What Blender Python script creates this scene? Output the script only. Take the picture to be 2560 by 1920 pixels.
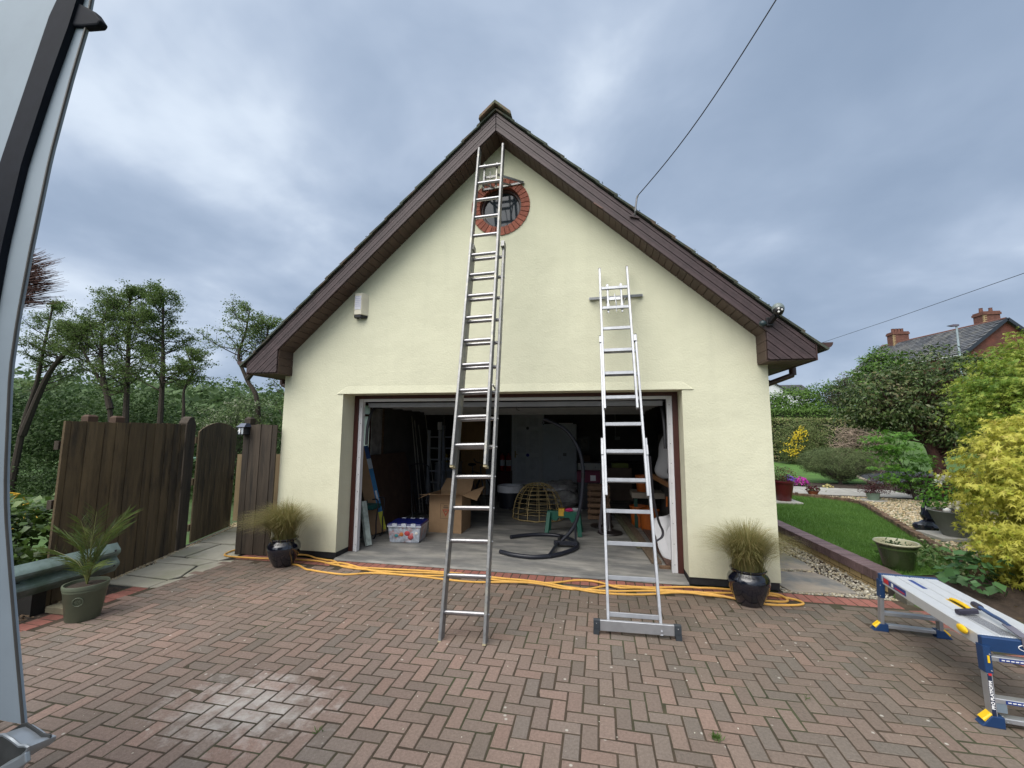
import bpy, bmesh, math, random
import numpy as np
from mathutils import Vector, Matrix, Euler
random.seed(7); RNG = np.random.default_rng(7)
PI = math.pi
S = bpy.context.scene
COL = S.collection
for o in list(bpy.data.objects): bpy.data.objects.remove(o)

# ------------------------------------------------------------------ camera
CAM = Vector((1.288, -5.4715, 1.77))
cam = bpy.data.cameras.new('camera'); camo = bpy.data.objects.new('camera', cam); COL.objects.link(camo)
cam.sensor_width = 36; cam.lens = 14.859; cam.clip_start = 0.05; cam.clip_end = 2000
_r = Vector((0.98014605, 0.19821208, 0.0050687)); _u = Vector((0.01697988, -0.10937943, 0.99385503)); _w = Vector((-0.19754849, 0.97403702, 0.11057343))
m = Matrix((_r, _u, -_w)).transposed().to_4x4(); m.translation = CAM; camo.matrix_world = m
S.camera = camo
S.view_settings.view_transform = 'Standard'; S.view_settings.look = 'None'; S.view_settings.gamma = 1; S.view_settings.use_curve_mapping = False
S.view_settings.exposure = EXPOSURE = 0.52
# ------------------------------------------------------------------ sky
SUN_DIR = Vector((-0.30, -0.53, 0.79)).normalized()      # towards the sun
SUN_EL = math.asin(SUN_DIR.z); SUN_ROT = math.atan2(SUN_DIR.x, SUN_DIR.y)
W = bpy.data.worlds.new('World'); S.world = W; W.use_nodes = True
nt = W.node_tree; nt.nodes.clear()
def N(t, k, **kw):
    n = t.nodes.new(k)
    for a, b in kw.items():
        if a.startswith('i_'): n.inputs[a[2:].replace('_', ' ')].default_value = b
        else: setattr(n, a, b)
    return n
sky = N(nt, 'ShaderNodeTexSky', sky_type='NISHITA', sun_disc=False, sun_elevation=SUN_EL, sun_rotation=SUN_ROT)
bg1 = N(nt, 'ShaderNodeBackground'); bg1.inputs[1].default_value = 0.07; nt.links.new(sky.outputs[0], bg1.inputs[0])
tc = N(nt, 'ShaderNodeTexCoord'); sep = N(nt, 'ShaderNodeSeparateXYZ'); nt.links.new(tc.outputs['Generated'], sep.inputs[0])
mz = N(nt, 'ShaderNodeMath', operation='MAXIMUM'); nt.links.new(sep.outputs['Z'], mz.inputs[0]); mz.inputs[1].default_value = 0.0
ad = N(nt, 'ShaderNodeMath', operation='ADD'); nt.links.new(mz.outputs[0], ad.inputs[0]); ad.inputs[1].default_value = 0.32
dv = [N(nt, 'ShaderNodeMath', operation='DIVIDE') for _ in (0, 1)]
cmb = N(nt, 'ShaderNodeCombineXYZ')
for i, a in enumerate('XY'):
    nt.links.new(sep.outputs[a], dv[i].inputs[0]); nt.links.new(ad.outputs[0], dv[i].inputs[1]); nt.links.new(dv[i].outputs[0], cmb.inputs[i])
n1 = N(nt, 'ShaderNodeTexNoise'); n1.inputs['Scale'].default_value = 0.95; n1.inputs['Detail'].default_value = 5; n1.inputs['Roughness'].default_value = 0.5; n1.inputs['Distortion'].default_value = 0.35
n2 = N(nt, 'ShaderNodeTexNoise'); n2.inputs['Scale'].default_value = 2.6; n2.inputs['Detail'].default_value = 5; n2.inputs['Roughness'].default_value = 0.52; n2.inputs['Distortion'].default_value = 0.2
off = N(nt, 'ShaderNodeVectorMath', operation='ADD'); off.inputs[1].default_value = (3.7, 1.9, 0.0); nt.links.new(cmb.outputs[0], off.inputs[0])
for q in (n1, n2): nt.links.new(off.outputs[0], q.inputs['Vector'])
mx = N(nt, 'ShaderNodeMath', operation='MULTIPLY_ADD'); nt.links.new(n2.outputs['Fac'], mx.inputs[0]); mx.inputs[1].default_value = 0.36
mm = N(nt, 'ShaderNodeMath', operation='MULTIPLY'); nt.links.new(n1.outputs['Fac'], mm.inputs[0]); mm.inputs[1].default_value = 0.64; nt.links.new(mm.outputs[0], mx.inputs[2])
# the cloud deck is a little thicker towards the east
th = N(nt, 'ShaderNodeMath', operation='MULTIPLY_ADD'); nt.links.new(sep.outputs['X'], th.inputs[0]); th.inputs[1].default_value = -0.060; nt.links.new(mx.outputs[0], th.inputs[2])
rmp = N(nt, 'ShaderNodeValToRGB'); nt.links.new(th.outputs[0], rmp.inputs[0])
e = rmp.color_ramp.elements; rmp.color_ramp.interpolation = 'B_SPLINE'
e[0].position = 0.30; e[0].color = (0.190, 0.252, 0.355, 1)
e[1].position = 0.64; e[1].color = (0.570, 0.640, 0.730, 1)
q = e.new(0.46); q.color = (0.262, 0.330, 0.440, 1); q = e.new(0.56); q.color = (0.345, 0.415, 0.530, 1)
# warm glow added to the sky behind the camera to brighten and warm the scene
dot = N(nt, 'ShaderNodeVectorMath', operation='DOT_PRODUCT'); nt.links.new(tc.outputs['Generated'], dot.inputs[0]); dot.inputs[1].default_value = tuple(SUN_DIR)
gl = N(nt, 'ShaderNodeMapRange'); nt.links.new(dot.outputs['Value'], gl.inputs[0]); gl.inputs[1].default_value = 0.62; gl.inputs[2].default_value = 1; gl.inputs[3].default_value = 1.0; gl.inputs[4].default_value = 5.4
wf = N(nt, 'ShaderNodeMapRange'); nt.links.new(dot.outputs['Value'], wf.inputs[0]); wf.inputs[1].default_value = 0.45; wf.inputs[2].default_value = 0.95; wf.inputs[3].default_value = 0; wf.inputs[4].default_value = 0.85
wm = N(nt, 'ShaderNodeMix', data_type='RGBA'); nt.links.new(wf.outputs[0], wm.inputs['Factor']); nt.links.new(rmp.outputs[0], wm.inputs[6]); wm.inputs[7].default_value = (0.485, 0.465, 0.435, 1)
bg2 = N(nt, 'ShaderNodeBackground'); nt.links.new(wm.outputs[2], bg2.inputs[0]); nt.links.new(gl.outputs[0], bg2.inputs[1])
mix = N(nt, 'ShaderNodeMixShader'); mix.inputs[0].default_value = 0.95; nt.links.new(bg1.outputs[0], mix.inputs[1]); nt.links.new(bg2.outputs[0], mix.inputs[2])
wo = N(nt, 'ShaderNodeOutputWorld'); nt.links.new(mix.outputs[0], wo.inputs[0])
# ------------------------------------------------------------------ sun
sl = bpy.data.lights.new('sun', 'SUN'); sl.energy = 1.5; sl.angle = math.radians(50); sl.color = (1.0, 0.95, 0.88)
so = bpy.data.objects.new('sun', sl); COL.objects.link(so); so.rotation_euler = SUN_DIR.to_track_quat('Z', 'Y').to_euler()

# ------------------------------------------------------------------ materials
MATS = {}
def mat(name, c, rough=0.7, metal=0.0, var=0.12, scale=6.0, piece=0.0, bump=0.0, bscale=None, c2=None, c2amt=0.0, c2scale=2.0, spec=0.4, trans=0.0, alpha=None, coat=0.0, stretch=None, hue=None, emis=None, detail=4):
    """procedural material: base colour, noise variation, optional second colour in patches, per-piece variation, bump"""
    if name in MATS: return MATS[name]
    m = bpy.data.materials.new(name); m.use_nodes = True; t = m.node_tree; t.nodes.clear(); L = t.links.new
    out = N(t, 'ShaderNodeOutputMaterial'); b = N(t, 'ShaderNodeBsdfPrincipled'); L(b.outputs[0], out.inputs[0])
    b.inputs['Roughness'].default_value = rough; b.inputs['Metallic'].default_value = metal
    b.inputs['Specular IOR Level'].default_value = spec; b.inputs['Coat Weight'].default_value = coat; b.inputs['Coat Roughness'].default_value = 0.08
    if trans: b.inputs['Transmission Weight'].default_value = trans
    if alpha is not None: b.inputs['Alpha'].default_value = alpha
    g = N(t, 'ShaderNodeNewGeometry'); vec = g.outputs['Position']
    if stretch:
        mp = N(t, 'ShaderNodeVectorMath', operation='MULTIPLY'); mp.inputs[1].default_value = stretch; L(vec, mp.inputs[0]); vec = mp.outputs[0]
    rgb = N(t, 'ShaderNodeRGB'); rgb.outputs[0].default_value = (*c, 1); cur = rgb.outputs[0]
    if piece or hue:
        oi = N(t, 'ShaderNodeObjectInfo'); a = N(t, 'ShaderNodeMath', operation='ADD'); L(oi.outputs['Random'], a.inputs[0]); L(g.outputs['Random Per Island'], a.inputs[1])
        f = N(t, 'ShaderNodeMath', operation='FRACT'); L(a.outputs[0], f.inputs[0]); R_ = f.outputs[0]
    if hue:                                   # list of alternative piece colours
        cr = N(t, 'ShaderNodeValToRGB'); cr.color_ramp.interpolation = 'LINEAR'; el = cr.color_ramp.elements
        n_ = len(hue); el[0].color = (*hue[0], 1); el[1].color = (*hue[-1], 1)
        for i in range(1, n_ - 1): el.new(i / (n_ - 1)).color = (*hue[i], 1)
        L(R_, cr.inputs[0]); cur = cr.outputs[0]
    if piece:
        w = N(t, 'ShaderNodeMath', operation='MULTIPLY'); L(R_, w.inputs[0]); w.inputs[1].default_value = 7.31
        f2 = N(t, 'ShaderNodeMath', operation='FRACT'); L(w.outputs[0], f2.inputs[0])
        mr = N(t, 'ShaderNodeMapRange'); L(f2.outputs[0], mr.inputs[0]); mr.inputs[3].default_value = 1 - piece; mr.inputs[4].default_value = 1 + piece
        v = N(t, 'ShaderNodeVectorMath', operation='SCALE'); L(cur, v.inputs[0]); L(mr.outputs[0], v.inputs['Scale']); cur = v.outputs[0]
    if c2:
        n = N(t, 'ShaderNodeTexNoise'); n.inputs['Scale'].default_value = c2scale; n.inputs['Detail'].default_value = 6; n.inputs['Roughness'].default_value = 0.62; L(vec, n.inputs['Vector'])
        r = N(t, 'ShaderNodeMapRange'); L(n.outputs['Fac'], r.inputs[0]); r.inputs[1].default_value = 0.62 - c2amt * 0.3; r.inputs[2].default_value = 0.72 - c2amt * 0.2
        mxx = N(t, 'ShaderNodeMix', data_type='RGBA'); L(r.outputs[0], mxx.inputs['Factor']); L(cur, mxx.inputs[6]); mxx.inputs[7].default_value = (*c2, 1); cur = mxx.outputs[2]
    if var:
        n = N(t, 'ShaderNodeTexNoise'); n.inputs['Scale'].default_value = scale; n.inputs['Detail'].default_value = detail; n.inputs['Roughness'].default_value = 0.6; L(vec, n.inputs['Vector'])
        r = N(t, 'ShaderNodeMapRange'); L(n.outputs['Fac'], r.inputs[0]); r.inputs[1].default_value = 0.3; r.inputs[2].default_value = 0.7; r.inputs[3].default_value = 1 - var; r.inputs[4].default_value = 1 + var
        v = N(t, 'ShaderNodeVectorMath', operation='SCALE'); L(cur, v.inputs[0]); L(r.outputs[0], v.inputs['Scale']); cur = v.outputs[0]
    L(cur, b.inputs['Base Color'])
    if emis: b.inputs['Emission Color'].default_value = (*emis[:3], 1); b.inputs['Emission Strength'].default_value = emis[3]
    if bump:
        n = N(t, 'ShaderNodeTexNoise'); n.inputs['Scale'].default_value = bscale or scale * 6; n.inputs['Detail'].default_value = 3; L(vec, n.inputs['Vector'])
        bp = N(t, 'ShaderNodeBump'); bp.inputs['Strength'].default_value = bump; bp.inputs['Distance'].default_value = 0.01; L(n.outputs['Fac'], bp.inputs['Height']); L(bp.outputs[0], b.inputs['Normal'])
    m['cur'] = 0
    MATS[name] = m; return m
def leafmat(name, cols, rough=0.55, trans=0.35, vscale=1.2, vamt=0.3, var=0.25):
    """leaf: per-leaf colour between several greens plus slow patchiness, partly translucent"""
    m = bpy.data.materials.new(name); m.use_nodes = True; t = m.node_tree; t.nodes.clear(); L = t.links.new
    out = N(t, 'ShaderNodeOutputMaterial'); g = N(t, 'ShaderNodeNewGeometry')
    cr = N(t, 'ShaderNodeValToRGB'); el = cr.color_ramp.elements; n_ = len(cols); el[0].color = (*cols[0], 1); el[1].color = (*cols[-1], 1)
    for i in range(1, n_ - 1): el.new(i / (n_ - 1)).color = (*cols[i], 1)
    ns = N(t, 'ShaderNodeTexNoise'); ns.inputs['Scale'].default_value = vscale; ns.inputs['Detail'].default_value = 3; L(g.outputs['Position'], ns.inputs['Vector'])
    a = N(t, 'ShaderNodeMath', operation='MULTIPLY_ADD'); L(g.outputs['Random Per Island'], a.inputs[0]); a.inputs[1].default_value = 1 - vamt
    mr = N(t, 'ShaderNodeMapRange'); L(ns.outputs['Fac'], mr.inputs[0]); mr.inputs[1].default_value = 0.3; mr.inputs[2].default_value = 0.7; mr.inputs[3].default_value = 0; mr.inputs[4].default_value = vamt
    L(mr.outputs[0], a.inputs[2]); L(a.outputs[0], cr.inputs[0])
    b = N(t, 'ShaderNodeBsdfPrincipled'); b.inputs['Roughness'].default_value = rough; b.inputs['Specular IOR Level'].default_value = 0.35; L(cr.outputs[0], b.inputs['Base Color'])
    tr = N(t, 'ShaderNodeBsdfTranslucent'); L(cr.outputs[0], tr.inputs[0]); mx = N(t, 'ShaderNodeMixShader'); mx.inputs[0].default_value = trans
    L(b.outputs[0], mx.inputs[1]); L(tr.outputs[0], mx.inputs[2]); L(mx.outputs[0], out.inputs[0])
    return m

# ------------------------------------------------------------------ mesh building
class MB:
    def __init__(s): s.v = []; s.f = []
    def add(s, vs, fs):
        k = len(s.v); s.v += [tuple(p) for p in vs]; s.f += [tuple(i + k for i in f) for f in fs]; return s
    def box(s, x0, x1, y0, y1, z0, z1, M=None):
        vs = [Vector((x, y, z)) for z in (z0, z1) for y in (y0, y1) for x in (x0, x1)]
        if M is not None: vs = [M @ v for v in vs]
        return s.add(vs, [(0, 2, 3, 1), (4, 5, 7, 6), (0, 1, 5, 4), (2, 6, 7, 3), (0, 4, 6, 2), (1, 3, 7, 5)])
    def cbox(s, x0, x1, y0, y1, z0, z1, c=0.004, M=None):
        """box with chamfered top edges"""
        vs = []
        for z, i in ((z0, 0), (z1 - c, 0), (z1, c)):
            vs += [Vector((x0 + i, y0 + i, z)), Vector((x1 - i, y0 + i, z)), Vector((x1 - i, y1 - i, z)), Vector((x0 + i, y1 - i, z))]
        if M is not None: vs = [M @ v for v in vs]
        fs = [(3, 2, 1, 0), (8, 9, 10, 11)]
        for r in (0, 4):
            for i in range(4): j = (i + 1) % 4; fs.append((r + i, r + j, r + 4 + j, r + 4 + i))
        return s.add(vs, fs)
    def beam(s, a, b, w, h, up=(0, 0, 1), c=0.0):
        """rectangular bar from a to b, w across, h along up"""
        a, b = Vector(a), Vector(b); d = (b - a).normalized(); u = Vector(up); u = (u - d * u.dot(d)).normalized(); r = d.cross(u)
        if c <= 0:
            P = [(-w/2, -h/2), (w/2, -h/2), (w/2, h/2), (-w/2, h/2)]
        else:
            P = [(-w/2+c, -h/2), (w/2-c, -h/2), (w/2, -h/2+c), (w/2, h/2-c), (w/2-c, h/2), (-w/2+c, h/2), (-w/2, h/2-c), (-w/2, -h/2+c)]
        n = len(P); vs = [p + r * x + u * y for p in (a, b) for x, y in P]
        return s.add(vs, [tuple(range(n))[::-1], tuple(range(n, 2 * n))] + [(i, (i + 1) % n, n + (i + 1) % n, n + i) for i in range(n)])
    def tube(s, pts, r, n=8, closed=False, caps=True):
        pts = [Vector(p) for p in pts]; m_ = len(pts); rr = r if hasattr(r, '__len__') else [r] * m_
        up = None; vs = []
        for i, p in enumerate(pts):
            if closed: d = pts[(i + 1) % m_] - pts[i - 1]
            else: d = pts[min(i + 1, m_ - 1)] - pts[max(i - 1, 0)]
            d = d.normalized() if d.length > 1e-9 else Vector((0, 0, 1))
            if up is None: up = Vector((0, 0, 1)) if abs(d.z) < 0.9 else Vector((0, 1, 0))
            u = up - d * up.dot(d)
            u = u.normalized() if u.length > 1e-6 else d.orthogonal().normalized()
            up = u; w = d.cross(u)
            for k in range(n):
                a = 2 * PI * k / n; vs.append(p + (u * math.cos(a) + w * math.sin(a)) * rr[i])
        fs = []
        for i in range(m_ if closed else m_ - 1):
            j = (i + 1) % m_
            for k in range(n): l = (k + 1) % n; fs.append((i * n + k, i * n + l, j * n + l, j * n + k))
        if caps and not closed: fs += [tuple(range(n))[::-1], tuple(range((m_ - 1) * n, m_ * n))]
        return s.add(vs, fs)
    def lathe(s, prof, n=32, c=(0, 0, 0), sx=1, sy=1, wob=0, cap=True):
        vs = []
        for r, z in prof:
            for k in range(n):
                a = 2 * PI * k / n; vs.append((c[0] + r * sx * math.cos(a), c[1] + r * sy * math.sin(a), c[2] + z))
        fs = []
        for i in range(len(prof) - 1):
            for k in range(n): l = (k + 1) % n; fs.append((i * n + k, i * n + l, (i + 1) * n + l, (i + 1) * n + k))
        if cap: fs.append(tuple(range(n))[::-1]); 
        if cap == 2: fs.append(tuple(range((len(prof) - 1) * n, len(prof) * n)))
        return s.add(vs, fs)
    def prism(s, poly, y0, y1, axis='y'):
        """polygon in xz (axis y), xy (axis z) or yz (axis x), pushed between y0 and y1"""
        n = len(poly); mk = {'y': lambda p, t: (p[0], t, p[1]), 'z': lambda p, t: (p[0], p[1], t), 'x': lambda p, t: (t, p[0], p[1])}[axis]
        vs = [mk(p, t) for t in (y0, y1) for p in poly]
        return s.add(vs, [tuple(range(n)), tuple(range(n, 2 * n))[::-1]] + [(i, n + i, n + (i + 1) % n, (i + 1) % n) for i in range(n)])
    def sphere(s, c, r, n=10, m_=6, sc=(1, 1, 1)):
        vs = [(c[0], c[1], c[2] - r * sc[2])]
        for i in range(1, m_):
            t = PI * i / m_
            for k in range(n): a = 2 * PI * k / n; vs.append((c[0] + r * sc[0] * math.sin(t) * math.cos(a), c[1] + r * sc[1] * math.sin(t) * math.sin(a), c[2] - r * sc[2] * math.cos(t)))
        vs.append((c[0], c[1], c[2] + r * sc[2])); fs = []
        for k in range(n): fs.append((0, 1 + (k + 1) % n, 1 + k)); fs.append((len(vs) - 1, 1 + (m_ - 2) * n + k, 1 + (m_ - 2) * n + (k + 1) % n))
        for i in range(m_ - 2):
            for k in range(n): l = (k + 1) % n; fs.append((1 + i * n + k, 1 + i * n + l, 1 + (i + 1) * n + l, 1 + (i + 1) * n + k))
        return s.add(vs, fs)
    def mesh(s, name, smooth=False):
        me = bpy.data.meshes.new(name); me.from_pydata(s.v, [], s.f)
        b = bmesh.new(); b.from_mesh(me); bmesh.ops.recalc_face_normals(b, faces=b.faces); b.to_mesh(me); b.free()
        if smooth:
            me.polygons.foreach_set('use_smooth', [True] * len(me.polygons))
            try: me.set_sharp_from_angle(angle=math.radians(38))
            except Exception: pass
        return me
def link(name, me, m, parent=None, loc=(0, 0, 0), rot=None, label=None, kind=None):
    o = bpy.data.objects.new(name, me); COL.objects.link(o)
    if m is not None and not me.materials: me.materials.append(m)
    if parent is not None: o.parent = parent
    o.location = loc
    if rot is not None: o.rotation_euler = rot
    if label: o['label'] = label
    if kind: o['kind'] = kind
    return o
class Thing:
    def __init__(s, name, label, cat, loc=(0, 0, 0), group=None, kind=None, rotz=0):
        s.o = bpy.data.objects.new(name, None); COL.objects.link(s.o); s.o.location = loc; s.o.empty_display_size = 0.1
        s.loc = Vector(loc); s.o.rotation_euler = (0, 0, rotz)
        if kind: s.o['kind'] = kind
        else: s.o['label'] = label; s.o['category'] = cat
        if group: s.o['group'] = group
        s.local = bool(rotz)
    def part(s, name, mb, m, parent=None, smooth=False, label=None, kind=None, local=False, bevel=0):
        if not local and not s.local: mb.v = [(p[0] - s.loc.x, p[1] - s.loc.y, p[2] - s.loc.z) for p in mb.v]
        o = link(name, mb.mesh(name, smooth), m, parent or s.o, label=label, kind=kind)
        if bevel: add_bevel(o, bevel)
        return o
    def piece(s, name, me, loc, rot=None, parent=None, m=None):
        return link(name, me, m, parent or s.o, Vector(loc) - s.loc, rot)
def add_bevel(o, w, seg=2):
    b = o.modifiers.new('bevel', 'BEVEL'); b.width = w; b.segments = seg; b.limit_method = 'ANGLE'; b.angle_limit = math.radians(40)
def single(name, label, cat, mb, m, loc=(0, 0, 0), smooth=False, group=None, bevel=0, kind=None):
    mb.v = [(p[0] - loc[0], p[1] - loc[1], p[2] - loc[2]) for p in mb.v]
    o = link(name, mb.mesh(name, smooth), m, None, loc)
    if kind: o['kind'] = kind
    else: o['label'] = label; o['category'] = cat
    if group: o['group'] = group
    if bevel: add_bevel(o, bevel)
    return o
def structure(name, mb, m, smooth=False, kind='structure'):
    o = link(name, mb.mesh(name, smooth), m); o['kind'] = kind; return o
def clip(poly, f):
    """clip a convex polygon by f(p) >= 0"""
    out = []
    for i in range(len(poly)):
        a, b = poly[i], poly[(i + 1) % len(poly)]; fa, fb = f(a), f(b)
        if fa >= 0: out.append(a)
        if (fa >= 0) != (fb >= 0): t = fa / (fa - fb); out.append((a[0] + (b[0] - a[0]) * t, a[1] + (b[1] - a[1]) * t))
    return out
def text_mesh(txt, size, bold=0.0, ext=0.0006):
    cu = bpy.data.curves.new('t', 'FONT'); cu.body = txt; cu.size = size; cu.extrude = ext; cu.offset = bold; cu.align_x = 'CENTER'; cu.align_y = 'CENTER'
    o = bpy.data.objects.new('t', cu); COL.objects.link(o); bpy.context.view_layer.update()
    me = bpy.data.meshes.new_from_object(o.evaluated_get(bpy.context.evaluated_depsgraph_get())); bpy.data.objects.remove(o); return me
def frame_rot(xaxis, up):
    """rotation whose local x follows xaxis and local y follows up (for lettering)"""
    x = Vector(xaxis).normalized(); y = Vector(up); y = (y - x * y.dot(x)).normalized(); z = x.cross(y)
    return Matrix((x, y, z)).transposed().to_euler()

def smooth_path(P, n=6):
    P = [Vector(p) for p in P]; out = []
    for i in range(len(P) - 1):
        p0, p1, p2, p3 = P[max(i - 1, 0)], P[i], P[i + 1], P[min(i + 2, len(P) - 1)]
        for k in range(n):
            t_ = k / n; out.append(.5 * ((2 * p1) + (-p0 + p2) * t_ + (2 * p0 - 5 * p1 + 4 * p2 - p3) * t_ * t_ + (-p0 + 3 * p1 - 3 * p2 + p3) * t_ ** 3))
    return out + [P[-1]]
# ---------------- foliage
def leaf_mesh(name, P, Nrm, size, aspect=0.5, shape='diamond', droop=0.15, axis=None):
    """P (n,3) leaf positions, Nrm (n,3) leaf normals, size (n,) lengths -> one mesh of small bent leaves"""
    n = len(P); Nrm = Nrm / np.maximum(np.linalg.norm(Nrm, axis=1, keepdims=True), 1e-6)
    if axis is None: axis = RNG.normal(size=(n, 3))
    A = axis - Nrm * np.sum(axis * Nrm, axis=1, keepdims=True); A /= np.maximum(np.linalg.norm(A, axis=1, keepdims=True), 1e-6)
    B = np.cross(Nrm, A); s = size[:, None]
    if shape == 'diamond':
        T = [(0, 0, 0), (0.5, aspect / 2, 0.04), (1, 0, -droop), (0.5, -aspect / 2, 0.04)]; F = [(0, 1, 3), (1, 2, 3)]
    elif shape == 'blade':
        T = [(0, aspect/2, 0), (0, -aspect/2, 0), (1, 0, -droop)]; F = [(0, 1, 2)]
    elif shape == 'palm':      # five pointed maple leaf
        T = [(0, 0, 0)]
        for i, a in enumerate((-80, -60, -42, -22, 0, 22, 42, 60, 80)):
            r = (0.62, 0.28, 0.86, 0.3, 1.05, 0.3, 0.86, 0.28, 0.62)[i]; a = math.radians(a); T.append((r * math.cos(a), r * math.sin(a), -droop * r))
        F = [(0, i, i + 1) for i in range(1, 9)]
    k = len(T); V = np.zeros((n, k, 3), np.float32)
    for i, (a, b, c) in enumerate(T): V[:, i] = P + s * (A * a + B * b + Nrm * c)
    F = np.array(F); fi = (np.arange(n)[:, None, None] * k + F[None]).reshape(-1)
    me = bpy.data.meshes.new(name); nf = n * len(F); me.vertices.add(n * k); me.vertices.foreach_set('co', V.reshape(-1))
    me.loops.add(nf * 3); me.loops.foreach_set('vertex_index', fi.astype(np.int32)); me.polygons.add(nf)
    me.polygons.foreach_set('loop_start', np.arange(0, nf * 3, 3, dtype=np.int32)); me.polygons.foreach_set('loop_total', np.full(nf, 3, np.int32))
    me.update(calc_edges=True); me.validate(); return me
def clumps(ells, k, surf=0.55):
    """k clump centres in a union of ellipsoids (cx,cy,cz,rx,ry,rz)"""
    w = np.array([e_[3] * e_[5] * e_[4] for e_ in ells]) ** 0.7; w /= w.sum(); ch = RNG.choice(len(ells), size=k, p=w); E = np.array(ells)[ch]
    d = RNG.normal(size=(k, 3)); d /= np.linalg.norm(d, axis=1, keepdims=True); r = surf + (1 - surf) * RNG.random(k) ** 0.7; r *= 0.88 + 0.24 * RNG.random(k)
    return E[:, :3] + d * r[:, None] * E[:, 3:], d
def cloud(C, D, per, spread, flat=0.5, upbias=0.6, out=0.6):
    n = len(C) * per; i = np.repeat(np.arange(len(C)), per)
    o = RNG.normal(size=(n, 3)) * np.array([1, 1, flat]) * spread
    P = C[i] + o; Nn = RNG.normal(size=(n, 3)) * 0.7 + D[i] * out + np.array([0, 0, upbias]); return P, Nn, D[i] + 0.6 * RNG.normal(size=(n, 3))
def limbs(mb, trunk, C, frac, r0, rng=random):
    """curved limbs from the trunk line to a share of the clump centres"""
    T = [Vector(p) for p in trunk]; L_ = len(T) - 1
    for c in C:
        if rng.random() > frac: continue
        c = Vector(c); best = min(range(1, L_ + 1), key=lambda i: (T[i] - c).length + max(0, T[i].z - c.z) * 2.0); a = T[best].lerp(T[best - 1], rng.random() * 0.8)
        if (c - a).length < 0.05: continue
        mid = a.lerp(c, 0.5) + Vector((rng.uniform(-.08, .08), rng.uniform(-.08, .08), -0.10)) * (c - a).length
        r = r0 * (0.5 + 0.5 * rng.random()) * min(1.0, (c - a).length ** .5)
        mb.tube([a, a.lerp(mid, .5) + Vector((0, 0, -.02)), mid, mid.lerp(c, .5) + Vector((0, 0, .03)), c], [r, r * .8, r * .6, r * .4, r * .15], n=5, caps=False)
def plant(name, label, cat, base, trunk, tr, ells, k, per, spread, size, m, mt, shape='diamond', aspect=0.55, flat=0.5, surf=0.5, limb=0.5, lr=0.03, group=None, upbias=0.6, droop=0.15, crown='crown', extra=None, out=0.6):
    T = Thing(name, label, cat, base, group)
    mb = MB()
    if trunk:
        for tk in (trunk if isinstance(trunk[0][0], (tuple, list)) else [trunk]):
            nn = len(tk); mb.tube(tk, [tr * (1 - 0.75 * i / (nn - 1)) for i in range(nn)], n=8)
    C, D = clumps(ells, k, surf)
    if limb: limbs(mb, (trunk[0] if isinstance(trunk[0][0], (tuple, list)) else trunk), C, limb, lr)
    if mb.v: T.part('trunk', mb, mt, smooth=True)
    P, Nn, A = cloud(C, D, per, spread, flat, upbias, out); P[:, 2] = np.maximum(P[:, 2], base[2] + 0.02)
    P -= np.array(base)
    me = leaf_mesh(crown, P.astype(np.float32), Nn, size * (0.6 + 0.8 * RNG.random(len(P))), aspect, shape, droop, A)
    link(crown, me, m, T.o)
    return T

def open_tree(name, label, base, trunk, tr, n, length, seed, m, mt, t0=.3, per=11, leaf=.095, spread=.15, group=None, rise=.35, sparse=.8, taper=.8):
    """open crowned tree: side branches off the leader, forked twigs, and small leaf sprays along the twigs"""
    global RNG; RNG = np.random.default_rng(seed); random.seed(seed); T = Thing(name, label, 'tree', base, group); mb = MB(); C = []
    for tk in (trunk if isinstance(trunk[0][0], (tuple, list)) else [trunk]):
        P = smooth_path(tk, 6); N_ = len(P); mb.tube(P, [tr * (1 - taper * (i / (N_ - 1)) ** .8) + .006 for i in range(N_)], n=8); H_ = P[-1].z - P[0].z
        for k in range(n):
            f = t0 + (1 - t0) * ((k + random.random()) / n); q = f * (N_ - 1); i = min(int(q), N_ - 2); a = P[i].lerp(P[i + 1], q - i)
            az = random.random() * 2 * PI; ln = length * (0.55 + .6 * random.random()) * (1.12 - .72 * max(0, f - .35) / .65) * (.55 if f > .93 else 1); d = Vector((math.cos(az), math.sin(az), rise + .5 * f + random.gauss(0, .18)))
            e = a + d * ln; mid = a.lerp(e, .5) + Vector((random.gauss(0, .07), random.gauss(0, .07), -.08 + random.gauss(0, .05))) * ln; br = smooth_path([a, mid, e], 4); r0 = tr * .30 * (1 - .6 * f); mb.tube(br, [r0 * (1 - .85 * j / (len(br) - 1)) + .004 for j in range(len(br))], n=4, caps=False)
            for j in range(3, len(br)):
                for _ in range(2):
                    if random.random() > sparse: continue
                    d2 = (d.normalized() + Vector((random.gauss(0, .7), random.gauss(0, .7), random.gauss(.15, .45)))).normalized(); l2 = ln * .34 * (.5 + random.random()); e2 = br[j] + d2 * l2; m2 = br[j].lerp(e2, .5) + Vector((0, 0, .04)); mb.tube([br[j], m2, e2], [.011, .008, .004], n=3, caps=False); C += [tuple(m2), tuple(e2), tuple(m2.lerp(e2, .5))]
            C.append(tuple(e))
    C = np.array(C); D = RNG.normal(size=C.shape) * .5; D[:, 2] += .4
    T.part('trunk', mb, mt, smooth=True); Pp, Nn, A = cloud(C, D, per, spread, .35, .8, .4); Pp -= np.array(base); link('crown', leaf_mesh('crown', Pp.astype(np.float32), Nn, leaf * (.6 + .8 * RNG.random(len(Pp))), .62, 'diamond', .15, A), m, T.o); return T
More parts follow.
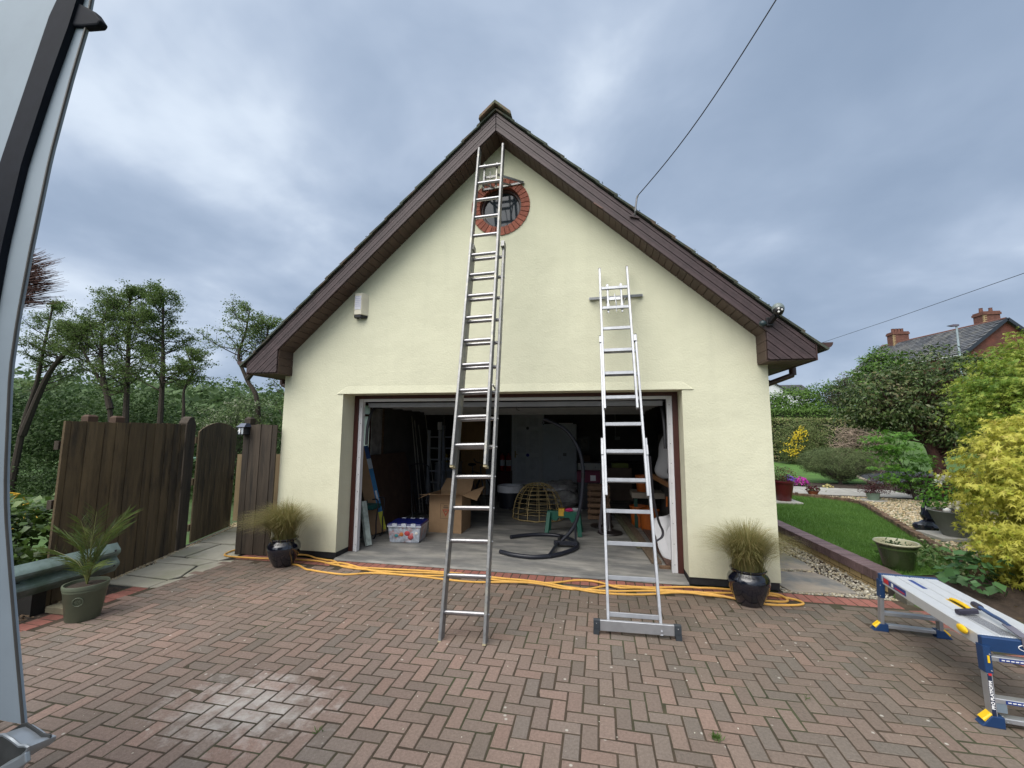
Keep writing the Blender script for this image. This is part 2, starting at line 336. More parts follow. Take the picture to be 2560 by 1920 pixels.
# =================================================================== colours
cream = mat('cream_render', (0.650, 0.640, 0.480), 0.9, var=0.045, scale=1.1, bump=0.35, bscale=45, c2=(0.625, 0.615, 0.46), c2amt=0.3, c2scale=1.1)
def wall_extras(m):
    """rain streaks down the render and splashed dirt along its foot"""
    t = m.node_tree; L = t.links.new; b = next(n for n in t.nodes if n.type == 'BSDF_PRINCIPLED'); src = b.inputs['Base Color'].links[0].from_socket; g = next(n for n in t.nodes if n.type == 'NEW_GEOMETRY')
    mp = N(t, 'ShaderNodeVectorMath', operation='MULTIPLY'); mp.inputs[1].default_value = (7, 7, .30); L(g.outputs['Position'], mp.inputs[0])
    n = N(t, 'ShaderNodeTexNoise'); n.inputs['Scale'].default_value = 1.0; n.inputs['Detail'].default_value = 5; L(mp.outputs[0], n.inputs['Vector'])
    r = N(t, 'ShaderNodeMapRange'); L(n.outputs['Fac'], r.inputs[0]); r.inputs[1].default_value = .5; r.inputs[2].default_value = .8; r.inputs[3].default_value = 0; r.inputs[4].default_value = .14
    mx = N(t, 'ShaderNodeMix', data_type='RGBA'); L(r.outputs[0], mx.inputs['Factor']); L(src, mx.inputs[6]); mx.inputs[7].default_value = (0.44, 0.44, 0.33, 1)
    s = N(t, 'ShaderNodeSeparateXYZ'); L(g.outputs['Position'], s.inputs[0]); z = N(t, 'ShaderNodeMapRange'); L(s.outputs['Z'], z.inputs[0]); z.inputs[1].default_value = .08; z.inputs[2].default_value = .50; z.inputs[3].default_value = .5; z.inputs[4].default_value = 0
    n2 = N(t, 'ShaderNodeTexNoise'); n2.inputs['Scale'].default_value = 22; n2.inputs['Detail'].default_value = 8; n2.inputs['Roughness'].default_value = .75; L(g.outputs['Position'], n2.inputs['Vector'])
    a = N(t, 'ShaderNodeMath', operation='MULTIPLY', use_clamp=True); L(n2.outputs['Fac'], a.inputs[0]); L(z.outputs[0], a.inputs[1])
    mx2 = N(t, 'ShaderNodeMix', data_type='RGBA'); L(a.outputs[0], mx2.inputs['Factor']); L(mx.outputs[2], mx2.inputs[6]); mx2.inputs[7].default_value = (0.30, 0.29, 0.20, 1); L(mx2.outputs[2], b.inputs['Base Color'])
    # broad trowel unevenness under the fine texture
    n3 = N(t, 'ShaderNodeTexNoise'); n3.inputs['Scale'].default_value = 2.4; n3.inputs['Detail'].default_value = 3; L(g.outputs['Position'], n3.inputs['Vector']); bp = N(t, 'ShaderNodeBump'); bp.inputs['Strength'].default_value = .30; bp.inputs['Distance'].default_value = .06
    L(n3.outputs['Fac'], bp.inputs['Height']); old = b.inputs['Normal'].links[0].from_node; L(bp.outputs[0], old.inputs['Normal'])
wall_extras(cream)
clad = mat('brown_cladding', (0.058, 0.038, 0.040), 0.5, var=0.22, scale=3, piece=0.14, stretch=(3, 8, 3), bump=0.1)
soffitm = mat('brown_soffit', (0.072, 0.044, 0.034), 0.6, var=0.12, scale=4, piece=0.16)
gutterm = mat('brown_gutter', (0.060, 0.034, 0.030), 0.35, var=0.1)
mossm = mat('mossy_tile', (0.055, 0.065, 0.050), 0.95, var=0.3, scale=14, c2=(0.10, 0.075, 0.055), c2amt=0.4, c2scale=5, piece=0.2, bump=0.5)
ridgem = mat('ridge_clay', (0.20, 0.13, 0.095), 0.9, var=0.25, scale=18, c2=(0.09, 0.11, 0.07), c2amt=0.7, c2scale=9, bump=0.5)
conc = mat('concrete', (0.285, 0.275, 0.25), 0.6, var=0.2, scale=2.6, c2=(0.155, 0.155, 0.15), c2amt=0.75, c2scale=1.5, bump=0.3, bscale=50, stretch=(0.8, 2.4, 1))
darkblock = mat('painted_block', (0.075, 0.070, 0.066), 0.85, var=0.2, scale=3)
redwood = mat('redbrown_timber', (0.060, 0.018, 0.014), 0.5, var=0.2, scale=5, stretch=(4, 4, .6))
whitem = mat('white_metal', (0.66, 0.66, 0.68), 0.4, var=0.05)
blackm = mat('black_paint', (0.012, 0.012, 0.014), 0.4, var=0.1)
bitumen = mat('bitumen', (0.018, 0.018, 0.02), 0.7, var=0.3, scale=20)
alu = mat('aluminium', (0.37, 0.38, 0.40), 0.42, metal=0.6, var=0.12, scale=9, bump=0.1)
alu_old = mat('worn_aluminium', (0.245, 0.245, 0.245), 0.48, metal=0.55, var=0.22, scale=14, c2=(0.30, 0.29, 0.25), c2amt=0.3, c2scale=7, bump=0.15)
rung_m = mat('rung_aluminium', (0.34, 0.335, 0.345), 0.32, metal=0.8, var=0.12, scale=20)
redbrick = mat('red_edging_brick', (0.25, 0.098, 0.076), 0.85, var=0.16, scale=30, piece=0.22, c2=(0.22, 0.13, 0.10), c2amt=0.2, c2scale=8, bump=0.4)
soilm = mat('soil', (0.040, 0.028, 0.020), 0.95, var=0.4, scale=12, bump=0.8, bscale=40)
grassm = mat('lawn_green', (0.070, 0.150, 0.026), 0.9, var=0.3, scale=2.5, bump=0.5, bscale=120)
jointm = mat('joint_sand', (0.058, 0.042, 0.028), 0.95, var=0.3, scale=5, c2=(0.046, 0.050, 0.024), c2amt=0.45, c2scale=1.6, bump=0.6, bscale=90)

# =================================================================== ground
def sm(t): t = np.clip(t, 0, 1); return t * t * (3 - 2 * t)
def gh(x, y):
    h = -0.045 + 0.20 * sm((x - 4.40) / 0.12) * sm((y + 0.55) / 0.9)
    h += -2.2 * sm((-5.6 - x) / 8.0) * (0.25 + 0.75 * sm((x + 200) / 150 + 0.3))
    far = np.hypot(x, y)
    h += 26 * sm((far - 75) / 190) * sm((-x + 0.15 * y) / 60) * (0.72 + 0.28 * np.sin(x * 0.021 + 1.2))
    h += 3.2 * sm((x - 9) / 18) * sm((y - 13) / 22)
    return h
xs = np.array([-700, -450, -330, -260, -210, -170, -140, -115, -95, -80, -66, -54, -44, -36, -30, -25, -21, -18, -15, -13, -11, -9.5, -8.5, -7.5, -6.5, -6, -5.6, -5, -4, 0, 4, 4.4, 4.46, 4.52, 5, 6, 8, 9, 11, 13, 15, 17, 19, 21, 24, 27, 32, 40, 60, 100, 200, 450, 700], float)
ys = np.array([-300, -80, -30, -12, -6, -3, -1.4, -1, -.55, -.4, -.2, 0, .35, .8, 2, 4, 6, 8, 10, 13, 15, 17, 20, 23, 26, 30, 35, 42, 50, 60, 75, 90, 110, 135, 160, 190, 230, 280, 350, 450, 700], float)
X, Y = np.meshgrid(xs, ys); Z = gh(X, Y); mb = MB()
mb.v = [tuple(p) for p in np.stack([X, Y, Z], -1).reshape(-1, 3)]; nx = len(xs)
mb.f = [(j * nx + i, j * nx + i + 1, (j + 1) * nx + i + 1, (j + 1) * nx + i) for j in range(len(ys) - 1) for i in range(nx - 1)]
fieldm = mat('field_grass', (0.060, 0.115, 0.028), 0.95, var=0.3, scale=0.5, c2=(0.045, 0.070, 0.022), c2amt=0.5, c2scale=0.15)
structure('ground', mb, fieldm, smooth=True)

# =================================================================== driveway of herringbone pavers
mb = MB().add([(-3.66, -8.5, -0.0022), (5.2, -8.5, -0.0022), (5.2, -0.285, -0.0022), (-3.66, -0.285, -0.0022)], [(0, 1, 2, 3)])
drive = structure('driveway', mb, jointm)
pav = mat('clay_paver', (0.27, 0.20, 0.16), 0.82, hue=[(0.185, 0.148, 0.122), (0.245, 0.172, 0.142), (0.212, 0.160, 0.132), (0.180, 0.150, 0.128), (0.262, 0.178, 0.144), (0.225, 0.168, 0.138), (0.196, 0.152, 0.126)], piece=0.09, var=0.2, scale=60, bump=0.5, bscale=160, detail=6)
def paver_extras(m):
    """damp sheen painted as one pale patch, lichen dots and damp darkening, laid over the brick colours by world position"""
    t = m.node_tree; L = t.links.new; b = next(n for n in t.nodes if n.type == 'BSDF_PRINCIPLED'); src = b.inputs['Base Color'].links[0].from_socket
    g = next(n for n in t.nodes if n.type == 'NEW_GEOMETRY')
    # broad tone drift: warmer by the middle, greyer and mossier to the right and under the bush
    n = N(t, 'ShaderNodeTexNoise'); n.inputs['Scale'].default_value = 0.7; n.inputs['Detail'].default_value = 3; L(g.outputs['Position'], n.inputs['Vector'])
    r = N(t, 'ShaderNodeMapRange'); L(n.outputs['Fac'], r.inputs[0]); r.inputs[1].default_value = 0.35; r.inputs[2].default_value = 0.65
    sp = N(t, 'ShaderNodeSeparateXYZ'); L(g.outputs['Position'], sp.inputs[0]); rx = N(t, 'ShaderNodeMapRange'); L(sp.outputs['X'], rx.inputs[0]); rx.inputs[1].default_value = 0.5; rx.inputs[2].default_value = 3.8; rx.inputs[3].default_value = 0; rx.inputs[4].default_value = 0.55
    ry = N(t, 'ShaderNodeMapRange'); L(sp.outputs['Y'], ry.inputs[0]); ry.inputs[1].default_value = -2.6; ry.inputs[2].default_value = -0.4; ry.inputs[3].default_value = 0; ry.inputs[4].default_value = 0.35
    a = N(t, 'ShaderNodeMath', operation='MULTIPLY_ADD'); L(r.outputs[0], a.inputs[0]); a.inputs[1].default_value = 0.35; L(rx.outputs[0], a.inputs[2])
    a1 = N(t, 'ShaderNodeMath', operation='ADD', use_clamp=True); L(a.outputs[0], a1.inputs[0]); L(ry.outputs[0], a1.inputs[1])
    mx = N(t, 'ShaderNodeMix', data_type='RGBA', blend_type='MULTIPLY'); L(a1.outputs[0], mx.inputs['Factor']); L(src, mx.inputs[6]); mx.inputs[7].default_value = (0.62, 0.66, 0.62, 1); cur = mx.outputs[2]
    # sheen of damp paving, painted into the colour as a pale patch
    d = N(t, 'ShaderNodeVectorMath', operation='SUBTRACT'); L(g.outputs['Position'], d.inputs[0]); d.inputs[1].default_value = (-0.95, -2.92, 0)
    mp = N(t, 'ShaderNodeMapping'); mp.inputs['Rotation'].default_value = (0, 0, math.radians(-38)); mp.inputs['Scale'].default_value = (1.0, 1.55, 1); L(d.outputs[0], mp.inputs[0])
    ln = N(t, 'ShaderNodeVectorMath', operation='LENGTH'); L(mp.outputs[0], ln.inputs[0]); fo = N(t, 'ShaderNodeMapRange'); L(ln.outputs['Value'], fo.inputs[0]); fo.inputs[1].default_value = 0.15; fo.inputs[2].default_value = 1.25; fo.inputs[3].default_value = 0.30; fo.inputs[4].default_value = -0.25
    n2 = N(t, 'ShaderNodeTexNoise'); n2.inputs['Scale'].default_value = 9; n2.inputs['Detail'].default_value = 8; n2.inputs['Roughness'].default_value = 0.7; L(g.outputs['Position'], n2.inputs['Vector'])
    a2 = N(t, 'ShaderNodeMath', operation='ADD'); L(n2.outputs['Fac'], a2.inputs[0]); L(fo.outputs[0], a2.inputs[1])
    r2 = N(t, 'ShaderNodeMapRange'); L(a2.outputs[0], r2.inputs[0]); r2.inputs[1].default_value = 0.58; r2.inputs[2].default_value = 0.92; r2.inputs[3].default_value = 0; r2.inputs[4].default_value = 0.62
    mx2 = N(t, 'ShaderNodeMix', data_type='RGBA'); L(r2.outputs[0], mx2.inputs['Factor']); L(cur, mx2.inputs[6]); mx2.inputs[7].default_value = (0.62, 0.60, 0.56, 1); cur = mx2.outputs[2]
    # lichen dots
    v = N(t, 'ShaderNodeTexVoronoi'); v.inputs['Scale'].default_value = 7.5; L(g.outputs['Position'], v.inputs['Vector'])
    r3 = N(t, 'ShaderNodeMapRange'); L(v.outputs['Distance'], r3.inputs[0]); r3.inputs[1].default_value = 0.05; r3.inputs[2].default_value = 0.09; r3.inputs[3].default_value = 0.75; r3.inputs[4].default_value = 0
    mx3 = N(t, 'ShaderNodeMix', data_type='RGBA'); L(r3.outputs[0], mx3.inputs['Factor']); L(cur, mx3.inputs[6]); mx3.inputs[7].default_value = (0.50, 0.48, 0.42, 1)
    L(mx3.outputs[2], b.inputs['Base Color'])
paver_extras(pav)
U = 0.1015; GX, GY = 1.262, -2.854
pm = [MB().cbox(-U + .0052, U - .0052, -U / 2 + .0052, U / 2 - .0052, -0.03, 0, 0.003).mesh('paver'), MB().cbox(-U + .0068, U - .0048, -U / 2 + .0048, U / 2 - .0066, -0.03, 0, 0.004).mesh('paver')]
for q in pm: q.materials.append(pav)
cells = []
for i in range(-50, 42):
    for j in range(-56, 27):
        k = (i - j) % 4; x = GX + i * U; y = GY + j * U
        if k == 0: c = (x + U, y + U / 2, 0)
        elif k == 3: c = (x + U / 2, y + U, PI / 2)
        else: continue
        if c[0] < -3.62 or c[0] > 4.36 + 0.1 * (-c[1] - .2) or c[1] > -0.33 or c[1] < -8.3: continue
        if c[1] + (U if c[2] else U / 2) > -0.28: continue
        cells.append(c)
def inview(p, mg=0.06):
    v = Vector(p) - CAM; d = v.dot(_w)
    if d < .2: return 0, 0
    return (abs(v.dot(_r) / d) < 1.2113 * (1 + mg) and abs(v.dot(_u) / d) < 0.9085 * (1 + mg)), d
sc = sorted(((0 if inview((c[0], c[1], 0))[0] else 1, (Vector((c[0], c[1], 0)) - CAM).length, c) for c in cells))
rest = MB()
for n, (o_, d_, c) in enumerate(sc):
    dz = random.uniform(-.0008, .0018); tl = (random.gauss(0, .009), random.gauss(0, .009), c[2] + random.gauss(0, .009))
    if n < 300: link('paver', random.choice(pm), None, drive, (c[0], c[1], dz), tl)
    else:
        M = Matrix.Translation((c[0], c[1], dz)) @ Euler(tl).to_matrix().to_4x4(); a = .0052
        rest.cbox(-U + a, U - a, -U / 2 + a, U / 2 - a, -0.03, 0, 0.0035, M)
r = link('paver', rest.mesh('paver'), pav, drive); r['kind'] = 'stuff'
# filler stretchers along the top edge, as the layer laid them
mb = MB()
# moss and weeds in the joints
P = []
for _ in range(1700):
    c = random.choice(cells); 
    w_ = 0.25 + 0.5 * (c[0] > 1.2) + 0.4 * (c[0] < -0.2 and c[1] < -2.2)
    if random.random() > w_: continue
    if c[2]: x = c[0] + random.choice((-1, 1)) * U / 2; y = c[1] + random.uniform(-U, U)
    else: x = c[0] + random.uniform(-U, U); y = c[1] + random.choice((-1, 1)) * U / 2
    for _k in range(5): P.append((x + random.gauss(0, .004), y + random.gauss(0, .004), -.004))
P = np.array(P, np.float32); A = RNG.normal(size=P.shape) * np.array([1, 1, 0.3]); 
mossleaf = leafmat('joint_moss', [(0.030, 0.034, 0.014), (0.060, 0.062, 0.022), (0.045, 0.036, 0.018)], 0.9, 0.1)
o = link('moss', leaf_mesh('moss', P, RNG.normal(size=P.shape) * .3 + np.array([0, 0, 1]), 0.004 + 0.006 * RNG.random(len(P)), 0.7, 'diamond', 0.2, A), mossleaf); o['kind'] = 'stuff'
P = []; A = []
for (wx, wy, nn) in ((1.93, -2.62, 70), (1.46, -3.02, 34), (2.62, -2.1, 16), (-0.35, -3.05, 12)):
    for _ in range(nn): P.append((wx + random.gauss(0, .012), wy + random.gauss(0, .012), 0)); A.append((random.gauss(0, 1), random.gauss(0, 1), 0.9 + random.random()))
P = np.array(P, np.float32); A = np.array(A)
weedm = leafmat('weed', [(0.05, 0.12, 0.02), (0.09, 0.17, 0.03)], 0.6, 0.3)
o = link('weeds', leaf_mesh('weeds', P, RNG.normal(size=P.shape), 0.02 + 0.025 * RNG.random(len(P)), 0.14, 'diamond', 0.3, A), weedm); o['kind'] = 'stuff'
P = []
for _ in range(420):
    x = random.uniform(-3.4, 4.3); y = -random.uniform(.5, 3.8); P.append((x, y, 0.003))
o = link('fallen_petals', leaf_mesh('fallen_petals', np.array(P, np.float32), RNG.normal(size=(420, 3)) * .15 + np.array([0, 0, 1]), 0.005 + 0.012 * RNG.random(420) ** 3, 0.7, 'diamond', 0.1), leafmat('petal', [(0.6, 0.58, 0.5), (0.45, 0.42, 0.33)], 0.8, 0.2)); o['kind'] = 'stuff'

# red brick edging along the threshold, the right border and the left border
def bed(name, poly, z, m): return structure(name, MB().add([(x, y, z) for x, y in poly], [tuple(range(len(poly)))]), m)
edge = bed('brick_edging', [(-3.68, -0.285), (4.52, -0.285), (4.52, -0.03), (-3.68, -0.03)], -0.0035, jointm)
bm1 = MB().cbox(-.0475, .0475, -.104, .104, -.03, 0, .003).mesh('brick'); bm1.materials.append(redbrick)
x = -3.62
while x < 4.30:
    link('brick', bm1, None, edge, (x, -0.165 + random.gauss(0, .002), random.uniform(-.003, .002)), (0, 0, random.gauss(0, .012))); x += 0.1050
edge2 = bed('border_edging', [(4.27, -0.285), (4.53, -0.285), (5.0, -3.4), (4.74, -3.4)], -0.0028, jointm)
for k in range(38):
    t_ = k * .1050; x = 4.42 + 0.135 * t_; y = -0.33 - t_
    link('brick', bm1, None, edge2, (x, y, random.uniform(-.003, .002)), (0, 0, PI / 2 + .135 + random.gauss(0, .015)))
edge3 = bed('left_edging', [(-3.92, -3.6), (-3.665, -3.6), (-3.665, -1.42), (-3.92, -1.42)], -0.0035, jointm)
for k in range(26):
    y = -1.46 - k * .1050
    if -2.02 < y < -1.78: continue
    link('brick', bm1, None, edge3, (-3.79 + random.gauss(0, .003), y, random.uniform(-.003, .003)), (0, 0, PI / 2 + random.gauss(0, .02)))

# paved path on the left, between the fence and the garage
flag = mat('flagstone', (0.36, 0.34, 0.275), 0.85, var=0.13, scale=5, piece=0.14, c2=(0.27, 0.265, 0.195), c2amt=0.4, c2scale=2.5, bump=0.35, bscale=60)
path = bed('garden_path', [(-4.45, -1.44), (-3.6, -1.44), (-3.55, -0.28), (-3.55, 3.4), (-6.1, 3.4)], -0.012, mat('dark_mortar', (0.030, 0.030, 0.026), 0.95, var=0.3))
for poly in [[(-4.34, -1.40), (-3.70, -1.40), (-3.72, -1.17), (-4.42, -1.13)], [(-3.69, -1.40), (-3.61, -1.38), (-3.59, -1.06), (-3.71, -1.16)], [(-4.43, -1.11), (-3.73, -1.14), (-3.70, -1.02), (-3.88, -.66), (-4.50, -.66)],
             [(-3.68, -1.02), (-3.58, -1.03), (-3.57, -.32), (-3.79, -.40), (-3.86, -.64)], [(-4.60, -.64), (-4.42, -.64), (-4.30, -.40), (-4.70, -.38)], [(-4.40, -.64), (-3.88, -.62), (-3.80, -.42), (-4.28, -.38)],
             [(-4.71, -.36), (-4.42, -.36), (-4.50, .31), (-4.92, .33)], [(-4.40, -.36), (-3.81, -.39), (-3.74, -.14), (-3.84, .33), (-4.48, .31)], [(-4.94, .35), (-4.24, .33), (-4.34, 1.0), (-5.14, 1.0)], [(-4.22, .33), (-3.56, .33), (-3.56, 1.0), (-4.32, 1.0)],
             [(-5.15, 1.02), (-4.5, 1.02), (-4.5, 1.7), (-5.38, 1.7)], [(-4.48, 1.02), (-3.56, 1.02), (-3.56, 1.7), (-4.48, 1.7)]]:
    cx = sum(p[0] for p in poly) / len(poly); cy = sum(p[1] for p in poly) / len(poly)
    b = MB().prism([((p[0] - cx) * .985, (p[1] - cy) * .985) for p in poly], -.03, 0.0, 'z'); q = link('paving_slab', b.mesh('paving_slab'), flag, path, (cx, cy, random.uniform(-.002, .003))); add_bevel(q, .004, 1)
# golden gravel strip at the foot of the fence
def gravel(name, n, fn, r, m, z=0.0):
    P = np.array([fn() for _ in range(n)], np.float32); base = MB().sphere((0, 0, 0), 1, 5, 3).mesh('g'); bv = np.zeros((len(base.vertices), 3), np.float32); base.vertices.foreach_get('co', bv.reshape(-1)) if False else None
    bv = np.array([v.co[:] for v in base.vertices]); bf = [tuple(p.vertices) for p in base.polygons]; bpy.data.meshes.remove(base)
    mb = MB(); V = []; F = []; k = len(bv)
    for i, p in enumerate(P):
        s_ = r * (0.5 + RNG.random() * 1.0); a = RNG.random() * 6.28; M2 = np.array([[math.cos(a), -math.sin(a), 0], [math.sin(a), math.cos(a), 0], [0, 0, 1]])
        q = (bv * np.array([1.0, .5 + .5 * RNG.random(), .45 + .25 * RNG.random()]) * s_ * (1 + .25 * RNG.normal(size=bv.shape))) @ M2.T + p; V += q.tolist(); F += [tuple(j + i * k for j in f) for f in bf]
    me = bpy.data.meshes.new(name); me.from_pydata(V, [], F); o = link(name, me, m); o['kind'] = 'stuff'; return o
goldgrav = mat('golden_gravel', (0.42, 0.33, 0.18), 0.85, hue=[(0.50, 0.40, 0.24), (0.34, 0.25, 0.13), (0.56, 0.50, 0.38), (0.24, 0.19, 0.12), (0.45, 0.38, 0.26)], piece=0.2, var=0)
fA, fB = Vector((-4.145, -2.081)), Vector((-5.42, 1.595))
def _f(): t_ = random.random(); p = fA.lerp(fB, t_); return (p.x + .02 + abs(random.gauss(0, .035)), p.y, -0.008 + random.random() * .01)
gravel('gravel_strip', 1100, _f, .011, goldgrav)
# side passage on the right: stone slabs set in pebbles below the low wall
bed('side_passage', [(3.26, -0.02), (4.5, -0.02), (4.36, 8), (3.26, 8)], -0.02, soilm)
pebm = mat('pebbles', (0.33, 0.30, 0.22), 0.8, hue=[(0.42, 0.37, 0.26), (0.20, 0.18, 0.14), (0.52, 0.49, 0.40), (0.14, 0.13, 0.11), (0.36, 0.30, 0.19), (0.28, 0.27, 0.24)], piece=0.2, var=0)
gravel('pebbles', 5200, lambda: (random.uniform(3.29, 4.40), -0.02 + 3.4 * random.random() ** 1.4, -0.012 + random.random() * .012), .013, pebm)
stonem = mat('york_stone', (0.29, 0.25, 0.20), 0.8, var=0.14, scale=4, piece=0.1, c2=(0.15, 0.155, 0.15), c2amt=0.6, c2scale=1.8, bump=0.35, bscale=40)
sp_ = bpy.data.objects['side_passage']
for poly in [[(3.375, -.005), (4.07, .085), (4.06, .45), (3.95, .76), (3.32, .70), (3.32, .20)], [(3.31, .83), (3.98, .90), (4.02, 1.20), (3.93, 1.62), (3.31, 1.56)], [(3.31, 1.72), (3.93, 1.76), (3.9, 2.4), (3.31, 2.4)], [(3.31, 2.5), (3.9, 2.52), (3.88, 3.2), (3.31, 3.2)], [(3.31, 3.3), (3.88, 3.3), (3.86, 4.1), (3.31, 4.1)]]:
    cx = sum(p[0] for p in poly) / len(poly); cy = sum(p[1] for p in poly) / len(poly)
    b = MB().prism([(p[0] - cx, p[1] - cy) for p in poly], -.03, 0.012, 'z'); q = link('stone_slab', b.mesh('stone_slab'), stonem, sp_, (cx, cy, 0)); add_bevel(q, .008, 2)

# low retaining wall: yellow stretchers under a dark coping of bricks on edge
RW = Thing('retaining_wall', 'low garden wall of yellow bricks with dark purple-brown brick coping beside the lawn', 'wall', (4.4, 0.2, 0))
cop = mat('coping_brick', (0.150, 0.100, 0.100), 0.5, var=0.15, scale=25, piece=0.25, bump=0.3)
yel = mat('buff_brick', (0.34, 0.25, 0.12), 0.85, var=0.15, scale=25, piece=0.2, bump=0.4)
cb = MB().cbox(-.110, .110, -.0320, .0320, -.105, 0, .004).mesh('coping_brick'); cb.materials.append(cop)
yb = MB().cbox(-.050, .050, -.1035, .1035, -.065, 0, .003).mesh('brick'); yb.materials.append(yel)
wa, wb = Vector((4.475, .12)), Vector((4.27, 4.6)); wd = (wb - wa).normalized(); ang = math.atan2(wd.y, wd.x) - PI / 2; n = int((wb - wa).length / .0745)
for k in range(n):
    p = wa + wd * (k + .5) * .0745; RW.piece('coping_brick', cb, (p.x + .0, p.y, .205 + random.uniform(-.001, .002)), (0, 0, ang + random.gauss(0, .01)))
for row in range(2):
    for k in range(int(n * .0745 / .223)):
        p = wa + wd * ((k + .5 + .5 * (row % 2)) * .223); RW.piece('brick', yb, (p.x - .045, p.y, .095 - row * .075), (0, 0, ang))
b = MB(); b.beam((wa.x, wa.y + .004, .150), (wb.x, wb.y, .150), .210, .100); b.beam((wa.x - .045, wa.y + .004, .050), (wb.x - .045, wb.y, .050), .090, .150)
RW.part('mortar', b, mat('mortar', (0.035, 0.030, 0.026), 0.95))
single('stone_block', 'weathered grey stone block at the end of the low garden wall under the platform', 'stone', MB().cbox(4.40, 4.72, -.14, .04, -.03, .14, .012), mat('weathered_block', (0.13, 0.125, 0.10), 0.95, var=0.3, scale=9, bump=0.6), (4.56, -.05, 0))
# =================================================================== the garage
G = Thing('garage', 'cream rendered garage with steep dark brown gable and wide open doorway', 'garage', (0, 0, 0))
HW, OP, SL = 3.278, 2.305, 0.916
def bool_cut(base, cutters):
    col = []
    a = link('w', base.mesh('w'), None)
    for c in cutters:
        b = link('c', c.mesh('c'), None); md = a.modifiers.new('b', 'BOOLEAN'); md.operation = 'DIFFERENCE'; md.solver = 'EXACT'; md.object = b; col.append(b)
    bpy.context.view_layer.update(); me = bpy.data.meshes.new_from_object(a.evaluated_get(bpy.context.evaluated_depsgraph_get()))
    for o in col + [a]: bpy.data.objects.remove(o)
    return me
base = MB().prism([(-HW, .085), (HW, .085), (HW, 2.84), (0, 5.84), (-HW, 2.84)], 0, .40)
cyl = MB(); ring = [(math.cos(2 * PI * k / 64) * .298, 4.89 + math.sin(2 * PI * k / 64) * .298) for k in range(64)]; cyl.prism(ring, -.2, .6)
ring2 = [(math.cos(2 * PI * k / 64) * .418, 4.89 + math.sin(2 * PI * k / 64) * .418) for k in range(64)]; cyl2 = MB().prism(ring2, -.2, .11)
me = bool_cut(base, [MB().box(-OP, OP, -.2, .8, -.1, 2.289), cyl2, cyl]); link('front_wall', me, cream, G.o)
for s in (-1, 1):
    a, b_ = sorted((s * 2.307, s * (HW - .012))); G.part('plinth', MB().box(a, b_, .012, .39, 0, .083), bitumen)
# drip bead over the doorway, flaring out of the render
b = MB(); x0, x1 = -2.405, 2.445
b.add([(x0, -.001, 2.292), (x1, -.001, 2.292), (x1 - .14, -.001, 2.39), (x0 + .16, -.001, 2.40), (x0 + .02, -.013, 2.290), (x1 - .02, -.013, 2.290)], [(0, 1, 5, 4), (4, 5, 2, 3), (0, 4, 3), (1, 2, 5), (0, 3, 2, 1)])
G.part('drip_bead', b, cream)
# walls, floor, ceiling
darkc = cream
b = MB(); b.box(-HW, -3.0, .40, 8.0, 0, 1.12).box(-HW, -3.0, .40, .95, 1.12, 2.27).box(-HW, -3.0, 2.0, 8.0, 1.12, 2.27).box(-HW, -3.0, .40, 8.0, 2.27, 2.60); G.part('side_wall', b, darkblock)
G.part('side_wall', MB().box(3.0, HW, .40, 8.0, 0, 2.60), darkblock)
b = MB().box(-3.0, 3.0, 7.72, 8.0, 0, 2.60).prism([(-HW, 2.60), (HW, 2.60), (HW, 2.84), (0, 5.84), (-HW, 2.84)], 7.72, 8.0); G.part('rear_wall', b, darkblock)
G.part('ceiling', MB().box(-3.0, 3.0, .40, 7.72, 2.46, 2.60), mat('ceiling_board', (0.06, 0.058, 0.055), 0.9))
b = MB().add([(-3.0, 7.72, .022), (3.0, 7.72, .022), (3.0, .40, .022), (2.30, .40, .022), (2.30, -.0, .018), (2.30, -.035, 0.0), (-2.30, -.055, 0.0), (-2.30, -.02, .018), (-2.30, .40, .022), (-3.0, .40, .022)], [(9, 8, 3, 2), (9, 2, 1, 0), (8, 7, 4, 3), (7, 6, 5, 4)])
G.part('concrete_floor', b, conc)
# timber door frame and white steel sub-frame
b = MB(); b.box(-2.303, -2.236, .30, .372, .023, 2.287); b.box(2.236, 2.303, .30, .372, .023, 2.287); b.box(-2.236, 2.236, .30, .372, 2.238, 2.287); G.part('door_frame', b, redwood, bevel=.004)
for s in (-1, 1):
    b = MB()
    for k in range(2): pass
    xo, xi = s * 2.234, s * 2.168; a, c = sorted((xo, xi)); b.box(a, c, .318, .375, .024, 2.236); a, c = sorted((xi, xi + s * .012)); b.box(a, c, .300, .318, .024, 2.236)
    f = G.part('steel_jamb', b, whitem); b = MB()
    for k in range(9): b.sphere((s * 2.20, .316, .12 + k * .25), .006, 6, 4)
    G.part('rivet', b, alu_old, parent=f)
G.part('steel_header', MB().box(-2.166, 2.166, .318, .375, 2.198, 2.236), whitem)
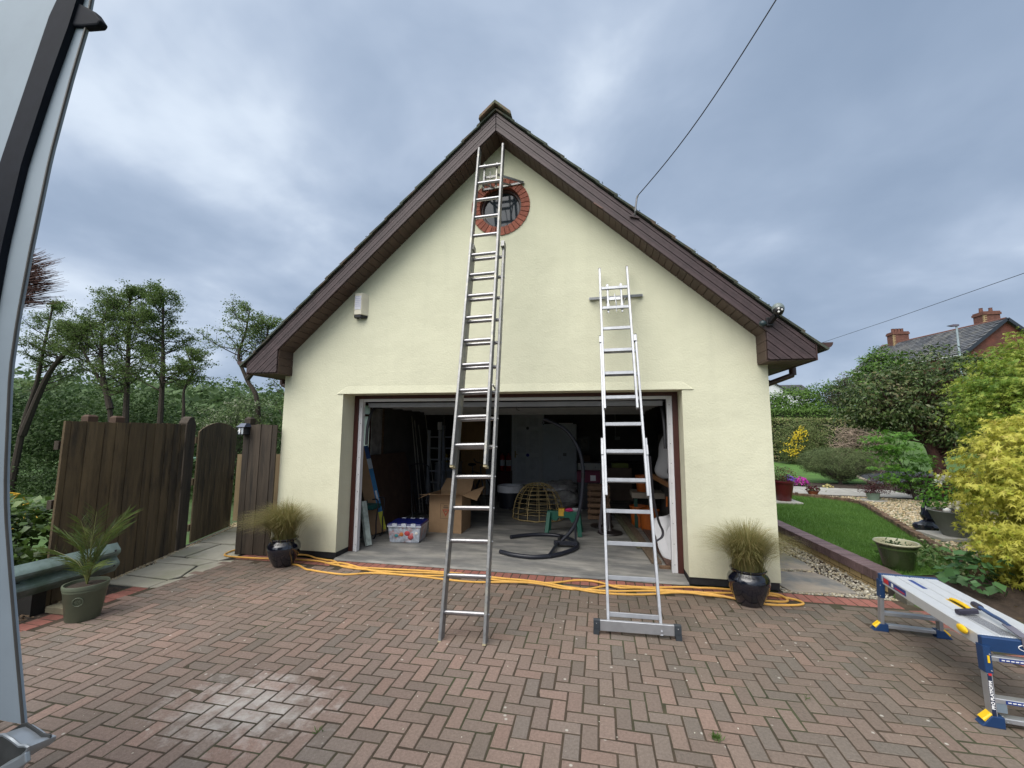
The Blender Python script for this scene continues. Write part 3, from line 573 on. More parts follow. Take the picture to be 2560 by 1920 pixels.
# open up-and-over door lying under the ceiling
D = G.part('overhead_door', MB().box(-2.13, 2.13, .42, 2.55, 2.150, 2.172), mat('door_underside', (0.20, 0.20, 0.205), 0.5, var=0.1))
b = MB(); b.box(-2.13, 2.13, .40, .435, 2.115, 2.18); G.part('door_edge', b, mat('door_edge_grey', (0.22, 0.22, 0.23), 0.5), parent=D)
b = MB(); b.box(-2.13, 2.13, 2.52, 2.56, 2.085, 2.15)
for k in range(5): b.box(-2.13, 2.13, .8 + k * .38, .83 + k * .38, 2.128, 2.149)
G.part('rib', b, mat('door_rib', (0.24, 0.24, 0.25), 0.5), parent=D)
dst = mat('dark_steel', (0.05, 0.05, 0.055), .5, metal=.5)
for s in (-1, 1):
    G.part('door_track', MB().box(s * 2.16 - .02, s * 2.16 + .02, .45, 3.2, 2.178, 2.215), dst, parent=D)
    G.part('door_arm', MB().tube(smooth_path([(s * 2.15, .42, 1.55), (s * 2.15, .44, 1.85), (s * 2.14, .55, 2.08), (s * 2.13, .80, 2.17)], 5), .022, 8), dst, parent=D, smooth=True)
G.part('latch_rod', MB().beam((-.35, .5, 2.10), (1.9, .5, 2.12), .012, .018), dst, parent=D)
G.part('door_handle', MB().tube([(.16, .44, 2.115), (.16, .44, 2.075), (.20, .44, 2.06)], .008, 6), dst, parent=D)
# side window with patterned glass in the left wall
Wn = G.part('side_window', MB().box(-3.04, -2.99, .95, .985, 1.12, 2.27).box(-3.04, -2.99, 1.965, 2.0, 1.12, 2.27).box(-3.04, -2.99, .985, 1.965, 1.12, 1.16).box(-3.04, -2.99, .985, 1.965, 2.24, 2.27).box(-3.04, -2.99, .985, 1.965, 2.035, 2.075), redwood)
glassp = leafmat('patterned_glass', [(0.62, 0.70, 0.66), (0.75, 0.82, 0.78)], .2, .85, 40, .9)
for z0, z1 in ((1.162, 2.033), (2.077, 2.238)): G.part('pane', MB().box(-3.01, -3.004, .987, 1.963, z0, z1), glassp, parent=Wn)
# round window in its ring of bricks
ringp = Thing.part(G, 'window_surround', MB().lathe([(.302, 0), (.412, 0), (.412, .1), (.302, .1)], 64, cap=False), mat('surround_mortar', (0.17, 0.09, 0.07), 0.9), local=True); ringp.matrix_local = Matrix.Translation((0, .108, 4.89)) @ Matrix.Rotation(PI / 2, 4, 'X')
sbr = mat('surround_brick', (0.29, 0.098, 0.065), 0.85, var=0.14, scale=30, piece=0.17, bump=0.4)
nb = 34; da = 2 * PI / nb
seg = MB(); a0, a1 = -da / 2 + .012, da / 2 - .012; r0, r1 = .298, .418
pts = [(r0 * math.cos(a0), r0 * math.sin(a0)), (r1 * math.cos(a0), r1 * math.sin(a0)), (r1, 0), (r1 * math.cos(a1), r1 * math.sin(a1)), (r0 * math.cos(a1), r0 * math.sin(a1))]
seg.prism(pts, 0, .118, 'z'); sme = seg.mesh('brick'); sme.materials.append(sbr)
for k in range(nb): link('brick', sme, None, ringp, (0, 0, .004 + random.uniform(-.001, .002)), (0, 0, k * da))
RWn = Thing.part(G, 'round_window', MB().lathe([(.262, 0), (.318, 0), (.318, .035), (.262, .035), (.262, 0)], 64, cap=False), gutterm, local=True, smooth=True); 
b = MB().lathe([(.256, .0), (.298, .0), (.298, .05), (.268, .05), (.256, .03), (.256, 0)], 64, cap=False); RWn.matrix_local = Matrix.Translation((0, .105, 4.89)) @ Matrix.Rotation(PI / 2, 4, 'X')
RWn.data = b.mesh('round_window', True); RWn.data.materials.append(gutterm)
pane = MB(); ring = [(math.cos(2 * PI * k / 48) * .262, math.sin(2 * PI * k / 48) * .262) for k in range(48)]; pane.prism(ring, .006, .012, 'z')
link('pane', pane.mesh('pane'), mat('window_glass', (0.020, 0.028, 0.036), 0.06, var=0, spec=0.5, coat=0.25), RWn)
# dim room with a rack seen behind the glass is lost in the reflection; the bars of its frame show
# bargeboards: shiplap cladding in strips parallel to the slope
def zl(x, c): return c - SL * abs(x)
def strip(poly_clip, c0, c1, s, y, th, gap=.004):
    A = [(0.0, c0 + gap), (3.9, c0 + gap - SL * 3.9), (3.9, c1 - gap - SL * 3.9), (0.0, c1 - gap)]
    for f in poly_clip: A = clip(A, f) if A else A
    if len(A) < 3: return None
    b = MB(); P = [(s * p[0], p[1]) for p in A]; b.prism(P, y, y + th); return b
for s in (-1, 1):
    hs = [(5.818, 5.921), (5.921, 6.028), (6.028, 6.085)]
    for c0, c1 in hs:
        b = strip([lambda p: p[0] - .004, lambda p: 3.655 - p[0], lambda p: p[1] - 2.582], c0, c1, s, -.312, .02)
        q = G.part('barge_board', b, clad, bevel=.004)
        m_ = (c0 + c1) / 2; b = strip([lambda p: p[0] - .006, lambda p: 3.652 - p[0], lambda p: p[1] - 2.585], m_ + .006, c1 - .002, s, -.3140, .006); G.part('lap', b, clad, parent=q)
    for k in range(4):
        c1 = 5.818 - k * .105; b = strip([lambda p: p[0] - 3.176, lambda p: 3.655 - p[0], lambda p: p[1] - 2.582], c1 - .105, c1, s, -.312, .02)
        if b:
            q = G.part('barge_board', b, clad, bevel=.004); b = strip([lambda p: p[0] - 3.180, lambda p: 3.652 - p[0], lambda p: p[1] - 2.585], c1 - .046, c1 - .002, s, -.3140, .006)
            if b: G.part('lap', b, clad, parent=q)
    # backing behind the strips so the grooves read black
    P = [(0.0, 5.83), (3.18, 5.83 - SL * 3.18), (3.18, 2.59), (3.64, 2.59), (3.64, 6.08 - SL * 3.64), (0, 6.08)]
    b = MB(); b.prism([(s * x, z) for x, z in P[:1] + P[1:2] + [(3.18, 6.08 - SL * 3.18), (0, 6.08)]], -.291, -.27); b.prism([(s * x, z) for x, z in [(3.18, 2.59), (3.64, 2.59), (3.64, 6.08 - SL * 3.64), (3.18, 6.08 - SL * 3.18)]], -.291, -.27); G.part('barge_backing', b, blackm)
    # sloping soffit boards
    L_ = math.hypot(3.1725, 3.1725 * SL); n = 43; st = L_ / n; dx, dz = 3.1725 / L_, -3.1725 * SL / L_
    w0, w1 = .003, st - .003
    b = MB(); c = .0025
    for yy in (-.290, -.002):
        b.v += [(s * dx * w0, yy, dz * w0), (s * dx * w1, yy, dz * w1), (s * dx * w1 + s * -dz * .012, yy, dz * w1 + dx * .012), (s * dx * w0 + s * -dz * .012, yy, dz * w0 + dx * .012)]
    b.f += [(0, 1, 2, 3), (4, 7, 6, 5), (0, 4, 5, 1), (1, 5, 6, 2), (2, 6, 7, 3), (3, 7, 4, 0)]
    me = b.mesh('soffit_board'); me.materials.append(soffitm)
    for k in range(n): G.piece('soffit_board', me, (s * dx * st * k, 0, 5.812 + dz * st * k + random.uniform(-.001, .001)))
    for k in range(3):
        z0 = 2.582 + k * .11; a, c_ = sorted((s * 3.164, s * 3.174)); G.part('soffit_board', MB().box(a, c_, -.290, -.002, z0 + .002, z0 + .108), soffitm)
    a, c_ = sorted((s * 3.166, s * 3.274)); b = MB().box(a, c_, -.290, -.002, 2.568, 2.580)
    for k in range(4):
        w0 = 3.278 + k * .095; a, c_ = sorted((s * (w0 + .002), s * (w0 + .093))); b.box(a, c_, -.290, 8.0, 2.570, 2.580)
    G.part('eaves_soffit', b, soffitm)
    a, c_ = sorted((s * 3.658, s * 3.672)); G.part('fascia', MB().box(a, c_, -.31, 8.0, 2.562, 2.78), gutterm)
    # roof slope, verge tiles and moss
    P = [(0, 6.088), (3.70, 6.088 - SL * 3.70), (3.70, 6.128 - SL * 3.70), (0, 6.128)]
    G.part('roof_slope', MB().prism([(s * x, z) for x, z in P], -.27, 8.0), mossm)
    L_ = math.hypot(3.737, 3.737 * SL); n = 17; st = L_ / n; dx, dz = 3.737 / L_, -3.737 * SL / L_
    b = MB(); w0, w1 = -.01, st + .035
    for yy in (-.345, -.03):
        b.v += [(s * dx * w0, yy, dz * w0 - .005), (s * dx * w1, yy, dz * w1 + .010), (s * (dx * w1 - dz * .026), yy, dz * w1 + .010 + dx * .026), (s * (dx * w0 - dz * .02), yy, dz * w0 - .005 + dx * .02)]
    b.f += [(0, 1, 2, 3), (4, 7, 6, 5), (0, 4, 5, 1), (1, 5, 6, 2), (2, 6, 7, 3), (3, 7, 4, 0)]
    me = b.mesh('verge_tile'); me.materials.append(mossm)
    for k in range(n): G.piece('verge_tile', me, (s * dx * st * k, random.uniform(-.004, .004), 6.104 + dz * st * k + random.uniform(-.003, .003)))
    P = []
    for _ in range(900):
        t_ = random.random() * L_; t_ = round(t_ / st) * st + abs(random.gauss(0, .07)); t_ = min(t_, L_)
        P.append((s * dx * t_, random.uniform(-.345, .05), 6.150 + dz * t_ + random.uniform(-.01, .012)))
    P = np.array(P, np.float32); q = link('moss', leaf_mesh('moss', P, RNG.normal(size=P.shape) + np.array([0, 0, 1.]), .008 + .012 * RNG.random(len(P)), .8), leafmat('roof_moss' + str(s), [(0.045, 0.065, 0.030), (0.085, 0.105, 0.045), (0.06, 0.05, 0.035)], .9, .1), G.o); q['kind'] = 'stuff'
    # gutter and swan-neck downpipe
    gx = 3.755; b = MB(); prof = [(math.cos(a) * .066 * s, math.sin(a) * .066) for a in np.linspace(PI, 2 * PI, 9)]
    P2 = [(s * gx + x, 2.752 + z) for x, z in prof]; inner = [(s * gx + x * .93, 2.752 + z * .93) for x, z in prof][::-1]
    b.prism(P2 + inner, -.33, 8.0)
    b.prism(P2, -.334, -.326); G.part('gutter', b, gutterm)
    b = MB().tube([(s * 3.745, .5, 2.70), (s * 3.745, .5, 2.55), (s * 3.74, .5, 2.50), (s * 3.44, .5, 2.385), (s * 3.36, .5, 2.33), (s * 3.35, .5, 2.2), (s * 3.35, .5, 0.05)], .034, 12); b.tube([(s * 3.745, .5, 2.62), (s * 3.745, .5, 2.50)], .041, 12)
    G.part('downpipe', b, gutterm, smooth=True)
b = MB()
for s in (-1, 1): b.prism([(0, 6.215), (s * .215, 6.215 - .215 * SL), (s * .225, 6.165 - .225 * SL), (0, 6.165)], -.39, 0.05)
G.part('ridge_tile', b, ridgem, bevel=.006)
for k in range(1, 18):
    b = MB(); y0 = .05 + (k - 1) * .45
    for s in (-1, 1): b.prism([(0, 6.205), (s * .205, 6.205 - .205 * SL), (s * .215, 6.160 - .215 * SL), (0, 6.160)], y0 + .003, y0 + .445)
    G.part('ridge_tile', b, ridgem)
# chipped paint on the right bargeboard
b = MB()
for p in ((1.28, 4.655), (1.36, 4.58), (1.325, 4.605), (1.40, 4.545)): b.box(p[0] - .03, p[0] + .03, -.3195, -.312, p[1] - .004, p[1] + .005, None)
G.part('paint_chip', MB().prism([(1.29, 4.650), (1.34, 4.608), (1.40, 4.560), (1.39, 4.552), (1.33, 4.598), (1.28, 4.640)], -.3175, -.3125), mat('bare_wood', (0.17, 0.105, 0.09), .9))

# security light on the right verge
T = Thing('security_light', 'silver and black security light fixed to the right end of the gable cladding', 'light', (3.2, -.33, 3.03))
b = MB().box(3.17, 3.24, -.345, -.318, 2.96, 3.06).beam((3.205, -.34, 3.0), (3.235, -.43, 3.06), .045, .05); T.part('bracket', b, blackm, bevel=.006)
T.part('housing', MB().sphere((3.25, -.46, 3.12), .062, 18, 12, (1, 1, 1.05)), mat('grey_plastic', (0.16, 0.19, 0.18), .3), smooth=True)
T.part('face_plate', MB().sphere((3.245, -.475, 3.095), .056, 18, 10, (1, 1, .95)), blackm, smooth=True)
for x, z in ((3.232, 3.105), (3.262, 3.092), (3.230, 3.070)): T.part('lens', MB().sphere((x, -.522, z), .0125, 10, 8), mat('lens_glass', (0.75, 0.75, 0.72), .1, coat=1), smooth=True)
T = Thing('floodlight_arm', 'small dark sensor beside the security light on the gable cladding', 'sensor', (3.12, -.33, 2.97)); T.part('body', MB().sphere((3.125, -.36, 2.985), .04, 14, 8, (1, .9, .9)), mat('dark_teal_plastic', (0.02, 0.035, 0.04), .35), smooth=True); T.part('mount', MB().tube([(3.12, -.312, 2.985), (3.12, -.35, 2.985)], .018, 10), blackm)
# alarm box
T = Thing('alarm_box', 'cream burglar alarm box with black base high on the gable wall under the left eaves', 'alarm box', (-2.05, 0, 3.43))
T.part('cover', MB().prism([(-2.155, 0), (-2.150, -.075), (-2.125, -.10), (-2.02, -.10), (-1.962, 0)], 3.425, 3.745, 'z'), mat('cream_plastic', (0.66, 0.62, 0.50), .4), bevel=.006)
T.part('sounder_base', MB().prism([(-2.150, 0), (-2.147, -.070), (-2.12, -.094), (-2.025, -.094), (-1.968, 0)], 3.385, 3.424, 'z'), blackm, bevel=.006)
st_ = T.part('sticker', MB().box(-2.122, -2.026, -.1035, -.1003, 3.50, 3.70), mat('sticker_white', (0.62, 0.62, 0.68), .5)); b = MB()
for k in range(6): b.box(-2.114, -2.114 + (.06 + .02 * ((k * 7) % 3) / 2), -.1045, -.1036, 3.685 - k * .028, 3.691 - k * .028)
T.part('print', b, mat('faded_print', (0.42, 0.42, 0.56), .6), parent=st_)
T.part('strobe', MB().sphere((-2.06, -.05, 3.384), .014, 10, 6), mat('strobe_grey', (0.3, 0.3, 0.33), .2), smooth=True)

# overhead line anchored on the right verge
T = Thing('cable_anchor', 'triangular wooden cable anchor with steel hook on the right bargeboard', 'bracket', (1.75, -.33, 4.38))
T.part('board', MB().prism([(1.71, 4.405), (1.83, 4.365), (1.83, 4.38), (1.77, 4.44)], -.342, -.32), clad, bevel=.004); T.part('hook', MB().tube([(1.775, -.335, 4.41), (1.78, -.37, 4.45), (1.80, -.39, 4.60), (1.813, -.40, 4.631)], .011, 8), mat('galvanised', (0.25, 0.25, 0.26), .5, metal=.7))
a, c_ = Vector((1.813, -.40, 4.631)), Vector((2.823, -1.906, 5.4)); d = c_ - a; pts = [a + d * t_ + Vector((0, 0, -.10 * math.sin(min(t_, 1) * PI) * (t_ < 1))) for t_ in np.linspace(0, 1, 12)] + [a + d * t_ for t_ in (1.5, 2.5, 4, 8, 14)]
single('overhead_cable', 'thin overhead cable rising to the upper right from the gable bargeboard', 'cable', MB().tube(pts, .0055, 6), blackm, tuple(a))
a, c_ = Vector((22.913, 40.0, 10.503)), Vector((22.65, 20.0, 9.876)); d = c_ - a
single('telephone_wire', 'distant thin wire crossing the sky above the brick house', 'wire', MB().tube([a - d * 1.0, a, a.lerp(c_, .5) - Vector((0, 0, .05)), c_, c_ + d * .8], .016, 5), blackm, tuple(a))
# =================================================================== ladders
def ladder(name, label, X, Y, lean, tilt, secs, rung, rung_mat, stile_mat, group=None):
    """secs: (s_start, s_end, half_width, forward, rung0, spacing, shift)"""
    T = Thing(name, label, 'ladder', (X, Y, 0), group)
    dv_ = Vector((math.sin(tilt), math.sin(lean), math.cos(lean))).normalized(); sd = Vector((1, 0, 0)); sd = (sd - dv_ * sd.dot(dv_)).normalized(); nf = sd.cross(dv_)
    if nf.y > 0: nf = -nf
    O = Vector((X, Y, 0)); pt = lambda s, x, f: O + dv_ * s + sd * x + nf * f
    for s0, s1, hw, fw, r0, sp, sh in secs:
        for sg in (-1, 1):
            b = MB(); b.beam(pt(s0, sg * hw + sh, fw), pt(s1, sg * hw + sh, fw), .026 if rung == 'round' else .026, .092 if rung == 'round' else .055, up=nf, c=.003); T.part('stile', b, stile_mat)
            b = MB(); e_ = .018; b.beam(pt(s1, sg * hw + sh, fw), pt(s1 + e_ * .6, sg * hw + sh, fw), .027, .05, up=nf); T.part('end_cap', b, blackm if rung != 'round' else stile_mat)
        k = 0
        while r0 + k * sp < s1 - .08:
            s = r0 + k * sp; k += 1
            if s < s0 + .03: continue
            a, c_ = pt(s, -hw + sh + .012, fw), pt(s, hw + sh - .012, fw)
            b = MB()
            if rung == 'round': b.tube([a, c_], .0205, 14); T.part('rung', b, rung_mat, smooth=True)
            else: b.beam(a, c_, .028, .038, up=dv_.lerp(Vector((0, 0, 1)), .5), c=.003); T.part('rung', b, rung_mat)
    return T, pt, dv_, sd, nf
LA, pt, dv_, sd, nf = ladder('extension_ladder', 'tall worn aluminium double ladder with round rungs reaching the round window', .14, -1.838, .289, -.031,
    [(0, 4.215, .194, 0, .212, .293, 0), (1.475, 5.83, .166, .088, .212 + .293 * 5, .293, -.03)], 'round', rung_m, alu_old)
for sg in (-1, 1):
    b = MB(); b.beam(pt(0.0, sg * .194, 0), pt(-.012, sg * .194, 0), .028, .094, up=nf); LA.part('foot', b, mat('worn_tip', (0.42, 0.36, 0.22), .8))
    b = MB(); b.beam(pt(1.478, sg * .166 - .03, .075), pt(1.455, sg * .166 - .03, .075), .030, .094, up=nf); LA.part('foot', b, mat('worn_tip', (0.42, 0.36, 0.22), .8))
    b = MB(); b.beam(pt(4.12, sg * .19, .035), pt(4.20, sg * .19, .035), .040, .10, up=nf); b.tube([pt(2.3, sg * .182 - .012, .115), pt(2.3, sg * .182 - .012, -.04)], .009, 8); LA.part('guide_bracket', b, alu_old)
    b = MB(); [b.tube([pt(s, sg * .209, 0), pt(s, sg * .219, 0)], .008, 8) for s in np.arange(.212, 4.2, .293)]; LA.part('rivet', b, alu)
def standoff(T, pt, s_top, sh, hw, W2, zc, wx, wall_y, mt):
    """rung-mounted V stay: frame hooked over two rungs, arms meeting a bar that lies against the wall"""
    b = MB(); f0 = .060
    for sg in (-1, 1):
        b.beam(pt(s_top + .06, sh + sg * W2, f0), pt(s_top - .36, sh + sg * W2, f0 - .016), .020, .016, up=nf, c=.002)
        for s in (s_top + .01, s_top - .285): b.beam(pt(s + .045, sh + sg * W2, f0 - .004), pt(s - .045, sh + sg * W2, f0 - .004), .030, .016, up=nf)
    b.beam(pt(s_top - .13, sh - W2, f0 - .05), pt(s_top - .13, sh + W2, f0 - .05), .018, .040, up=dv_); b.tube([pt(s_top - .10, sh, f0 + .01), pt(s_top - .26, sh + .012, f0 + .03), pt(s_top - .36, sh + .015, f0)], .006, 6)
    a0 = Vector((wx[0], wall_y, zc[0])); a1 = Vector((wx[1], wall_y, zc[1]))
    b.beam(a0, a1, .024, .030, c=.002)
    for sg, e_ in ((-1, a0), (1, a1)):
        b.beam(pt(s_top - .12, sh + sg * W2 * 1.02, f0 - .03), e_, .012, .030); b.beam(pt(s_top - .27, sh + sg * W2, f0 - .02), a0.lerp(a1, .5 + sg * .2), .014, .022)
    return T.part('standoff', b, mt)
standoff(LA, pt, 5.50, -.03, .166, .085, (5.160, 5.205), (-.262, .336), -.018, alu_old)
LB, pt, dv_, sd, nf = ladder('combination_ladder', 'bright aluminium triple section ladder with stabiliser bar leaning beside the doorway', 1.573, -1.43, .348, -.012,
    [(0.02, 1.80, .223, 0, .155, .300, 0), (1.20, 3.06, .200, .034, .155 + .3 * 4, .300, 0), (2.12, 4.06, .170, .068, 2.255, .300, -.012)], 'square', alu, alu)
standoff(LB, pt, 3.76, -.012, .17, .082, (3.491, 3.499), (1.206, 1.873), -.018, alu)
bar = MB(); a, c_ = Vector((1.272, -1.452, .075)), Vector((1.905, -1.425, .075)); bar.beam(a, c_, .030, .088, c=.003); q = LB.part('stabiliser_bar', bar, alu)
for p in (a, c_):
    dd = (c_ - a).normalized() * (-1 if p is a else 1); b = MB(); b.beam(p - dd * .005, p + dd * .052, .040, .095, c=.004); b.beam(p + dd * .004, p + dd * .052, .048, .05); b.v = [(v[0], v[1], v[2]) for v in b.v]
    T_ = LB.part('rubber_end', b, mat('dark_rubber', (0.035, 0.042, 0.050), .6), parent=q); b = MB().box(p.x + dd.x * .004 - (.05 if dd.x < 0 else 0) + (.0), p.x + dd.x * .004 + (.05 if dd.x > 0 else 0), p.y - .026, p.y + .026, 0.0, .045); LB.part('rubber_foot', b, MATS['dark_rubber'], parent=q)
    LB.part('screw', MB().sphere((p.x + dd.x * .026, p.y - .022, .095), .005, 8, 5), alu, parent=q)
for sg in (-1, 1):
    b = MB(); b.tube([pt(.055, sg * .223, .02), pt(.055, sg * .223, .045)], .008, 8); LB.part('bolt', b, alu, parent=q)
    b = MB(); b.beam(pt(2.97, sg * .185 - .005, .05), pt(3.05, sg * .185 - .005, .05), .05, .05, up=nf); b.beam(pt(1.62, sg * .212, .017), pt(1.72, sg * .212, .017), .048, .05, up=nf); LB.part('guide_bracket', b, alu)
# webbing straps hanging between the sections
webm = mat('black_webbing', (0.030, 0.028, 0.034), .8, var=.2, scale=40)
def ribbon(pts, w, side, th=.002):
    b = MB(); pts = [Vector(p) for p in pts]; side = Vector(side).normalized(); vs = []; n = len(pts)
    for i, p in enumerate(pts):
        d = (pts[min(i + 1, n - 1)] - pts[max(i - 1, 0)]).normalized(); nn = d.cross(side).normalized() * th
        vs += [p - side * w / 2 - nn, p + side * w / 2 - nn, p + side * w / 2 + nn, p - side * w / 2 + nn]
    fs = [(0, 1, 2, 3), ((n - 1) * 4 + 3, (n - 1) * 4 + 2, (n - 1) * 4 + 1, (n - 1) * 4)]
    for i in range(n - 1):
        for k in range(4): l = (k + 1) % 4; fs.append((i * 4 + k, i * 4 + l, i * 4 + 4 + l, i * 4 + 4 + k))
    return b.add(vs, fs)
LB.part('strap', ribbon(smooth_path([(1.345, -.90, 1.52), (1.335, -.80, 1.25), (1.315, -.70, .98), (1.29, -.62, .74), (1.31, -.60, .66), (1.36, -.62, .70), (1.39, -.70, .95)]), .030, (.75, -.65, 0)), webm)
LB.part('strap', ribbon(smooth_path([(1.80, -.90, 1.52), (1.825, -.80, 1.25), (1.85, -.70, 1.05), (1.905, -.62, .82), (1.945, -.60, .72), (1.93, -.62, .66), (1.85, -.68, .62), (1.80, -.80, .60)]), .030, (.75, -.65, 0)), webm)

# =================================================================== hose
hosem = mat('yellow_hose', (0.66, 0.37, 0.085), .45, var=.12, scale=10)
H = smooth_path([(-3.93, .15, .02), (-3.97, -.08, .012), (-3.84, -.235, .012), (-3.4, -.24, .012), (-2.95, -.19, .012), (-2.45, -.17, .012), (-2.0, -.27, .012), (-1.2, -.285, .012), (-.4, -.275, .012), (.4, -.315, .012), (1.2, -.40, .012), (2.0, -.33, .012), (2.7, -.22, .012),
    (3.05, -.19, .012), (3.29, -.26, .012), (3.34, -.37, .012), (3.2, -.44, .012), (2.9, -.46, .012), (2.4, -.33, .03), (1.9, -.27, .012), (1.5, -.36, .03), (1.15, -.20, .012), (.8, -.30, .012), (.2, -.375, .012), (-.5, -.315, .012), (-1.3, -.335, .012), (-1.9, -.33, .012), (-2.25, -.14, .012), (-2.55, -.06, .012), (-2.75, -.02, .03),
    (-2.95, -.06, .02), (-2.9, -.35, .012), (-2.6, -.38, .012), (-2.3, -.53, .012), (-1.9, -.54, .012), (-1.5, -.44, .012), (-.9, -.40, .012), (-.2, -.43, .012), (.5, -.41, .030), (.95, -.44, .012), (1.4, -.30, .012), (2.0, -.21, .012), (2.5, -.16, .030), (2.9, -.13, .012), (3.15, -.20, .03), (3.22, -.30, .012), (3.1, -.37, .012), (2.7, -.36, .012), (2.2, -.38, .03),
    (1.7, -.43, .012), (1.2, -.46, .012), (.6, -.36, .030), (.1, -.30, .012), (-.6, -.355, .012), (-1.4, -.39, .012), (-2.0, -.24, .03), (-2.3, -.21, .012)], 7)
for p in H:
    if abs(p.x) < 2.3: p.y = min(-.075, -.33 + (p.y + .33) * (1 + .45 * min(1, 2.3 - abs(p.x))) + .02 * math.sin(p.x * 3.1 + p.y * 30))
single('garden_hose', 'yellow hose lying in long loops along the doorway threshold between the two blue pots', 'hose', MB().tube(H, .0115, 8), hosem, (0, -.3, 0), smooth=True)

# =================================================================== blue pots with feather grass
bluep = mat('dark_blue_glaze', (0.004, 0.005, 0.012), .12, var=.4, scale=12, coat=.7, spec=.6)
grass_leaf = leafmat('feather_grass', [(0.11, 0.15, 0.045), (0.33, 0.26, 0.11), (0.17, 0.19, 0.06), (0.50, 0.41, 0.22)], .6, .4, 3, .35)
def tuft(base, n, H_, spread, lean, wid, name='grass', m=None, T=None, curl=1.0, zmin=None):
    V = []; F = []; ns = 6
    for i in range(n):
        a = random.random() * 2 * PI; r0 = abs(random.gauss(0, .060)); b0 = Vector((math.cos(a) * r0, math.sin(a) * r0, 0)); a2 = a + random.gauss(0, .5)
        d = Vector((math.cos(a2), math.sin(a2), 0)) * spread * (0.15 + random.random()) + Vector(lean) * random.random(); h = H_ * (0.55 + .55 * random.random()); k = len(V); w = wid * (0.6 + .8 * random.random()); sd_ = Vector((-math.sin(a2), math.cos(a2), 0))
        for j in range(ns):
            t_ = j / (ns - 1); p = b0 + d * (t_ ** 1.7) + Vector((0, 0, h * (t_ - .32 * curl * t_ ** 3 * (0.5 + d.length / max(spread, .01))))); ww = w * (1 - t_ * .85)
            if zmin is not None and p.z < zmin: p.z = zmin
            V += [(base[0] + p.x - sd_.x * ww, base[1] + p.y - sd_.y * ww, base[2] + p.z), (base[0] + p.x + sd_.x * ww, base[1] + p.y + sd_.y * ww, base[2] + p.z)]
        for j in range(ns - 1): F.append((k + 2 * j, k + 2 * j + 1, k + 2 * j + 3, k + 2 * j + 2))
    b = MB(); b.v = V; b.f = F; return b
def blue_pot(loc, label, glabel, lean, seed, lh):
    T = Thing('glazed_pot', label, 'pot', loc, 'dark blue glazed pots'); b = MB()
    prof = [(.112, 0), (.118, .008), (.150, .07), (.185, .15), (.203, .22), (.200, .265), (.180, .300), (.158, .318), (.155, .328), (.172, .340), (.176, .352), (.168, .360), (.150, .356), (.140, .33), (.135, .30)]
    b.lathe(prof, 40, loc, cap=True); T.part('body', b, bluep, smooth=True)
    T.part('compost', MB().lathe([(.14, .315), (.001, .32)], 24, loc, cap=False), soilm)
    random.seed(seed); g = Thing('feather_grass', glabel, 'grass', (loc[0], loc[1], loc[2] + .318), 'feather grasses in the blue pots')
    me = tuft((0, 0, 0), 3400, lh, .50, lean, .0021, zmin=-.20); me2 = me.mesh('blades'); link('blades', me2, grass_leaf, g.o)
blue_pot((-2.80, -.40, 0), 'dark blue glazed pot left of the doorway at the cream wall corner', 'feather grass swept to the left in the pot by the left wall', (-.24, -.03, 0), 3, .68)
blue_pot((2.80, -.46, 0), 'dark blue glazed pot right of the doorway inside the end of the hose loop', 'upright feather grass in the pot by the right wall corner', (.06, 0, 0), 5, .66)
random.seed(11)

# =================================================================== palm in olive pot
T = Thing('olive_pot', 'olive green plastic pot with raised round emblem beside the crash barrier', 'pot', (-3.50, -2.155, 0)); c = (-3.50, -2.155, 0)
ol = mat('olive_plastic', (0.105, 0.125, 0.085), .45, var=.08)
T.part('body', MB().lathe([(.118, 0), (.123, .005), (.158, .265), (.161, .268), (.161, .285), (.166, .289), (.168, .314), (.165, .322), (.155, .322), (.151, .30), (.145, .25)], 44, c), ol, smooth=True)
ea = math.radians(-52); en = Vector((math.cos(ea), math.sin(ea), -.14)).normalized(); et = Vector((-math.sin(ea), math.cos(ea), 0)); eu = Vector((0, 0, 1))
def ep(a, r): q = et * math.cos(a) * r + eu * math.sin(a) * r; rr = .1225 + (.19 + q.z) * .134; return Vector((c[0], c[1], .19 + q.z)) + Vector((math.cos(ea) * rr, math.sin(ea) * rr, 0)) + et * (math.cos(a) * r) * .98
em = T.part('emblem', MB().tube([ep(a, .038) for a in np.linspace(0, 2 * PI, 28)[:-1]], .0045, 6, closed=True), ol, smooth=True)
b = MB()
for a in np.linspace(0, 2 * PI, 9)[:-1]: b.tube([ep(a, .008), ep(a, .026)], .0025, 5)
T.part('petal', b, ol, parent=em)
T.part('compost', MB().lathe([(.152, .295), (.08, .302), (.001, .31)], 30, c, cap=False), soilm)
palm = Thing('palm', 'young feather palm growing in the olive green pot', 'palm', (c[0] + .01, c[1], .305)); pm_ = leafmat('palm_leaf', [(0.045, 0.085, 0.020), (0.12, 0.16, 0.035), (0.08, 0.13, 0.045), (0.20, 0.20, 0.05)], .4, .3, 4)
stm = leafmat('palm_stem', [(0.10, 0.11, 0.03), (0.16, 0.17, 0.06)], .5, .1)
random.seed(5)
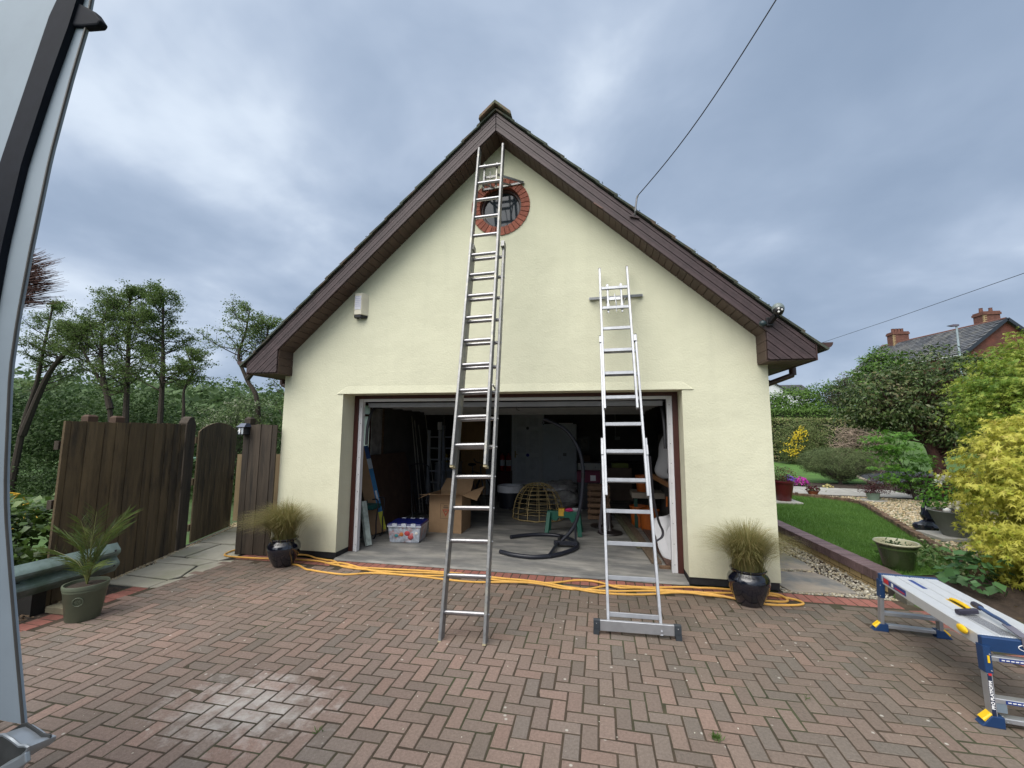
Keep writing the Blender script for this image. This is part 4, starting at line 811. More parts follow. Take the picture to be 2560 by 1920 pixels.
for i, (dx, dy, h) in enumerate([(.34, .05, .62), (-.42, -.05, .30), (-.28, .18, .44), (.10, .22, .60), (-.12, -.20, .50), (.30, -.15, .24), (-.05, .05, .66), (-.38, .15, .16), (.20, .12, .48), (-.18, .0, .58), (.02, -.1, .45)]):
    b = MB(); a = Vector((c[0] + .01, c[1], .305)); e_ = a + Vector((dx * .92, dy * .92, h * 1.0)); mid = a + Vector((dx * .28, dy * .28, h * .62)); P = smooth_path([a, mid, e_, ], 8); b.tube(P, [.006 - .0045 * k / len(P) for k in range(len(P))], 5)
    fr = palm.part('frond', b, stm, smooth=True); V = MB()
    for k in range(5, len(P)):
        d = (P[min(k + 1, len(P) - 1)] - P[k - 1]).normalized(); sd_ = d.cross(Vector((0, 0, 1))).normalized()
        for rep in range(2):
          for sg in (-1, 1):
            p = P[k].lerp(P[k - 1], random.random()); L2 = .20 * (0.6 + .5 * random.random()) * (1.1 - .5 * abs(k / len(P) - .5)); dd = (d * (.75 + .3 * random.random()) + sd_ * sg * .75 + Vector((0, 0, random.uniform(-.15, .35)))).normalized(); up = dd.cross(d).normalized() * .0046
            e2 = p + dd * L2; m2 = p + dd * L2 * .4; V.add([p, m2 + up, e2 - Vector((0, 0, .012)), m2 - up], [(0, 1, 2, 3)])
    palm.part('leaflets', V, pm_, parent=fr)
T = single('wood_offcut', 'short pale wooden block lying on the brick edging behind the olive pot', 'wood', MB().cbox(-3.99, -3.74, -2.14, -2.03, 0, .055, .004, None), mat('weathered_offcut', (0.20, 0.18, 0.12), .9, var=.2), (-3.86, -2.09, 0))

# =================================================================== crash barrier
R = Thing('crash_barrier', 'galvanised steel crash barrier beam on dark post beside the hedge', 'barrier', (-3.98, -2.3, 0))
zinc = mat('old_galvanised', (0.20, 0.265, 0.25), .55, metal=.35, var=.22, scale=5, c2=(0.11, 0.16, 0.13), c2amt=.55, c2scale=3, bump=.2)
prof = [(0, .0), (.012, .012), (.030, .035), (.066, .062), (.080, .085), (.074, .108), (.030, .140), (.006, .158), (.030, .176), (.074, .208), (.080, .232), (.066, .255), (.030, .282), (.012, .300), (0, .312)]
ys_ = [-8.0, -5, -3.5, -2.4, -1.62, -1.56, -1.53]; b = MB(); n = len(prof)
for k, y in enumerate(ys_):
    sq = 1 if k < 5 else (.90 if k == 5 else .72)
    for x, z in prof: b.v.append((-4.02 + x * sq, y, .195 + .156 + (z - .156) * (1 if k < 5 else (.985 if k == 5 else .95)) + .0))
for k, y in enumerate(ys_):
    sq = 1 if k < 5 else (.90 if k == 5 else .72)
    for x, z in prof: b.v.append((-4.02 + x * sq - .004, y, .195 + .156 + (z - .156) * .985))
for k in range(len(ys_) - 1):
    for i in range(n - 1): b.f += [(k * n + i, k * n + i + 1, (k + 1) * n + i + 1, (k + 1) * n + i)]; o_ = len(ys_) * n; b.f += [(o_ + k * n + i, o_ + (k + 1) * n + i, o_ + (k + 1) * n + i + 1, o_ + k * n + i + 1)]
R.part('beam', b, zinc, smooth=True)
for y in (-2.18, -4.2, -6.2): R.part('post', MB().box(-4.22, -4.03, y - .05, y + .06, -.05, .44), mat('dark_timber', (0.018, 0.017, 0.016), .9, var=.3))
for y, z in ((-1.60, .44), (-1.60, .28), (-1.85, .44), (-1.88, .28)): R.part('bolt', MB().sphere((-3.942, y, z), .011, 8, 5), blackm)
R.part('slot', MB().box(-3.990, -3.9975 + .012, -2.44, -2.36, .345, .353), blackm)

# =================================================================== timber fence, gate, lantern
fwood = mat('dark_fence_board', (0.112, 0.080, 0.044), .85, var=.22, scale=4, piece=.22, stretch=(3.5, 3.5, .7), c2=(0.052, 0.039, 0.026), c2amt=.45, c2scale=1.6, bump=.5, bscale=40)
fwood2 = mat('grey_fence_board', (0.058, 0.045, 0.033), .85, var=.28, scale=3.5, piece=.18, stretch=(5, 5, .55), c2=(0.026, 0.022, 0.018), c2amt=.4, c2scale=1.4, bump=.5, bscale=40)
gwood = mat('gate_board', (0.110, 0.083, 0.048), .85, var=.25, scale=3.5, piece=.15, stretch=(5, 5, .5), c2=(0.045, 0.036, 0.024), c2amt=.4, c2scale=1.6, bump=.5, bscale=40)
newwood = mat('pale_fence_board', (0.20, 0.145, 0.080), .85, var=.2, scale=4, piece=.15, stretch=(5, 5, .5), bump=.3)
def fence(T, A, B, z0, ztop, wid, m, th=.02, name='board', var=.5, proud=.008, ov=1.0):
    A, B = Vector(A), Vector(B); d = (B - A); L_ = d.length; d /= L_; nn = Vector((d.y, -d.x)); 
    if nn.dot(Vector((CAM.x, CAM.y)) - A) < 0: nn = -nn
    s = 0; k = 0; ang = math.atan2(d.y, d.x)
    while s < L_ - .02:
        w = min(wid * (1 + var * random.uniform(-1, 1)), L_ - s); off_ = nn * (proud if k % 2 else 0)
        M = Matrix.Translation((A.x + d.x * s + off_.x, A.y + d.y * s + off_.y, 0)) @ Matrix.Rotation(ang, 4, 'Z')
        zt = ztop(s + w / 2) if callable(ztop) else ztop + random.uniform(-.006, .006)
        b = MB(); zt0 = ztop(s) if callable(ztop) else zt; zt1 = ztop(s + w) if callable(ztop) else zt
        ys = sorted((0, -th if nn.dot(Vector((-d.y, d.x))) < 0 else th)); g_ = .002 if name == 'board' else .006
        vs = [M @ Vector(p) for p in [(g_, ys[0], z0), (w - g_, ys[0], z0), (w - g_, ys[1], z0), (g_, ys[1], z0), (g_, ys[0], zt0), (w - g_, ys[0], zt1), (w - g_, ys[1], zt1), (g_, ys[1], zt0)]]
        b.add(vs, [(3, 2, 1, 0), (4, 5, 6, 7), (0, 1, 5, 4), (1, 2, 6, 5), (2, 3, 7, 6), (3, 0, 4, 7)]); T.part('board', b, m); s += w; k += 1
    return nn
F1 = Thing('board_fence', 'tall dark brown vertical board fence behind the crash barrier', 'fence', (-4.4, -1.1, 0)); random.seed(21)
fence(F1, (-4.145, -2.081), (-4.80, -.205), -.05, 1.85, .105, fwood); d = (Vector((-4.80, -.205)) - Vector((-4.145, -2.081))).normalized(); nn = Vector((-d.y, d.x))
for z in (.3, 1.0, 1.6): F1.part('rail', MB().beam((-4.145 + nn.x * .04, -2.081 + nn.y * .04, z), (-4.80 + nn.x * .04, -.205 + nn.y * .04, z), .04, .09), fwood2)
for t_ in (.22, .42): p = Vector((-4.145, -2.081)).lerp(Vector((-4.80, -.205)), t_) + nn * .09; F1.part('post', MB().cbox(p.x - .05, p.x + .05, p.y - .05, p.y + .05, 0, 1.93, .02), mat('reddish_post', (0.075, 0.045, 0.03), .85, var=.2))
b = MB(); a = Vector((-4.81, -.18)); c2_ = Vector((-4.885, .035)); zz = [(0, 1.87), (.05, 1.94), (.11, 1.965), (.17, 1.945), (.227, 1.85)]
dirv = (c2_ - a).normalized(); M = Matrix.Translation((a.x, a.y, 0)) @ Matrix.Rotation(math.atan2(dirv.y, dirv.x), 4, 'Z'); b.prism([(0, -.05), (.227, -.05)] + zz[::-1], -.035, .085); b.v = [tuple(M @ Vector(p)) for p in b.v]; F1.part('post', b, fwood2, bevel=.006)
Gt = Thing('garden_gate', 'dark timber gate with arched top and ring handle between the fences', 'gate', (-4.92, .15, 0))
ga, gb = Vector((-4.925, .15)), Vector((-5.315, 1.27)); Lg = (gb - ga).length
fence(Gt, ga, gb, .03, lambda s: 1.735 + .155 * math.sin(PI * min(max(s / Lg, 0), 1)) ** .8, Lg / 9, gwood, var=.06, proud=.0, name='gate')
dg = (gb - ga).normalized(); ng = Vector((-dg.y, dg.x))
for z in (.25, .95, 1.6): Gt.part('rail', MB().beam((ga.x + ng.x * .035, ga.y + ng.y * .035, z), (gb.x + ng.x * .035, gb.y + ng.y * .035, z), .04, .10), gwood)
p = ga.lerp(gb, .93) - ng * .015; Gt.part('ring_handle', MB().tube([(p.x - ng.x * .02 + dg.x * .03 * math.cos(a), p.y - ng.y * .02 + dg.y * .03 * math.cos(a), .90 + .036 * math.sin(a)) for a in np.linspace(0, 2 * PI, 16)[:-1]], .006, 6, closed=True), blackm, smooth=True)
F3 = Thing('pale_fence', 'low pale new timber fence glimpsed beyond the open end of the gate', 'fence', (-5.3, 1.9, 0)); fence(F3, (-5.75, 1.80), (-4.7, 2.15), 0, 1.28, .12, newwood, var=.1)
gravel('gravel_patch', 300, lambda: (random.uniform(-5.55, -4.9), random.uniform(1.35, 1.75), .0), .013, goldgrav)
F2 = Thing('side_fence', 'dark board fence panel filling the gap beside the left corner of the garage', 'fence', (-3.5, -.1, 0))
fence(F2, (-3.715, -.10), (-3.282, -.075), .015, 1.845, .085, fwood2, var=.3); F2.part('post', MB().cbox(-3.825, -3.725, -.115, -.015, 0, 1.955, .025), fwood2)
T = Thing('solar_lantern', 'small black house number lantern on the post by the side fence', 'lantern', (-3.775, -.16, 1.70)); x, y = -3.765, -.19
T.part('frame', MB().box(x - .052, x + .052, y - .045, y + .07, 1.695, 1.706).box(x - .052, x - .044, y - .045, y - .037, 1.70, 1.80).box(x + .044, x + .052, y - .045, y - .037, 1.70, 1.80).box(x - .004, x + .004, y - .045, y - .037, 1.70, 1.80).box(x - .052, x + .052, y + .05, y + .07, 1.70, 1.82).box(x - .056, x + .056, y - .05, y + .07, 1.80, 1.812), blackm)
T.part('roof', MB().add([(x - .068, y - .06, 1.808), (x + .068, y - .06, 1.808), (x + .068, y + .07, 1.808), (x - .068, y + .07, 1.808), (x - .045, y + .0, 1.862), (x + .045, y + .0, 1.862), (x + .045, y + .07, 1.862), (x - .045, y + .07, 1.862)], [(3, 2, 1, 0), (4, 5, 6, 7), (0, 1, 5, 4), (1, 2, 6, 5), (2, 3, 7, 6), (3, 0, 4, 7)]), mat('solar_panel', (0.05, 0.06, 0.10), .15, coat=1))
T.part('glass', MB().box(x - .043, x - .005, y - .041, y - .039, 1.707, 1.80).box(x + .005, x + .043, y - .041, y - .039, 1.707, 1.80), mat('lantern_glass', (0.42, 0.46, 0.50), .15, coat=.5))
me = text_mesh('4', .085, .002); me.materials.append(mat('white_print', (0.8, 0.8, 0.8), .5)); q = link('number', me, None, T.o, Vector((x - .022, y - .047, 1.752)) - T.loc, (PI / 2, 0, 0))

# =================================================================== work platform with scraper
Fp = Vector((3.775, -.885, 0)); aw = math.radians(-6.3); PT = Thing('work_platform', 'folding aluminium work platform with blue and yellow ends on the right of the drive', 'platform', (Fp.x, Fp.y, 0), rotz=aw)
# local: x across (0..w), y towards the camera is negative
pw, pl, ph = .40, 1.235, .50
navy = mat('navy_plastic', (0.012, 0.040, 0.115), .4, var=.1); yelp = mat('yellow_plastic', (0.72, 0.46, 0.012), .4, var=.08); plat = mat('platform_aluminium', (0.66, 0.68, 0.70), (.45), metal=.5, var=.04, scale=12, bump=.1, stretch=(1, 1, 1)); lab = mat('label_blue', (0.02, 0.045, 0.20), .4); redl = mat('label_red', (0.5, 0.03, 0.03), .4); whl = mat('label_white', (0.75, 0.75, 0.75), .5)
nd = 4; w1 = pw / nd
for k in range(nd):
    b = MB().cbox(k * w1 + .003, (k + 1) * w1 - .003, -pl + .03, -.03, ph - .012, ph, .003)
    for j in range(6): b.box(k * w1 + .012 + j * .0145, k * w1 + .016 + j * .0145, -pl + .03, -.03, ph - .001, ph + .0018)
    PT.part('deck_plank', b, plat)
for x in (0, pw): a, c_ = sorted((x, x + (.004 if x == 0 else -.004))); PT.part('side_channel', MB().box(a - .0, c_, -pl + .02, -.02, ph - .072, ph - .004).box(*sorted((x, x + (.03 if x == 0 else -.03))), -pl + .02, -.02, ph - .076, ph - .071), plat)
for yy, nm in ((-.0, 'far'), (-pl, 'near')):
    b = MB().cbox(-.012, pw + .012, yy - .018, yy + .018, ph - .078, ph + .004, .006); E_ = PT.part('end_cap', b, navy)
    if nm == 'near':
        me = text_mesh('WERNER', .030, .0012); me.materials.append(whl); link('lettering', me, None, E_, (pw * .62, yy - .0215, ph - .037), (PI / 2, 0, 0))
        o_ = MB().tube([(pw * .62 + .088 * math.cos(a), yy - .020, ph - .037 + .024 * math.sin(a)) for a in np.linspace(0, 2 * PI, 40)[:-1]], .0022, 5, closed=True); PT.part('oval', o_, whl, parent=E_)
    sgn = 1 if nm == 'far' else -1
    for x in (0.0, pw):
        sx = -1 if x == 0 else 1; yb = yy + sgn * .02; f0 = Vector((x + sx * .012, yy + sgn * .035, 0)); t0 = Vector((x + sx * .0, yy, ph - .06))
        b = MB().beam(f0 + Vector((0, 0, .03)), t0, .028, .058, up=(0, 1, 0), c=.003); lg = PT.part('leg', b, alu)
        b = MB().beam(f0.lerp(t0, .68), t0 + Vector((0, 0, .01)), .038, .068, up=(0, 1, 0), c=.004); PT.part('knuckle', b, navy, parent=lg)
        for q in (.72, .93): PT.part('rivet', MB().sphere(tuple(f0.lerp(t0, q) + Vector((sx * .019 if nm == 'far' else 0.008, -.036, 0))), .005, 6, 4), alu, parent=lg)
        tipx = x + sx * .085; b = MB().prism([(x - sx * .03, 0), (tipx, 0), (tipx - sx * .012, .012), (x + sx * .03, .065), (x - sx * .03, .065)], yy + sgn * .035 - .034, yy + sgn * .035 + .034); ft = PT.part('foot', b, navy, bevel=.004)
        b = MB(); pa, pb = Vector((x + sx * .022, 0, .070)), Vector((x + sx * .066, 0, .028)); b.beam((pa.x, yy + sgn * .035, pa.z), (pb.x, yy + sgn * .035, pb.z), .052, .022, up=(sx * .6, 0, .8), c=.006); PT.part('foot_latch', b, yelp, parent=ft)
        if nm == 'near' or x > 0:
            b = MB()
            for q in range(3): b.sphere((x - sx * .018 + q * -sx * .022, yy + sgn * .035 - .036, .045 if q else .075), .0045, 6, 4)
            PT.part('rivet', b, alu, parent=ft)
    for z in (.045, .155) if nm == 'far' else (.045, .15, .385):
        PT.part('rung', MB().beam((0, yy + sgn * .03 * (1 - z / .5) + sgn * .005, z), (pw, yy + sgn * .03 * (1 - z / .5) + sgn * .005, z), .055 if z < .3 else .05, .028, c=.003), alu)
    if nm == 'near':
        for z in (.385, .15):
            yf = yy - .03 * (1 - z / .5) - .005 - .028; q = PT.part('sticker', MB().box(.05, .21, yf - .0015, yf - .0003, z - .010, z + .010), lab)
            b = MB(); [b.box(.06 + j * .022, .076 + j * .022, yf - .0025, yf - .0016, z - .003, z + .003) for j in range(6)]; PT.part('print', b, whl, parent=q)
        b = MB().box(.0, .055, yy - .052, yy - .049, .085, .15); PT.part('gusset', b, mat('grey_bracket', (0.16, 0.2, 0.24), .4)); 
        # lettering strip down the leg face
        f0 = Vector((-.012, yy - .035, .03)); t0 = Vector((0, yy, ph - .06)); ax = (t0 - f0).normalized(); fn = Vector((0, -1, 0)); fn = (fn - ax * fn.dot(ax)).normalized(); mid = f0.lerp(t0, .36) + fn * .0305
        b = MB().beam(mid - ax * .115 + Vector((-.004, 0, 0)), mid + ax * .115 + Vector((-.004, 0, 0)), .020, .002, up=fn); q = PT.part('leg_label', b, mat('label_dark', (0.012, 0.02, 0.05), .5))
        me = text_mesh('PRO PLATFORM', .022, .0008); me.materials.append(whl); o_ = link('lettering', me, None, q); M = Matrix((ax, -ax.cross(fn) * -1, fn)); 
        Z_ = fn; X_ = ax; Y_ = Z_.cross(X_); Mx = Matrix((X_, Y_, Z_)).transposed().to_4x4(); Mx.translation = mid + fn * .0022 + Vector((-.004, 0, 0)); o_.matrix_local = Mx
        b = MB().beam(f0.lerp(t0, .62) + fn * .0305, f0.lerp(t0, .70) + fn * .0305, .016, .002, up=fn); PT.part('leg_sticker', b, redl)
        b = MB().beam(f0.lerp(t0, .80) + fn * .036, f0.lerp(t0, .90) + fn * .036, .010, .004, up=fn); PT.part('catch', b, yelp)
b = MB().box(pw * .44, pw * .60, -pl * .63, -pl * .45, ph + .0008, ph + .0030); q = PT.part('handle_recess', b, yelp)
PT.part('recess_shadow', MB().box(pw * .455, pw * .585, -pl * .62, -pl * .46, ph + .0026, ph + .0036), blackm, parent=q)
PT.part('grip', MB().tube(smooth_path([(pw * .52, -pl * .625, ph + .004), (pw * .52, -pl * .58, ph + .014), (pw * .52, -pl * .50, ph + .014), (pw * .52, -pl * .455, ph + .004)], 4), .013, 10), yelp, parent=q, smooth=True)
PT.part('hinge_knob', MB().sphere((-.018, -pl * .88, ph - .02), .032, 14, 8, (.5, 1.6, .8)), yelp, smooth=True)
q = PT.part('side_label', MB().box(-.0022, -.0004, -.40, -.05, ph - .058, ph - .014), lab); PT.part('patch', MB().box(-.0034, -.0023, -.14, -.06, ph - .055, ph - .017), redl, parent=q); PT.part('patch', MB().box(-.0034, -.0023, -.215, -.185, ph - .052, ph - .022), whl, parent=q)
PT.part('patch', MB().box(-.0034, -.0023, -.385, -.24, ph - .050, ph - .040), redl, parent=q)
q = PT.part('deck_label', MB().box(pw * .36, pw * .44, -.34, -.12, ph + .0019, ph + .0026), lab)
# long-handled scraper lying on the platform
Mp = Matrix.Translation(Fp) @ Matrix.Rotation(aw, 4, 'Z'); W_ = lambda x, y, z: tuple(Mp @ Vector((x, y, z)))
SC = Thing('scraper', 'black and blue long handled steel scraper lying across the near end of the platform', 'scraper', W_(.15, -.95, ph + .01))
blk = mat('tool_black', (0.030, 0.028, 0.045), .5, var=.2); bl = mat('tool_blue', (0.03, 0.06, 0.14), .4, var=.15)
SC.part('handle', MB().tube(smooth_path([W_(.225, -.835, ph + .050), W_(.235, -.92, ph + .036), W_(.225, -1.03, ph + .040), W_(.205, -1.12, ph + .04)], 4), .012, 10), bl, smooth=True)
SC.part('grip', MB().tube([W_(.235, -.760, ph + .045), W_(.225, -.84, ph + .050)], .020, 10), blk, smooth=True)
SC.part('cross_bar', MB().beam(W_(.065, -.895, ph + .022), W_(.19, -.86, ph + .030), .035, .032, c=.006), blk)
SC.part('blade', MB().beam(W_(.205, -1.10, ph + .040), W_(.20, -1.252, ph + .022), .045, .008).beam(W_(.20, -1.256, ph + .026), W_(.20, -1.260, ph - .035), .045, .005, up=(0, 1, 0)), mat('tool_steel', (0.28, 0.26, 0.30), .4, metal=.7))
b = MB()
for k in range(8): b.beam(W_(.085 + k * .011, -.90, ph + .014), W_(.115 + k * .010, -1.20, ph + .008), .0016, .002)
SC.part('wire', b, blk)

# =================================================================== van with open rear door
V = Thing('white_van', 'white van with its rear door swung open at the left of the frame', 'van', (-1.6, -5.6, 0))
vw = mat('van_white', (0.27, 0.32, 0.37), .6, var=.05, spec=.2); seal = mat('rubber_seal', (0.008, 0.010, 0.016), .75, var=.2, scale=20, spec=.15); trim = mat('door_edge_rubber', (0.07, 0.065, 0.06), .6, var=.2)
E1 = [(-.378, 3.30), (-.390, 3.119), (-.425, 2.95), (-.473, 2.669), (-.505, 2.332), (-.519, 2.12), (-.520, 1.947), (-.482, 1.639), (-.46, 1.522), (-.41, 1.348), (-.348, 1.143), (-.288, .95)]
SR = [(-.405, 3.30), (-.442, 3.131), (-.503, 2.919), (-.569, 2.649), (-.605, 2.361), (-.62, 2.024), (-.62, 1.6), (-.59, 1.3), (-.55, .95)]
SL_ = [(-.485, 3.30), (-.537, 3.183), (-.673, 2.641), (-.71, 2.3), (-.74, 2.0), (-.74, 1.6), (-.71, 1.3), (-.67, .95)]
def interp(P, z):
    P = sorted(P, key=lambda p: p[1]); zs = [p[1] for p in P]; return float(np.interp(z, zs, [p[0] for p in P]))
zs_ = list(np.linspace(.95, 3.3, 40))
def strip_v(fl, fr, y0, y1):
    b = MB(); n = len(zs_)
    for z in zs_: b.v += [(fl(z), y0, z), (fr(z), y0, z), (fr(z), y1, z), (fl(z), y1, z)]
    for i in range(n - 1):
        for k in range(4): l = (k + 1) % 4; b.f.append((i * 4 + k, i * 4 + l, i * 4 + 4 + l, i * 4 + 4 + k))
    b.f += [(3, 2, 1, 0), (n * 4 - 4, n * 4 - 3, n * 4 - 2, n * 4 - 1)]; return b
dr = V.part('rear_door', strip_v(lambda z: -1.55, lambda z: interp(E1, z) - .0058, -4.49, -4.482), vw, smooth=True)
V.part('door_seal', strip_v(lambda z: interp(SL_, z), lambda z: interp(SR, z), -4.510, -4.491), seal, parent=dr, smooth=True)
V.part('inner_panel', strip_v(lambda z: -1.45, lambda z: interp(SL_, z) - .004, -4.505, -4.4905), vw, parent=dr, smooth=True)
V.part('edge_trim', strip_v(lambda z: interp(E1, z) - .0055, lambda z: interp(E1, z), -4.496, -4.491), trim, parent=dr, smooth=True)
V.part('top_catch', MB().prism([(-.47, 3.245), (-.35, 3.168), (-.319, 3.128), (-.330, 3.114), (-.395, 3.123), (-.47, 3.14)], -4.502, -4.475), seal, parent=dr, bevel=.006)
hm = mat('hinge_alloy', (0.30, 0.33, 0.36), .4, metal=.5, var=.15); 
b = MB(); pan = [(-.62, .80), (-.359, .916), (-.289, .958), (-.271, .963), (-.210, .944), (-.182, .945), (-.180, .938), (-.200, .920), (-.262, .884), (-.286, .858), (-.30, .80)]
b.prism(pan, -4.500, -4.496); hg = V.part('hinge_plate', b, mat('grimy_plate', (0.05, 0.052, 0.052), .6, var=.4, scale=15), parent=dr)
rim = [(-.289, .958), (-.271, .963), (-.240, .955), (-.210, .944), (-.192, .947), (-.181, .945), (-.183, .935), (-.200, .920), (-.232, .903), (-.264, .883), (-.284, .866), (-.290, .845)]
b = MB(); n = len(rim)
for x, z in rim: b.v += [(x, -4.545, z), (x, -4.485, z - .012)]
for i in range(n - 1): b.f.append((2 * i, 2 * i + 1, 2 * i + 3, 2 * i + 2))
b.tube([(x, -4.545, z) for x, z in rim], .0042, 6); V.part('hinge_rim', b, hm, parent=dr, smooth=True)
V.part('hinge_arm', MB().prism([(-.290, .872), (-.262, .887), (-.200, .921), (-.180, .936), (-.172, .912), (-.205, .888), (-.262, .845), (-.292, .84)], -4.552, -4.54), hm, parent=dr, bevel=.003)
V.part('hinge_pin', MB().tube([(-.272, -4.562, .862), (-.272, -4.50, .862)], .016, 16), hm, parent=dr, smooth=True)
V.part('hinge_bolt', MB().tube([(-.36, -4.55, .835), (-.285, -4.55, .85)], .017, 12), mat('pale_bolt', (0.35, 0.42, 0.48), .3, metal=.4), parent=dr, smooth=True)
prof = [(-4.62, .42), (-4.62, 2.2), (-4.72, 2.72), (-4.95, 2.85), (-9.2, 2.85), (-9.9, 2.2), (-10.6, 1.6), (-10.9, 1.1), (-10.9, .42)]
V.part('body', MB().prism([(y, z) for y, z in prof], -3.05, -1.10, 'x'), vw, bevel=.05)
V.part('door_hinge', MB().beam((-1.5, -4.46, 1.0), (-1.35, -4.64, 1.0), .05, .05).beam((-1.5, -4.46, 2.0), (-1.35, -4.64, 2.0), .05, .05), hm)
for y in (-5.5, -9.3):
    for x in (-1.12, -3.03):
        w = V.part('wheel', MB().tube([(x - .10, y, .34), (x + .10, y, .34)], .34, 28), blackm); V.part('hub', MB().tube([(x - .105, y, .34), (x + .105, y, .34)], .17, 20), alu, parent=w)
Br = Thing('broom', 'stiff broom of red-brown bristles poking out from behind the open van door', 'broom', (-1.75, -3.9, 2.4)); random.seed(3); b = MB()
for k in range(620):
    a = random.random(); o_ = Vector((-1.80 + random.uniform(-.02, .02), -3.9 + random.uniform(-.05, .05), 2.375 + a * .215)); ang_ = .36 + .10 * random.gauss(0, 1) + (.30 * (a - .5)); L2 = .26 + .17 * random.random() - .10 * abs(a - .35); e_ = o_ + Vector((math.cos(ang_) * L2, random.gauss(0, .02), math.sin(ang_) * L2 * .62)); mid = o_.lerp(e_, .6) + Vector((0, 0, .008))
    e_.z -= random.random() * .02; b.tube([o_, mid, e_], [.0016, .0014, .0006], 3, caps=False)
Br.part('bristles', b, mat('red_bristle', (0.10, 0.045, 0.035), .7, piece=.4, var=0)); Br.part('stock', MB().beam((-1.82, -3.9, 2.33), (-1.79, -3.9, 2.62), .07, .05, up=(1, 0, 0)), mat('broom_wood', (0.20, 0.12, 0.08), .7)); Br.part('handle', MB().tube([(-1.62, -3.9, 2.32), (-2.6, -4.0, 2.10), (-3.2, -4.05, 1.95)], .016, 8), MATS['broom_wood'])
b = MB(); 
# roof rack tray that carries the broom, beyond the edge of the frame
V.part('roof_rack', MB().box(-2.9, -1.9, -4.9, -4.85, 2.9, 2.95).box(-2.9, -1.9, -8.6, -8.55, 2.9, 2.95).beam((-2.6, -3.6, 1.93), (-2.6, -4.9, 2.92), .05, .05), alu)
random.seed(12)
# =================================================================== inside the garage
fz = .023
card = mat('cardboard', (0.30, 0.19, 0.105), .85, var=.1, scale=8); cardd = mat('cardboard_inside', (0.22, 0.13, 0.075), .9); steelb = mat('black_tube', (0.016, 0.018, 0.026), .35, var=.1)
wood = mat('workshop_wood', (0.16, 0.095, 0.055), .8, var=.3, scale=4, piece=.25, stretch=(5, 1, 5)); wdoor = mat('oak_veneer', (0.34, 0.19, 0.075), .55, var=.15, scale=4, stretch=(6, 6, .8)); paint = mat('white_door_paint', (0.72, 0.74, 0.75), .5, var=.05); greyc = mat('grey_cabinet', (0.55, 0.59, 0.63), .5, var=.06)
def panel(T, name, c0, c1, y0, m, **k): return T.part(name, MB().box(c0[0], c1[0], y0[0], y0[1], c0[1], c1[1]), m, **k)
# tall boxes leaning on the left wall
T = Thing('long_carton', 'tall narrow cardboard carton with blue and yellow printed edge leaning left of the doorway', 'carton', (-2.36, 1.3, fz))
a, c_ = Vector((-2.38, 1.32, .04)), Vector((-2.90, 1.50, 1.46)); b = MB().beam(a, c_, .25, .12, up=(1, -1.2, .3), c=.002); T.part('carton', b, card)
ax = (c_ - a).normalized(); up = Vector((1, -1.2, .3)); up = (up - ax * up.dot(ax)).normalized(); rt = ax.cross(up)
def on(s0, s1, x0, x1, h): return MB().beam(a.lerp(c_, (s0 + s1) / 2) + rt * (x0 + x1) / 2 - ax * 0 + up * h, a.lerp(c_, (s0 + s1) / 2) + rt * (x0 + x1) / 2 + up * h, 1, 1) 
def strip_on(s0, s1, x0, x1, h=.061, th=.004):
    return MB().beam(a.lerp(c_, s0) + rt * (x0 + x1) / 2 + up * h, a.lerp(c_, s1) + rt * (x0 + x1) / 2 + up * h, abs(x1 - x0), th, up=up)
for s0, s1, m_, nm in ((.02, .22, mat('print_yellow', (0.55, 0.55, 0.05), .6), 'printed_band'), (.22, .72, mat('print_blue', (0.02, 0.16, 0.36), .5), 'printed_band'), (.72, .84, mat('print_pale', (0.40, 0.46, 0.52), .6), 'printed_band'), (.84, 1.0, mat('print_navy', (0.015, 0.06, 0.20), .5), 'printed_band')):
    T.part(nm, strip_on(s0, s1, .055, .127, .060), m_)
T.part('label', strip_on(.34, .46, .075, .105, .0632, .003), mat('print_white', (.6, .62, .66), .6))
T = Thing('wrapped_panel', 'slab wrapped in clear film leaning behind the left door jamb', 'panel', (-2.2, .6, fz)); T.part('panel', MB().beam((-2.16, .62, .03), (-2.34, .72, .66), .09, .06, up=(1, -.4, 0), c=.004), mat('film_wrap', (0.42, 0.48, 0.44), .2, var=.3, scale=14, coat=.6, bump=.6, bscale=40))
T = Thing('garden_kneeler', 'green padded garden kneeler on a black tubular frame beside the left jamb', 'stool', (-2.42, 1.12, fz))
T.part('pad', MB().cbox(-2.66, -2.33, 1.00, 1.28, .50, .545, .012), mat('green_pad', (0.02, 0.11, 0.10), .6)); q = T.part('pad_base', MB().box(-2.65, -2.34, 1.01, 1.27, .475, .499), mat('green_plastic', (0.02, 0.075, 0.07), .5))
for y in (1.04, 1.25): T.part('frame', MB().tube(smooth_path([(-2.58, y, .60), (-2.56, y, .30), (-2.57, y, .035), (-2.30, y, .03), (-2.28, y, .30), (-2.26, y, .62), (-2.36, y, .64)], 4), .011, 8), steelb, smooth=True)
T = Thing('storage_tub', 'clear plastic storage box with dark blue lid full of bits and pieces', 'box', (-1.75, 1.1, fz)); M = Matrix.Translation((-1.74, 1.10, fz)) @ Matrix.Rotation(.12, 4, 'Z')
def taper(mb, w, d, w2, d2, z0, z1, M):
    vs = [M @ Vector(p) for p in [(-w, -d, z0), (w, -d, z0), (w, d, z0), (-w, d, z0), (-w2, -d2, z1), (w2, -d2, z1), (w2, d2, z1), (-w2, d2, z1)]]
    return mb.add(vs, [(3, 2, 1, 0), (4, 5, 6, 7), (0, 1, 5, 4), (1, 2, 6, 5), (2, 3, 7, 6), (3, 0, 4, 7)])
